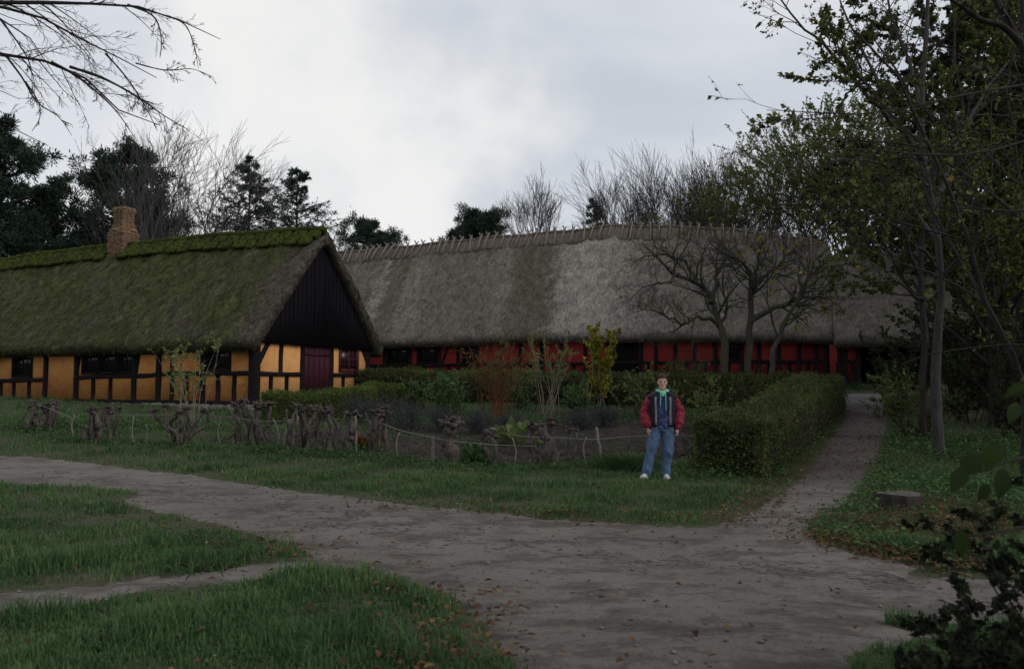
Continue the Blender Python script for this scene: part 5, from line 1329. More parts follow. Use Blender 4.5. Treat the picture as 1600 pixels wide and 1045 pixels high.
# ------------------------------------------------------------------ pollard fence
def pollard(label, px, py, wpx, top, stems, seed, thick=1.0, head=1.0, lean=0.0, forked=False, posts=False):
    r = np.random.RandomState(seed); g = G(px, py); b = np.array([g[0], g[1], g[2] - .04]); s = F / g[1]
    h = (py - top) / s; w = wpx / s
    e = empty('pollard_trunk', b); tag(e, label, 'pollard', 'gnarled pollard trunks of the garden fence')
    mb = MB(); hm = MB()
    for k in range(stems):
        x0 = (k + .5) / stems - .5 if stems > 1 else 0
        x0 = x0 * w * .8; tx = x0 + r.uniform(-.12, .12) * w + lean * h; y0 = r.uniform(-.16, .16); hh = h * r.uniform(.82, 1.0) - .05 * thick * (head > 1.5) * 3
        if forked: bx = x0 * .3
        else: bx = x0 + r.uniform(-.12, .12) * w
        pts = resample([(bx, y0, -.06), (bx + r.uniform(-.07, .07), y0 + r.uniform(-.05, .05), hh * .3), (x0 + r.uniform(-.11, .11), y0 + r.uniform(-.12, .12), hh * .65), (tx, y0, hh)], 12)
        rad = thick * r.uniform(.052, .085) * (1.25 if stems == 1 else 1)
        rr = rad * (1 + .30 * np.sin(np.linspace(0, 14, 12) + r.rand() * 6)) * np.linspace(1.2, .9, 12)
        for _ in range(1):
            mb.tubes(gnarl(pts, r, .012)[None], rr[None], 8)
        for q in range(4):   # burls on the trunk
            i = r.randint(2, 10); a = r.uniform(0, 6.28); p, f = lump(pts[i] + np.array([math.cos(a), math.sin(a), 0]) * rad * .8, (rad * .7,) * 3, None, 8, 6, .2, r, .9); mb.add(p, f)
        nk = int(12 * head)
        for q in range(nk):  # knuckled head
            a = r.uniform(0, 6.28); rd = rad * r.uniform(.2, 1.35) * head; p0 = pts[-1] + np.array([math.cos(a) * rd * 1.2, math.sin(a) * rd, r.uniform(-.05, .07) * head])
            p, f = lump(p0, rad * r.uniform(.32, .62) * np.array([1, 1, .8]), None, 9, 7, .38, r, .9); hm.add(p, f, r.rand())
        for q in range(int(16 * head)):  # cut twig stubs
            a = r.uniform(0, 6.28); dv = nrm(np.array([math.cos(a), math.sin(a), r.uniform(-.1, .9)])); p0 = pts[-1] + dv * rad * .9
            hm.tube([p0, p0 + dv * r.uniform(.03, .10) * min(1.6, max(1, head)) + r.randn(3) * .02], [.020, .013], 5)
    if posts:
        for q in range(7): 
            x0 = r.uniform(-.5, .5) * w; mb.tube(resample([(x0, .05, -.05), (x0 + r.uniform(-.12, .12), -.1, h * .4), (x0 + r.uniform(-.3, .3), -.16, h * r.uniform(.5, .95))], 7), np.linspace(.02, .014, 7), 5)
    mb.build('trunk', M['bark_poll'], e, smooth=True)
    if hm.n: hm.build('head', M['bark_poll'], e, smooth=True)
    return e
pl = [('squat dark pollard stump, leftmost of the fence', 66, 673, 46, 627, 5, .85, 1.0, 0, False, True),
      ('wide pollard clump with knobbly tops below the long ochre wall', 159, 691, 58, 631, 6, .7, 1.0, 0, False, True),
      ('spreading clump of thin crooked pollard stems under the tall pale shrub', 284, 699, 96, 632, 8, .5, .9, 0, True, True),
      ('pollard clump with big knuckled heads before the house corner', 392, 697, 66, 626, 7, .66, 1.2, 0, False, True),
      ('widest pollard clump with many merged heads before the box hedge', 489, 709, 86, 632, 9, .6, 1.15, 0, False, True),
      ('thin pollard beside two slim posts', 550, 706, 16, 636, 1, .95, 1.2, 0, False, False),
      ('leaning double pollard with a tufted head, last before the long sagging rod', 591, 707, 34, 636, 3, .7, 1.3, .04, False, True),
      ('solitary thick pollard with a large round knobbly head', 703, 727, 34, 646, 1, 1.55, 1.3, 0, False, False),
      ('pale thin forked pollard low beside the green mound', 768, 729, 34, 674, 3, .5, .5, 0, True, False),
      ('double grey pollard with a bent rounded top', 842, 727, 26, 652, 2, 1.0, .7, -.03, False, False),
      ('single grey pollard with a split top', 862, 725, 14, 656, 1, .95, .8, 0, False, False),
      ('thin pollard forked like a slingshot', 893, 722, 20, 662, 2, .5, .6, 0, True, False)]
for i, (lb_, px, py, w_, top, st_, th, hd, ln_, fk, ps) in enumerate(pl): pollard(lb_, px, py, w_, top, st_, 400 + i, th, hd, ln_, fk, ps)
def stake(label, pts, r0, r1, seed):
    r = np.random.RandomState(seed); g = G(*pts[0]); w3 = [np.array([g[0], g[1], g[2] - .05])] + [P(px, py, g[1]) for px, py in pts[1:]]
    b = w3[0].copy(); p = resample(w3, 9) - b; mb = MB(); p[1:-1] += r.randn(7, 3) * .006; mb.tube(p, np.linspace(r0, r1, 9) * (1 + .08 * r.randn(9)), 7)
    p_, f = lump(p[-1], (r1 * 1.05, r1 * 1.05, r1 * .5), None, 8, 5, .15, r, .8); mb.add(p_, f)
    o = mb.build('fence_stake', M['stake'], loc=b, smooth=True); tag(o, label, 'stake', 'thin wooden stakes of the garden fence'); return o
sk = [('short straight stake left of the rusty mound', [(537, 707), (538, 690), (538, 672)], .026, .022), ('slim taller stake just right of the short straight one', [(557, 708), (556, 680), (555, 650)], .030, .022),
      ('bowed pale stake right of the rusty mound', [(578, 706), (585, 688), (584, 668), (577, 657)], .024, .020), ('dark capped stake left of the thick pollard', [(676, 722), (677, 700), (677, 682)], .028, .028),
      ('leaning grey stake near the right end of the rod', [(940, 720), (937, 695), (932, 668)], .034, .026), ('slanting thin stake in the widest pollard gap', [(441, 700), (446, 675), (452, 655)], .022, .016), ('second slanting thin stake in the widest pollard gap, right of its twin', [(457, 697), (461, 675), (466, 650)], .020, .015),
      ('slim crooked stick between the second pollard clump and the spreading thin clump', [(212, 694), (206, 675), (209, 650)], .020, .013), ('short slim stick left of the spreading thin clump', [(226, 695), (231, 680), (229, 662)], .018, .012),
      ('slim stick between the spreading thin clump and the big headed clump', [(345, 697), (340, 676), (345, 652)], .020, .013), ('leaning slim stick right of the big headed clump', [(431, 700), (436, 680), (427, 655)], .020, .013),
      ('slim bent stick between the second stump clump and the leftmost stump', [(118, 686), (112, 668), (116, 648)], .020, .013), ('thin pale stick right of the tufted double pollard', [(622, 713), (619, 695), (624, 676)], .018, .012),
      ('thin pale stick between the forked pollard and the double grey pollard', [(803, 728), (806, 706), (801, 684)], .018, .012), ('thin crooked stick right of the split grey pollard', [(915, 722), (911, 700), (917, 682)], .018, .012)]
for i, (lb_, p_, a_, b_) in enumerate(sk): stake(lb_, p_, a_, b_, 440 + i)
def rod(label, pts, r0, r1):
    w3 = []
    for px, py, by in pts:
        d = G(px, by)[1]; w3.append(P(px, py, d))
    w3 = np.array(w3); p = resample(w3, 8 * len(pts)); b = p[0].copy(); mb = MB(); mb.tube(p - b, np.linspace(r0, r1, len(p)) * .6, 6)
    o = mb.build('fence_rod', M['stake'], loc=b, smooth=True); tag(o, label, 'rod', 'long bent rods tied along the fence'); return o
rod('short rod slanting from the leftmost stump', [(60, 632, 676), (85, 641, 680), (112, 652, 684)], .014, .009)
rod('long bent rod along the left pollard clumps', [(140, 650, 690), (185, 648, 692), (237, 648, 695), (300, 648, 697), (345, 650, 697), (400, 657, 700), (430, 658, 702), (475, 654, 704), (540, 655, 706), (582, 657, 706)], .016, .011)
rod('sagging rod from the double pollard past the thick pollard', [(596, 661, 708), (625, 672, 714), (660, 680, 720), (700, 688, 730), (740, 692, 734), (780, 695, 733), (838, 697, 731)], .018, .010)
rod('thin rod along the right fence to behind the person', [(802, 680, 728), (840, 683, 729), (880, 684, 726), (930, 686, 724), (980, 682, 720), (1040, 680, 720), (1085, 681, 722)], .013, .009)

# ------------------------------------------------------------------ stump
g = G(1418, 797); b = np.array([g[0], g[1] + .22, tz1(g[0], g[1] + .22) - .05])
se = empty('tree_stump', b); tag(se, 'low sawn tree stump on the leafy bank right of the path', 'stump')
r = np.random.RandomState(2); mb = MB(); K = 40; rings = []
for z, f in ((0, 1.18), (.05, 1.05), (.10, .97), (.15, .95), (.20, .97), (.222, .93)):
    a = np.linspace(0, 2 * np.pi, K, endpoint=False); rad = .26 * f * (1 + .07 * np.sin(3 * a + 1) + .04 * np.sin(7 * a) + .03 * np.sin(11 * a + z * 9) + (.22 * (np.sin(4 * a + .6) > .3) * (z < .12)) * (1 - z / .13) + .015 * np.sin(17 * a) + .08 * (z < .08) * np.sin(5 * a))
    rings.append(np.column_stack([np.cos(a) * rad * 1.1, np.sin(a) * rad, np.full(K, z) + .012 * np.sin(a * 2)]))
V = np.vstack(rings); i = np.arange(6 * K).reshape(6, K); kx = np.roll(i, -1, 1)
mb.add(V, np.stack([i[:-1], kx[:-1], kx[1:], i[1:]], -1).reshape(-1, 4)); mb.build('trunk', M['bark_dark'], se, smooth=True)
t = NT('weathered_sawn_wood'); o_ = t.coord('Object'); wv = t.n('ShaderNodeTexWave', wave_type='RINGS', rings_direction='Z'); wv.inputs['Scale'].default_value = 14; wv.inputs['Distortion'].default_value = 2.5; t.l(o_, wv.inputs['Vector']); a = t.noise(o_, 14, 5)
col = t.mix(t.ramp(a, [(.35, 0.), (.65, 1.)]), (.060, .052, .043), (.135, .122, .105)); col = t.mix(t.math('MULTIPLY', wv.outputs['Fac'], .35), col, (.07, .06, .05)); t.col(col).bump(a, .6, .01)
mb = MB(); top = rings[-1] * np.array([.99, .99, 1]) + np.array([0, 0, .004]); vs = [top]; 
for sc_ in (.66, .33): vs.append(top * np.array([sc_, sc_, 1]) + np.column_stack([np.zeros((K, 2)), r.uniform(-.006, .006, K)]))
V = np.vstack(vs + [np.array([[0, 0, .227]])]); i = np.arange(3 * K).reshape(3, K); kx = np.roll(i, -1, 1)
mb.add(V, [list(q) for q in np.stack([i[:-1], kx[:-1], kx[1:], i[1:]], -1).reshape(-1, 4)] + [[i[2][q], kx[2][q], 3 * K] for q in range(K)]); mb.build('sawn_top', t.m, se, smooth=True)

# ------------------------------------------------------------------ grass, ground cover, fallen leaves
def blocked(x, y, roads=True, soil=True):
    bad = np.zeros(len(x), bool)
    if roads:
        for pg in (ROAD, PATH, COURT): bad |= poly_in(pg, x, y)
    if soil: bad |= poly_in(SOIL, x, y)
    for hs, x0, x1, w in ((Yh, -.1, 24, YW + .1), (Rh, -.1, 34, RW + .1), (Wh, -9, 0, RW + .1)):
        lx = (x - hs.o[0]) * hs.x[0] + (y - hs.o[1]) * hs.x[1]; ly = (x - hs.o[0]) * hs.y[0] + (y - hs.o[1]) * hs.y[1]
        bad |= (lx > x0) & (lx < x1) & (np.abs(ly) < w)
    return bad
def polar(n, d0, d1, r, p=1.0):
    d = d0 * (d1 / d0) ** r.rand(n); a = np.radians(r.uniform(-41, 41, n)); return d * np.sin(a) / np.cos(a) * .98, d
r = np.random.RandomState(77)
x, y = polar(760000, 1.9, 30, r); k = ~blocked(x, y); k &= ~((x > 3.2) & (x < 12) & (y > 14.6) & (x > HC0[0] - .5 + (y - HC0[1]) * .55) & (x < HC0[0] + .5 + (y - HC0[1]) * .55))
# the grass thins to bare soil under the trees on the right
wood = 1 / (1 + np.exp(-(x - 7.5 - .35 * (y - 9)) * 1.2)) * (y > 5); k &= r.rand(len(x)) > wood * .88
pn = fbm(np.column_stack([x, y, x * 0]), .8); k &= r.rand(len(x)) < .72 + .35 * pn
# worn fringe next to the road
def near(x, y, poly, dd):
    c = np.zeros(len(x), bool)
    for ax, ay in ((dd, 0), (-dd, 0), (0, dd), (0, -dd)): c |= poly_in(poly, x + ax, y + ay)
    return c
idx_ = np.where(k)[0]; x, y = x[idx_], y[idx_]
fr = near(x, y, ROAD, .16) | near(x, y, PATH, .14)
fr2 = near(x, y, ROAD, .5); k = ~(fr & (r.rand(len(x)) < .35)) & ~(fr2 & (r.rand(len(x)) < .22 + .45 * fbm(np.column_stack([x, y, x * 0]), 1.4))); x, y, fr = x[k], y[k], fr[k]
EP = []
for pg, dens in ((ROAD, 150), (PATH, 110)):
    e0 = pg; e1 = np.roll(pg, -1, 0); mid = .5 * (e0 + e1); L_ = np.linalg.norm(e1 - e0, axis=1); kk = (mid[:, 1] > 1.8) & (np.abs(mid[:, 0]) < mid[:, 1] * .9 + 1)
    for a_, b_, l_, m_ in zip(e0[kk], e1[kk], L_[kk], mid[kk]):
        c_ = max(1, int(l_ * dens * (4.5 / max(3, m_[1])) ** .6)); u_ = r.rand(c_, 1); EP.append(a_ * (1 - u_) + b_ * u_ + r.randn(c_, 2) * .055)
EP = np.vstack(EP); other = poly_in(ROAD, EP[:, 0], EP[:, 1]) & poly_in(PATH, EP[:, 0], EP[:, 1]); deep = ~near(EP[:, 0], EP[:, 1], ROAD, .12) | True
inr = np.ones(len(EP), bool)
for ax_s, ay_s in ((.22, 0), (-.22, 0), (0, .22), (0, -.22)): inr &= poly_in(ROAD, EP[:, 0] + ax_s, EP[:, 1] + ay_s) | poly_in(PATH, EP[:, 0] + ax_s, EP[:, 1] + ay_s) | poly_in(COURT, EP[:, 0] + ax_s, EP[:, 1] + ay_s)
tr_ = (np.abs(EP[:, 0] + 3.2) < 2.6) & (EP[:, 1] < 6.6) & (EP[:, 1] > 4.4) & (r.rand(len(EP)) < .75)
EP = EP[~inr & ~tr_ & (fbm(np.column_stack([EP, EP[:, 0] * 0]), 1.9) > -.45)]
XC, YC_ = r.uniform(1.3, 3.8, 42000), r.uniform(2.2, 5.4, 42000); kc = ~blocked(XC, YC_); XC, YC_ = XC[kc], YC_[kc]
x = np.r_[x, EP[:, 0], XC]; y = np.r_[y, EP[:, 1], YC_]; fr = np.r_[fr, np.ones(len(EP), bool), np.zeros(len(XC), bool)]
n = len(x); sc1 = (y / 3.2) ** .55
tall = np.clip(.75 + .55 * fbm(np.column_stack([x, y, x * 0 + 3]), 1.7), .35, 1.5) * np.where(fr, .6, 1.0) * np.where(y > 8, .50, 1.0)
h = np.clip(.085 * sc1 * tall * r.uniform(.3, 1.5, n), .015, .24); wd = .0030 * sc1 * r.uniform(.5, 1.5, n) * 1.15
az = r.uniform(0, 6.283, n); lean = r.uniform(.15, .85, n); dx = np.column_stack([np.cos(az), np.sin(az)]); sx = np.column_stack([-dx[:, 1], dx[:, 0]])
z0 = tz(x, y) - .01; V = np.zeros((n, 5, 3)); b2 = np.column_stack([x, y])
V[:, 0, :2] = b2 - sx * wd[:, None]; V[:, 1, :2] = b2 + sx * wd[:, None]; V[:, 0, 2] = V[:, 1, 2] = z0
m_ = b2 + dx * (h * lean * .35)[:, None]; V[:, 2, :2] = m_ + sx * (wd * .75)[:, None]; V[:, 3, :2] = m_ - sx * (wd * .75)[:, None]; V[:, 2, 2] = V[:, 3, 2] = z0 + h * .62
V[:, 4, :2] = b2 + dx * (h * lean * .95)[:, None]; V[:, 4, 2] = z0 + h * (1.05 - .45 * lean)
mb = MB(); rn = np.clip(.42 + .32 * r.randn(n) * .6 + .2 * fbm(np.column_stack([x, y, x * 0 + 9]), .7) + .18 * fr, 0, 1); bi = np.arange(n)[:, None] * 5
mb.add(V.reshape(-1, 3), bi + np.array([0, 1, 2, 3]), np.repeat(rn, 5))
mb.f.append(bi + np.array([3, 2, 4])); mb.m.append(np.zeros(n, int))
mb.build('grass', M['grass'])['kind'] = 'stuff'

# low leafy weeds: along the fence foot, under the hedge, on the bank and in the near grass
def weeds(n, pts, size, zh, r):
    x, y = pts; z = tz(x, y) + np.abs(r.randn(len(x))) * zh
    return np.column_stack([x, y, z]), size * r.uniform(.6, 1.4, len(x))
mb = MB(); r = np.random.RandomState(78); PS, SZ = [], []
def along(pxs, n, sd, r):
    pts = np.array([G(*p)[:2] for p in pxs]); t = r.uniform(0, len(pts) - 1.001, n); i = t.astype(int); f = (t - i)[:, None]
    q = pts[i] * (1 - f) + pts[i + 1] * f + r.randn(n, 2) * sd; return q[:, 0], q[:, 1]
for pxs, n, sd, sz, zh in (([(0, 668), (60, 676), (130, 690), (290, 702), (400, 704), (480, 712), (560, 714), (660, 726)], 7500, .28, .045, .09),
                           ([(660, 728), (760, 733), (870, 731), (960, 722), (1000, 726)], 3800, .22, .045, .06),
                           ([(20, 662), (120, 668), (200, 668), (330, 672)], 5000, .55, .06, .12),
                           ([(960, 722), (985, 726), (1005, 728)], 900, .14, .05, .10),
                           ([(1075, 745), (1180, 742), (1235, 710), (1270, 680), (1300, 650)], 4200, .26, .05, .10),
                           ([(1395, 665), (1385, 715), (1350, 765), (1300, 815)], 3800, .32, .05, .08),
                           ([(1290, 828), (1340, 845), (1400, 862), (1500, 880), (1600, 880)], 2600, .25, .05, .05),
                           ([(1400, 740), (1480, 760), (1560, 770), (1640, 800)], 7000, .8, .055, .09),
                           ([(1440, 700), (1520, 700), (1620, 720)], 6000, 1.0, .06, .12),
                           ([(640, 660), (760, 662), (900, 660), (1000, 655)], 3500, .5, .055, .08),
                           ([(820, 660), (900, 652), (1000, 648), (1060, 650)], 3500, .5, .05, .08), ([(650, 690), (760, 690), (880, 690), (1000, 690)], 1700, .7, .045, .05), ([(450, 690), (600, 690), (640, 670)], 1500, .5, .045, .07),
                           ([(1330, 608), (1370, 608)], 1200, .4, .06, .12)):
    x, y = along(pxs, n, sd, r); k = ~blocked(x, y, True, False); x, y = x[k], y[k]; p, s_ = weeds(n, (x, y), sz, zh, r); PS.append(p); SZ.append(s_)
x, y = polar(11000, 1.9, 9.0, r); k = ~blocked(x, y) & (x < 1.2) & (fbm(np.column_stack([x, y, x * 0]), 1.1) > .0); x, y = x[k], y[k]; p, s_ = weeds(0, (x, y), .027, .035, r); PS.append(p); SZ.append(s_)
x, y = polar(9000, 5, 16, r); k = ~blocked(x, y) & (x > 4.2 + .25 * y * .8); x, y = x[k], y[k]; p, s_ = weeds(0, (x, y), .05, .05, r); PS.append(p); SZ.append(s_)
pos = np.vstack(PS); sz = np.concatenate(SZ); n = len(pos)
mb.leaves(pos, r.randn(n, 3) * np.array([1, 1, .35]) + np.array([0, 0, .15]), sz, ratio=.75, fold=.2, rnd=r.rand(n), up=np.tile([0, 0, 1.4], (n, 1)))
mb.build('ground_cover', M['weed'])['kind'] = 'stuff'

# fallen leaves
mb = MB(); r = np.random.RandomState(79); X, Y = [], []
for pxs, n, sd in (([(480, 880), (600, 905), (680, 935), (760, 985)], 170, .3), ([(560, 790), (760, 800), (900, 810), (1100, 822)], 420, .35), ([(1130, 822), (1200, 775), (1260, 715), (1300, 660), (1320, 635)], 1500, .28), ([(1270, 838), (1350, 860), (1450, 882), (1580, 895)], 900, .25),
                    ([(1300, 810), (1400, 830), (1520, 850)], 700, .5), ([(1440, 780), (1530, 810), (1620, 850)], 1100, .6), ([(1385, 640), (1380, 690), (1340, 750)], 500, .3), ([(300, 830), (420, 858), (470, 868)], 160, .35), ([(700, 1000), (740, 1030)], 140, .3),
                    ([(600, 705), (760, 712), (900, 705), (1000, 690)], 420, .7), ([(1330, 660), (1340, 700), (1300, 750)], 420, .4), ([(1400, 690), (1500, 730), (1600, 760)], 900, 1.0)):
    x, y = along(pxs, n, sd, r); X.append(x); Y.append(y)
x, y = polar(380, 2, 20, r); X.append(x); Y.append(y)
x = np.concatenate(X); y = np.concatenate(Y); k = y > 1.6; x, y = x[k], y[k]
onroad = poly_in(ROAD, x, y) | poly_in(PATH, x, y)
z = tz(x, y) + np.where(onroad, .045, .05 + .03 * r.rand(len(x))); n = len(x)
mb.leaves(np.column_stack([x, y, z]), r.randn(n, 3) * np.array([1, 1, .18]), r.uniform(.022, .065, n), ratio=.72, fold=.35, shape='leaf', rnd=r.rand(n), up=np.tile([0, 0, 2.5], (n, 1)), curl=.15)
mb.build('fallen_leaves', M['fallen'])['kind'] = 'stuff'
# loose stones and clods on the road
mb = MB(); r = np.random.RandomState(80); x, y = polar(3000, 2.3, 14, r); k = poly_in(ROAD, x, y); x, y = x[k], y[k]
oc = np.array([[1, 0, 0], [0, 1, 0], [-1, 0, 0], [0, -1, 0], [0, 0, .7], [0, 0, -.5]], float); of = np.array([[0, 1, 4], [1, 2, 4], [2, 3, 4], [3, 0, 4], [1, 0, 5], [2, 1, 5], [3, 2, 5], [0, 3, 5]])
n = len(x); s_ = .005 * (1 + 2.6 * r.rand(n) ** 6) * (y / 4) ** .4; V = oc[None] * s_[:, None, None] * r.uniform(.6, 1.4, (n, 6, 3)); V[..., 0] *= r.uniform(.8, 1.8, (n, 1)); V += np.column_stack([x, y, tz(x, y) + .022])[:, None, :]
mb.add(V.reshape(-1, 3), (np.arange(n)[:, None, None] * 6 + of[None]).reshape(-1, 3), np.repeat(r.rand(n), 6)); t = NT('pebbles'); t.col(t.ramp(t.attr(), [(0, (.07, .062, .056)), (.6, (.14, .128, .117)), (1, (.20, .185, .17))])); mb.build('gravel', t.m)['kind'] = 'stuff'
mb = MB(); r = np.random.RandomState(83); lo_, hi_ = SOIL.min(0), SOIL.max(0); n = 16000; x = r.uniform(lo_[0], hi_[0], n); y = r.uniform(lo_[1], hi_[1], n); k = poly_in(SOIL, x, y); x, y = x[k], y[k]; n = len(x)
s_ = .016 * (1 + 2.6 * r.rand(n) ** 4); V = oc[None] * s_[:, None, None] * r.uniform(.5, 1.5, (n, 6, 3)) + np.column_stack([x, y, tz(x, y) + .018])[:, None, :]
mb.add(V.reshape(-1, 3), (np.arange(n)[:, None, None] * 6 + of[None]).reshape(-1, 3), np.repeat(r.rand(n), 6)); mb.build('soil_clods', M['soil'])['kind'] = 'stuff'
mb = MB(); r = np.random.RandomState(84); XX, YY = [], []
for pxs, n, sd in (([(250, 768), (420, 790), (600, 812), (800, 832)], 900, .20), ([(420, 800), (560, 830), (700, 850), (900, 862)], 700, .18), ([(820, 850), (1000, 872), (1200, 888), (1400, 908)], 900, .16), ([(60, 740), (200, 752), (340, 770)], 300, .2)):
    x, y = along(pxs, n, sd, r); XX.append(x); YY.append(y)
x, y = np.concatenate(XX), np.concatenate(YY); k = poly_in(ROAD, x, y) & (fbm(np.column_stack([x, y, x * 0]), 2.6) > -.1); x, y = x[k], y[k]; n = len(x)
s_ = .009 * (1 + 2.4 * r.rand(n) ** 3); V = oc[None] * s_[:, None, None] * r.uniform(.5, 1.5, (n, 6, 3)) * np.array([1.7, 1, .38]) + np.column_stack([x, y, tz(x, y) + .014])[:, None, :]
mb.add(V.reshape(-1, 3), (np.arange(n)[:, None, None] * 6 + of[None]).reshape(-1, 3), np.repeat(r.rand(n), 6)); t = NT('wet_mud'); a = t.noise(t.coord('Object'), 30, 5); t.col(t.ramp(a, [(.3, (.062, .053, .046)), (.7, (.118, .104, .092))])).bump(a, .6, .02); mb.build('mud_clods', t.m)['kind'] = 'stuff'
# small fallen stick on the road and a grass clump by the person
q = np.array([P(1388, 897, 6.3), P(1405, 899, 6.28), P(1420, 905, 6.2)]); q[:, 2] = tz(q[:, 0], q[:, 1]) + .035; q = np.array([G(1345, 896), G(1375, 899), G(1398, 905), G(1416, 912)]) + np.array([0, 0, .034]); b = q[0].copy()
mb = MB(); mb.tube(resample(q, 8) - b, np.linspace(.007, .010, 8), 6); o = mb.build('fallen_stick', M['stake'], loc=b); tag(o, 'short pale bent stick lying on the road at the right', 'stick')
def tussock(label, px, py, h, n, seed, spread=.5):
    r = np.random.RandomState(seed); g = G(px, py); mb = MB(); az = r.uniform(0, 6.28, n); st = np.column_stack([r.randn(n) * .09 * spread * 2, r.randn(n) * .09 * spread * 2, np.zeros(n)])
    p = grow(st, np.column_stack([np.cos(az) * spread, np.sin(az) * spread, np.ones(n)]), h * r.uniform(.6, 1.1, n), 6, .05, -.13, r); mb.tubes(p, np.linspace(.007, .0012, 6)[None] * np.ones((n, 1)), 3, rnd=r.uniform(.1, .6, n))
    o = mb.build('grass_tussock', M['grass'], loc=g - np.array([0, 0, .02])); tag(o, label, 'grass tussock', 'arching grass tussocks'); return o
tussock('dark arching grass tussock left of the standing person', 985, 734, .55, 420, 501, .8)
tussock('smaller arching grass tussock further left of the person', 962, 732, .42, 260, 502, .8)
tussock('dark grass tussock at the tip of the grass island', 325, 888, .20, 260, 503, .7)

# ------------------------------------------------------------------ near plants at the right edge
# broad-leaved sapling rooted outside the right edge
hb0 = np.array([2.75, 2.75, tz1(2.75, 2.75) - .03]); e = empty('broadleaf_sapling', hb0); tag(e, 'sapling at the right edge with large green toothed leaves hanging in', 'sapling')
br = [[topx(*hb0), topx(2.7, 2.75, .7), topx(2.5, 2.7, 1.3), topx(2.2, 2.6, 1.7)],
      [topx(2.68, 2.75, .8), (1720, 690, 2.75), (1640, 705, 2.7), (1570, 722, 2.65), (1520, 740, 2.6)],
      [topx(2.55, 2.72, 1.2), (1720, 560, 2.7), (1650, 590, 2.7), (1600, 605, 2.7), (1575, 622, 2.7)],
      [topx(2.7, 2.75, .6), (1720, 800, 2.7), (1640, 815, 2.6), (1560, 830, 2.5), (1510, 838, 2.45)],
      [topx(2.6, 2.7, 1.0), (1700, 740, 2.9), (1650, 750, 2.9), (1600, 765, 2.9)]]
mb = MB()
for q in br: p, a = limb(q, .012, .003, 10); mb.tube(p - hb0, a, 6)
mb.build('stem', M['twig_dark'], e, smooth=True)
LF = [(1560, 700, 2.65, -.2, -.5, .15), (1535, 722, 2.62, -.7, -.5, .15), (1508, 742, 2.6, -.6, -.75, .13), (1566, 742, 2.6, -.2, -.9, .14), (1500, 838, 2.45, .1, -1, .12), (1602, 612, 2.7, -.8, -.55, .11), (1590, 640, 2.7, -.5, -.8, .11),
      (1610, 790, 2.8, .3, -.8, .12), (1545, 768, 2.7, -.5, -.6, .09)]
for px, py, d, dx_, dz_, sz in LF:
    lb = MB(); pp = P(px, py - 12, d) - hb0
    lb.leaves(pp[None], np.array([[dx_, r.uniform(-.3, .1), dz_]]), np.array([sz * .72]), ratio=.60, fold=.10, shape='leaf', curl=.35, up=np.array([[0.2, -1.2, .9]]), rnd=np.array([r.rand()])); lb.build('leaf', M['leaf_near'], e, smooth=True)
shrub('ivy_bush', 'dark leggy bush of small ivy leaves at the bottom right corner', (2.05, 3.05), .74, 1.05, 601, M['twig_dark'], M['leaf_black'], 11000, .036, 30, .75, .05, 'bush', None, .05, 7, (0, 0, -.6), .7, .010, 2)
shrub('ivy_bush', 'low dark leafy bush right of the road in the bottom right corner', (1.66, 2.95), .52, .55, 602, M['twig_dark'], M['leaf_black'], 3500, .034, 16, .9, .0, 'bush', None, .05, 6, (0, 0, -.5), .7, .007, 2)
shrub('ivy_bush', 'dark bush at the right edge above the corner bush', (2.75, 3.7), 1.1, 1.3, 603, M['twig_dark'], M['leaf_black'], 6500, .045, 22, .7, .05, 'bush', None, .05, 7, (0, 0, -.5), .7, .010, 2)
# ------------------------------------------------------------------ the person standing on the verge
def ell(path, rx, ry, sides=16, ux=None):
    """loft of ellipses: rx along the given side vector, ry across"""
    path = np.asarray(path, float); n = len(path); t = nrm(np.gradient(path, axis=0))
    ux = np.array([1.0, 0, 0]) if ux is None else np.asarray(ux, float)
    a = np.arange(sides) * 2 * np.pi / sides; V = []
    for i in range(n):
        u = nrm(ux - t[i] * (ux @ t[i])); w = np.cross(t[i], u)
        V.append(path[i] + np.outer(np.cos(a), u) * rx[i] + np.outer(np.sin(a), w) * ry[i])
    V = np.vstack(V); i = np.arange(n * sides).reshape(n, sides); k = np.roll(i, -1, 1)
    f = [list(q) for q in np.stack([i[:-1], k[:-1], k[1:], i[1:]], -1).reshape(-1, 4)] + [list(i[0][::-1]), list(i[-1])]
    return V, f
def fused(mb, name, mat, parent, voxel, smooth=6, fac=.5, disp=None):
    """one continuous skin from overlapping shapes"""
    o = mb.build('tmp_form', mat)
    m = o.modifiers.new('r', 'REMESH'); m.mode = 'VOXEL'; m.voxel_size = voxel
    s_ = o.modifiers.new('s', 'SMOOTH'); s_.iterations = smooth; s_.factor = fac
    me = bpy.data.meshes.new_from_object(o.evaluated_get(bpy.context.evaluated_depsgraph_get()))
    old = o.data; bpy.data.objects.remove(o); bpy.data.meshes.remove(old)
    if disp is not None:
        co = np.zeros(len(me.vertices) * 3); me.vertices.foreach_get('co', co); co = co.reshape(-1, 3); nn = np.zeros(len(co) * 3); me.vertices.foreach_get('normal', nn)
        co = co + nn.reshape(-1, 3) * disp(co)[:, None]; me.vertices.foreach_set('co', co.ravel())
    me.polygons.foreach_set('use_smooth', np.ones(len(me.polygons), bool)); me.name = name
    me.materials.clear(); me.materials.append(mat); me.update()
    p = bpy.data.objects.new(name, me); COL.objects.link(p); p.parent = parent; return p
def pm(name, stops, scale=20, rough=.8, bump=.3, det=4):
    t = NT(name); a = t.noise(t.coord('Object'), scale, det, .6); t.col(t.ramp(a, stops)).bump(a, bump, .01).rough(rough); return t.m
skin = pm('skin', [(.3, (.44, .26, .20)), (.7, (.54, .33, .26))], 12, .55, .05)
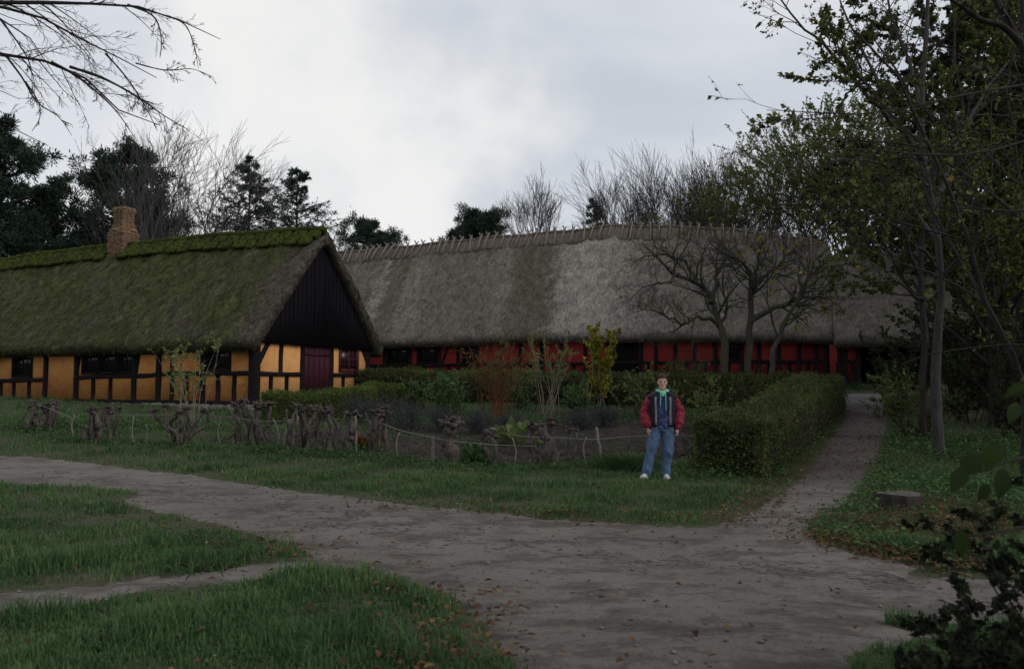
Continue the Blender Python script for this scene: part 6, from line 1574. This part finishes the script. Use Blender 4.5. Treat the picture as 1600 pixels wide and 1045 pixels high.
t = NT('blue_denim'); a = t.noise(t.coord('Object'), 5, 5); b_ = t.noise(t.coord('Object', (1, 1, .3)), 60, 3)
c_ = t.ramp(a, [(.3, (.038, .070, .135)), (.7, (.082, .135, .225))]); c_ = t.mix(t.math('MULTIPLY', b_, .35), c_, (.15, .21, .31)); t.col(c_).bump(a, .4, .02).rough(.9); denim = t.m
t = NT('speckled_navy_sweatshirt'); o_ = t.coord('Object'); a = t.noise(o_, 30, 6, .8, 1.2); b_ = t.noise(o_, 6, 3)
f_ = t.math('ADD', a, t.math('MULTIPLY', t.math('SUBTRACT', b_, .5), .35)); t.col(t.ramp(f_, [(.40, (.020, .026, .075)), (.53, (.035, .045, .115)), (.60, (.10, .12, .26)), (.70, (.42, .42, .58))])).rough(.9); navy = t.m
maroon = pm('maroon_padded_nylon', [(.3, (.165, .017, .032)), (.7, (.25, .031, .050))], 9, .55, .35)
blackn = pm('black_nylon', [(.3, (.012, .013, .015)), (.7, (.026, .027, .030))], 12, .55, .3)
greyl = pm('grey_lining', [(.3, (.13, .125, .13)), (.7, (.21, .205, .21))], 30, .9, .2)
mint = pm('mint_cotton', [(.3, (.13, .42, .27)), (.7, (.19, .54, .36))], 25, .9, .3)
hairm = pm('dark_brown_hair', [(.3, (.018, .012, .008)), (.7, (.075, .052, .036))], 60, .6, .6)
shoe = pm('white_trainers', [(.3, (.34, .36, .34)), (.7, (.54, .55, .52))], 18, .6, .3)
eyem = pm('eye_dark', [(.3, (.02, .015, .012)), (.7, (.03, .02, .016))], 8, .3, 0)
lipm = pm('lip', [(.3, (.25, .10, .085)), (.7, (.31, .13, .11))], 8, .5, 0)
g = G(1029, 748)
pe = empty('person', g - np.array([0, 0, .01]), -.10); tag(pe, 'young person in maroon and black jacket and blue jeans standing before the hedge', 'person')
C = .075                                             # upper body stands over the straight leg
J = dict(hipR=(C - .10, .0, .86), kneeR=(-.115, -.03, .475), ankR=(-.20, -.03, .09), hipL=(C + .095, .0, .86), kneeL=(C + .085, -.02, .475), ankL=(.115, .02, .09))
arms = []
for s_ in (-1, 1):
    sh = np.array([C + s_ * .178, .015, 1.355]); el_ = np.array([C + s_ * .282, .035, 1.11]); wr = np.array([C + s_ * .247, -.055, .865]); arms.append((s_, sh, el_, wr))
HZ = 1.605; HX = C + .005
bm_ = MB()
# trunk
zs = [.80, .90, 1.0, 1.1, 1.22, 1.32, 1.39, 1.43]; bm_.add(*ell([(C, 0, z) for z in zs], [.14, .155, .14, .14, .165, .175, .15, .09], [.10, .11, .10, .10, .115, .11, .085, .06]))
bm_.add(*ell([(C, .01, 1.40), (HX, .005, 1.47), (HX, .0, 1.55)], [.058, .054, .056], [.058, .055, .06]))
for a_, k_, n_ in (('hipR', 'kneeR', 'ankR'), ('hipL', 'kneeL', 'ankL')):
    h_, k_, n_ = [np.array(J[q]) for q in (a_, k_, n_)]
    bm_.add(*ell(resample([h_, .5 * (h_ + k_), k_, .5 * (k_ + n_) + np.array([0, .012, 0]), n_], 12), np.interp(np.linspace(0, 1, 12), [0, .45, .6, .75, 1], [.085, .058, .052, .050, .036]), np.interp(np.linspace(0, 1, 12), [0, .45, .6, .75, 1], [.09, .060, .055, .054, .038]), 12))
    bm_.add(*ell([n_ + np.array([0, .04, -.05]), n_ + np.array([-.02, -.08, -.06]), n_ + np.array([-.03, -.15, -.068])], [.03, .036, .02], [.03, .022, .014], 10, (1, 0, 0)))
for s_, sh, el_, wr in arms:
    bm_.add(*ell(resample([sh, .5 * (sh + el_), el_, .5 * (el_ + wr), wr], 12), np.linspace(.050, .027, 12), np.linspace(.052, .024, 12), 12))
    # hand: palm, four curled fingers of unequal length, thumb off the side of the palm, loosely closed
    dn = nrm(np.array([-s_ * .10, -.10, -1.0])); fw = np.array([0, -1.0, 0]); ins = np.array([-s_ * 1.0, 0, 0])
    pc = wr + dn * .05
    bm_.add(*ell([wr - dn * .01, wr + dn * .03, wr + dn * .065, wr + dn * .092], [.024, .030, .040, .040], [.020, .017, .016, .014], 12, fw + ins * .45))
    ax_f = nrm(fw + ins * .45); pal = nrm(np.cross(dn, ax_f)); pal = pal * np.sign(pal @ ins) if abs(pal @ ins) > .05 else pal
    for q, (off, L_) in enumerate(((.031, .070), (.011, .080), (-.010, .074), (-.030, .058))):
        b0 = wr + dn * .088 + ax_f * off; p1 = b0 + dn * L_ * .45 + pal * .006; p2 = p1 + nrm(dn * .6 + pal * .8) * L_ * .32; p3 = p2 + nrm(dn * .05 + pal) * L_ * .25
        bm_.add(*ell(resample([b0 - dn * .02, b0, p1, p2, p3], 9), np.linspace(.0092, .0068, 9), np.linspace(.0092, .0068, 9), 8))
    t0 = wr + dn * .035 + ax_f * .028; t1 = t0 + nrm(ax_f * .7 + dn * .9 + pal * .35) * .035; t2 = t1 + nrm(dn + pal * .5 + ax_f * .1) * .028
    bm_.add(*ell(resample([t0 - ax_f * .012, t0, t1, t2], 8), np.linspace(.013, .0085, 8), np.linspace(.012, .008, 8), 8))
# head
hs = [(-.122, -.058, .022, .022), (-.108, -.048, .040, .044), (-.075, -.026, .054, .072), (-.035, -.012, .065, .086), (.01, -.002, .071, .094), (.05, .004, .073, .097), (.085, .008, .066, .090), (.112, .010, .046, .064), (.125, .010, .018, .026)]
bm_.add(*ell([(HX, q[1], HZ + q[0]) for q in hs], [q[2] for q in hs], [q[3] for q in hs], 22))
for (dx, dy, dz), ax3 in (((0, -.100, -.028), (.012, .018, .012)), ((0, -.094, -.008), (.008, .012, .026)), ((-.032, -.084, .012), (.024, .010, .007)), ((.032, -.084, .012), (.024, .010, .007)), ((0, -.088, -.066), (.022, .012, .007)), ((0, -.086, -.105), (.020, .016, .014)),
                          ((-.046, -.066, -.03), (.020, .018, .014)), ((.046, -.066, -.03), (.020, .018, .014)), ((-.075, .012, -.012), (.010, .020, .032)), ((.075, .012, -.012), (.010, .020, .032))):
    p_, f_ = lump((HX + dx, dy, HZ + dz), ax3, None, 10, 8, 0, rs, 1.0); bm_.add(p_, f_)
fused(bm_, 'body', skin, pe, .0052, 4, .45)
def part(name, mat, parent=None, *shapes):
    mb = MB()
    for s_ in shapes: mb.add(*s_)
    return mb.build(name, mat, parent or pe, smooth=True)
for sx in (-1, 1):
    part('eye', eyem, pe, lump((HX + sx * .030, -.0885, HZ - .004), (.0115, .006, .0055), None, 10, 8, 0, rs, 1.0))
    part('eyebrow', hairm, pe, lump((HX + sx * .031, -.0925, HZ + .0145), (.019, .0045, .0038), None, 10, 6, 0, rs, 1.0))
part('mouth', lipm, pe, lump((HX, -.0995, HZ - .066), (.020, .005, .0045), None, 10, 8, 0, rs, 1.0))
# hair: short, thicker on top
hm = MB(); hs2 = [(-.06, .060, .045, .036), (-.03, .050, .066, .054), (.0, .040, .077, .068), (.035, .030, .080, .082), (.072, .010, .079, .104), (.10, .004, .074, .100), (.125, .000, .062, .084), (.142, -.002, .038, .056)]
hm.add(*ell([(HX, q[1], HZ + q[0]) for q in hs2], [q[2] for q in hs2], [q[3] for q in hs2], 22))
r = np.random.RandomState(12)
for k in range(46):
    a = r.uniform(0, 6.283); u = r.uniform(.2, 1); z_ = HZ + .14 - .075 * u * u; p_, f_ = lump((HX + math.cos(a) * .066 * u, .006 + math.sin(a) * .090 * u, z_), (.016, .02, .012), None, 8, 6, .2, r, 1.0); hm.add(p_, f_)
fused(hm, 'hair', hairm, pe, .006, 2, .4)
# jeans
jm = MB(); zq = np.linspace(0, 1, 14)
for a_, k_, n_ in (('hipR', 'kneeR', 'ankR'), ('hipL', 'kneeL', 'ankL')):
    h_, k_, n_ = [np.array(J[q]) for q in (a_, k_, n_)]
    jm.add(*ell(resample([h_, .5 * (h_ + k_), k_, .5 * (k_ + n_) + np.array([0, .01, 0]), n_ + np.array([0, 0, -.015])], 14), np.interp(zq, [0, .3, .6, 1], [.112, .100, .082, .080]), np.interp(zq, [0, .3, .6, 1], [.118, .105, .088, .086]), 16))
jm.add(*ell([(C, 0, .80), (C, 0, .87), (C, 0, .96), (C, 0, 1.04)], [.17, .185, .172, .16], [.12, .125, .118, .11]))
def folds(co):
    k = np.exp(-((co[:, 2] - .47) / .10) ** 2) + np.exp(-((co[:, 2] - .17) / .09) ** 2) + .5 * np.exp(-((co[:, 2] - .80) / .08) ** 2)
    return k * .014 * fbm(co @ np.array([[.8, .3, .5], [0, 1, 0], [-.5, .2, .9]]), 12) + .006 * fbm(co, 8)
fused(jm, 'jeans', denim, pe, .009, 4, .5, folds)
# shoes
for n_, yaw in ((np.array(J['ankR']), .55), (np.array(J['ankL']), -.12)):
    d_ = np.array([-math.sin(yaw), -math.cos(yaw), 0]); sd_ = np.array([math.cos(yaw), -math.sin(yaw), 0]); b = np.array([n_[0], n_[1], 0])
    sm = MB(); path = [b - d_ * .075 + [0, 0, .062], b - d_ * .04 + [0, 0, .066], b + d_ * .04 + [0, 0, .064], b + d_ * .11 + [0, 0, .050], b + d_ * .165 + [0, 0, .043], b + d_ * .195 + [0, 0, .036]]
    sm.add(*ell(path, [.034, .042, .044, .048, .042, .022], [.048, .060, .058, .042, .034, .022], 14, sd_))
    sm.add(*ell([b + [0, .0, .05], b + [0, .012, .12]], [.046, .042], [.052, .050], 14))
    so_ = fused(sm, 'shoe', shoe, pe, .007, 3, .4)
    k_ = MB(); k_.add(*ell([b - d_ * .085 + [0, 0, .016], b - d_ * .04 + [0, 0, .016], b + d_ * .06 + [0, 0, .016], b + d_ * .14 + [0, 0, .016], b + d_ * .205 + [0, 0, .018]], [.030, .042, .046, .050, .026], [.016, .016, .016, .016, .014], 14, sd_)); k_.build('sole', greyl, so_, smooth=True)
# sweatshirt
sw = MB(); sw.add(*ell([(C, 0, z) for z in (.835, .87, .95, 1.08, 1.22, 1.33, 1.40, 1.44)], [.178, .186, .178, .172, .178, .178, .150, .085], [.132, .140, .135, .128, .135, .125, .10, .07], 24))
fused(sw, 'sweatshirt', navy, pe, .009, 4, .5, lambda co: .006 * fbm(co, 6) + .006 * np.sin(co[:, 2] * 60 + 5 * co[:, 0] * 8) * np.exp(-((co[:, 2] - .9) / .07) ** 2))
hd = MB(); a = np.linspace(0, 2 * np.pi, 17)[:-1]
for k in range(16):
    q0, q1 = a[k], a[(k + 1) % 16]; f_ = lambda q: np.array([HX + .088 * math.sin(q), .005 - .075 * math.cos(q), 1.452 + .030 * (1 - math.cos(q)) * .5 - .018 * max(0, math.cos(q)) ** 3])
    hd.add(*ell([f_(q0), .5 * (f_(q0) + f_(q1)), f_(q1)], [.021] * 3, [.032] * 3, 8, (0, 0, 1)))
hd.add(*lump((HX, .085, 1.43), (.10, .045, .065), None, 12, 8, 0, rs, .9))
hd.add(*ell([(HX, -.075, 1.45), (HX, -.098, 1.41), (HX, -.112, 1.365)], [.058, .042, .012], [.030, .026, .018], 12))
fused(hd, 'hood', mint, pe, .007, 3, .4)
for sx, L_ in ((-1, .17), (1, .24)):
    part('drawstring', mint, pe, ell(resample([(HX + sx * .036, -.098, 1.43), (HX + sx * .040, -.132, 1.37), (HX + sx * (.042 if sx > 0 else .05), -.142, 1.37 - L_)], 7), [.0065] * 7, [.0065] * 7, 8))
# jacket: open shell, black yoke and fronts, grey lining turned out, padded maroon sleeves
def shell(z0, z1, grow_, arc0, arc1, nz=9, na=26, th=.018):
    V = []; 
    for layer in (0, th):
        for z in np.linspace(z0, z1, nz):
            rx = np.interp(z, [.84, .95, 1.08, 1.22, 1.33, 1.40, 1.45], [.190, .196, .190, .200, .205, .178, .105]) + grow_ + layer; ry = np.interp(z, [.84, .95, 1.08, 1.22, 1.33, 1.40, 1.45], [.148, .150, .143, .150, .142, .118, .088]) + grow_ + layer
            for q in np.linspace(arc0, arc1, na):   # angle from straight ahead (-y), going round by the left
                V.append((C + rx * math.sin(q), -ry * math.cos(q), z + .006 * math.sin(q * 7 + z * 40)))
    V = np.array(V); i = np.arange(2 * nz * na).reshape(2, nz, na); f = []
    for L_ in (0, 1):
        for q in np.stack([i[L_, :-1, :-1], i[L_, :-1, 1:], i[L_, 1:, 1:], i[L_, 1:, :-1]], -1).reshape(-1, 4): f.append(list(q if L_ else q[::-1]))
    for q in range(na - 1): f.append([i[0, 0, q], i[0, 0, q + 1], i[1, 0, q + 1], i[1, 0, q]]); f.append([i[0, -1, q + 1], i[0, -1, q], i[1, -1, q], i[1, -1, q + 1]])
    for q in range(nz - 1): f.append([i[0, q + 1, 0], i[0, q, 0], i[1, q, 0], i[1, q + 1, 0]]); f.append([i[0, q, -1], i[0, q + 1, -1], i[1, q + 1, -1], i[1, q, -1]])
    return V, f
jk = part('jacket', blackn, pe, shell(.87, 1.445, .004, .62, 2 * math.pi - .62))
for sg in (1, -1):
    lv_ = MB(); pts = []
    for z in np.linspace(.90, 1.36, 8):
        rx = np.interp(z, [.84, .95, 1.08, 1.22, 1.33, 1.40], [.190, .196, .190, .200, .205, .178]); ry = np.interp(z, [.84, .95, 1.08, 1.22, 1.33, 1.40], [.148, .150, .143, .150, .142, .118]); q = sg * .60
        pts.append((C + (rx + .012) * math.sin(q), -(ry + .014) * math.cos(q) - .006, z))
    lv_.add(*ell(pts, [.017] * 8, [.010] * 8, 10)); lv_.build('lining', greyl, jk, smooth=True)
for s_, sh, el_, wr in arms:
    sm = MB(); q = resample([sh + np.array([-s_ * .03, 0, .005]), sh + np.array([s_ * .02, 0, -.03]), .5 * (sh + el_) + np.array([s_ * .012, 0, 0]), el_, .5 * (el_ + wr), wr + np.array([0, 0, .015]), wr + np.array([0, 0, -.02])], 22)
    u = np.linspace(0, 1, 22); rad = np.interp(u, [0, .15, .4, .6, .82, .93, 1], [.060, .066, .074, .086, .088, .070, .046]) + .003 * np.sin(u * 31 + s_)
    sm.add(*ell(q, rad, rad * .98, 16))
    fused(sm, 'sleeve', maroon, jk, .008, 3, .4, lambda co: .009 * fbm(co * np.array([1, 1, 1.8]), 11) + .004 * fbm(co, 23))
    part('yoke', blackn, jk, lump(sh + np.array([-s_ * .022, -.004, .008]), (.088, .112, .066), np.array([[math.cos(.5), 0, -s_ * math.sin(.5)], [0, 1, 0], [s_ * math.sin(.5), 0, math.cos(.5)]]), 16, 10, 0, rs, .85))
# ------------------------------------------------------------------ light, sky, camera
w = bpy.data.worlds.new("World"); sc.world = w; w.use_nodes = True
nt = w.node_tree; bg = nt.nodes['Background']; L = nt.links.new
N = lambda ty, **k: (lambda x: ([setattr(x, a, b) for a, b in k.items()], x)[1])(nt.nodes.new(ty))
SUN_EL, SUN_AZ = R(32), R(118)           # azimuth measured clockwise from +Y
sky = N('ShaderNodeTexSky', sky_type='NISHITA'); sky.sun_disc = False
sky.sun_elevation = SUN_EL; sky.sun_rotation = SUN_AZ
tc = N('ShaderNodeTexCoord'); sp_ = N('ShaderNodeSeparateXYZ'); L(tc.outputs['Generated'], sp_.inputs[0])
def wm(op, a, b=0.0):
    x = N('ShaderNodeMath', operation=op)
    for s_, v in ((x.inputs[0], a), (x.inputs[1], b)):
        if isinstance(v, (int, float)): s_.default_value = v
        else: L(v, s_)
    return x.outputs[0]
# cloud deck: direction projected onto a flat layer overhead
zz = wm('ADD', wm('MAXIMUM', sp_.outputs[2], 0.0), 0.28)
cb = N('ShaderNodeCombineXYZ'); L(wm('DIVIDE', sp_.outputs[0], zz), cb.inputs[0]); L(wm('DIVIDE', sp_.outputs[1], zz), cb.inputs[1])
mp = N('ShaderNodeMapping'); L(cb.outputs[0], mp.inputs[0]); mp.inputs['Location'].default_value = (0.35, 0.1, 0); mp.inputs['Rotation'].default_value = (0, 0, R(-35)); mp.inputs['Scale'].default_value = (0.8, 1.3, 1)
n1 = N('ShaderNodeTexNoise'); n1.inputs['Scale'].default_value = 1.5; n1.inputs['Detail'].default_value = 6; n1.inputs['Roughness'].default_value = 0.5; L(mp.outputs[0], n1.inputs['Vector'])
cr = N('ShaderNodeValToRGB'); L(n1.outputs['Fac'], cr.inputs[0])
cr.color_ramp.elements[0].position = .40; cr.color_ramp.elements[0].color = (4.95, 5.32, 5.85, 1)
cr.color_ramp.elements[1].position = .60; cr.color_ramp.elements[1].color = (6.25, 6.48, 6.82, 1)
# the brighter patch where the cloud is thin
gd = P(470, 245, 10) - np.array([0, 0, HC]); gd /= np.linalg.norm(gd)
dp = N('ShaderNodeVectorMath', operation='DOT_PRODUCT'); L(tc.outputs['Generated'], dp.inputs[0]); dp.inputs[1].default_value = tuple(gd)
n2 = N('ShaderNodeTexNoise'); n2.inputs['Scale'].default_value = 4.5; n2.inputs['Detail'].default_value = 5; L(tc.outputs['Generated'], n2.inputs['Vector'])
g = wm('ADD', dp.outputs['Value'], wm('MULTIPLY', wm('SUBTRACT', n2.outputs['Fac'], .5), .16))
gr = N('ShaderNodeValToRGB'); L(g, gr.inputs[0]); gr.color_ramp.interpolation = 'EASE'
gr.color_ramp.elements[0].position = .945; gr.color_ramp.elements[0].color = (0, 0, 0, 1)
gr.color_ramp.elements[1].position = 1.0; gr.color_ramp.elements[1].color = (1, 1, 1, 1)
mx = N('ShaderNodeMix', data_type='RGBA'); L(wm('MULTIPLY', gr.outputs[0], .85), mx.inputs[0]); L(cr.outputs[0], mx.inputs[6]); mx.inputs[7].default_value = (8.2, 8.05, 7.75, 1)
m2 = N('ShaderNodeMix', data_type='RGBA'); m2.inputs[0].default_value = .93; L(sky.outputs[0], m2.inputs[6]); L(mx.outputs[2], m2.inputs[7])
L(m2.outputs[2], bg.inputs['Color']); bg.inputs['Strength'].default_value = 0.1
sl_ = bpy.data.lights.new('sun', 'SUN'); sl_.energy = 1.0; sl_.angle = R(35); sl_.color = (1.0, 0.985, 0.96)
so = bpy.data.objects.new('sun', sl_); COL.objects.link(so)
sd = Vector((math.sin(SUN_AZ) * math.cos(SUN_EL), math.cos(SUN_AZ) * math.cos(SUN_EL), math.sin(SUN_EL)))
so.rotation_euler = sd.to_track_quat('Z', 'Y').to_euler(); so.location = (20, -10, 30)
cam = bpy.data.cameras.new('camera'); cam.lens = 28.0; cam.sensor_width = 36.0; cam.clip_end = 5000; cam.clip_start = 0.05
co = bpy.data.objects.new('camera', cam); COL.objects.link(co)
cam.dof.use_dof = True; cam.dof.focus_distance = 16.0; cam.dof.aperture_fstop = 2.8
co.location = (0, 0, HC); co.rotation_euler = (R(90) + PITCH, 0, 0)
sc.camera = co
sc.view_settings.view_transform = 'Standard'; sc.view_settings.look = 'None'; sc.view_settings.gamma = 1; sc.view_settings.exposure = 0.25
sc.view_settings.use_curve_mapping = False
sc.cycles.max_bounces = 5; sc.cycles.diffuse_bounces = 3; sc.cycles.glossy_bounces = 2; sc.cycles.caustics_reflective = False; sc.cycles.caustics_refractive = False
sc.cycles.use_denoising = True
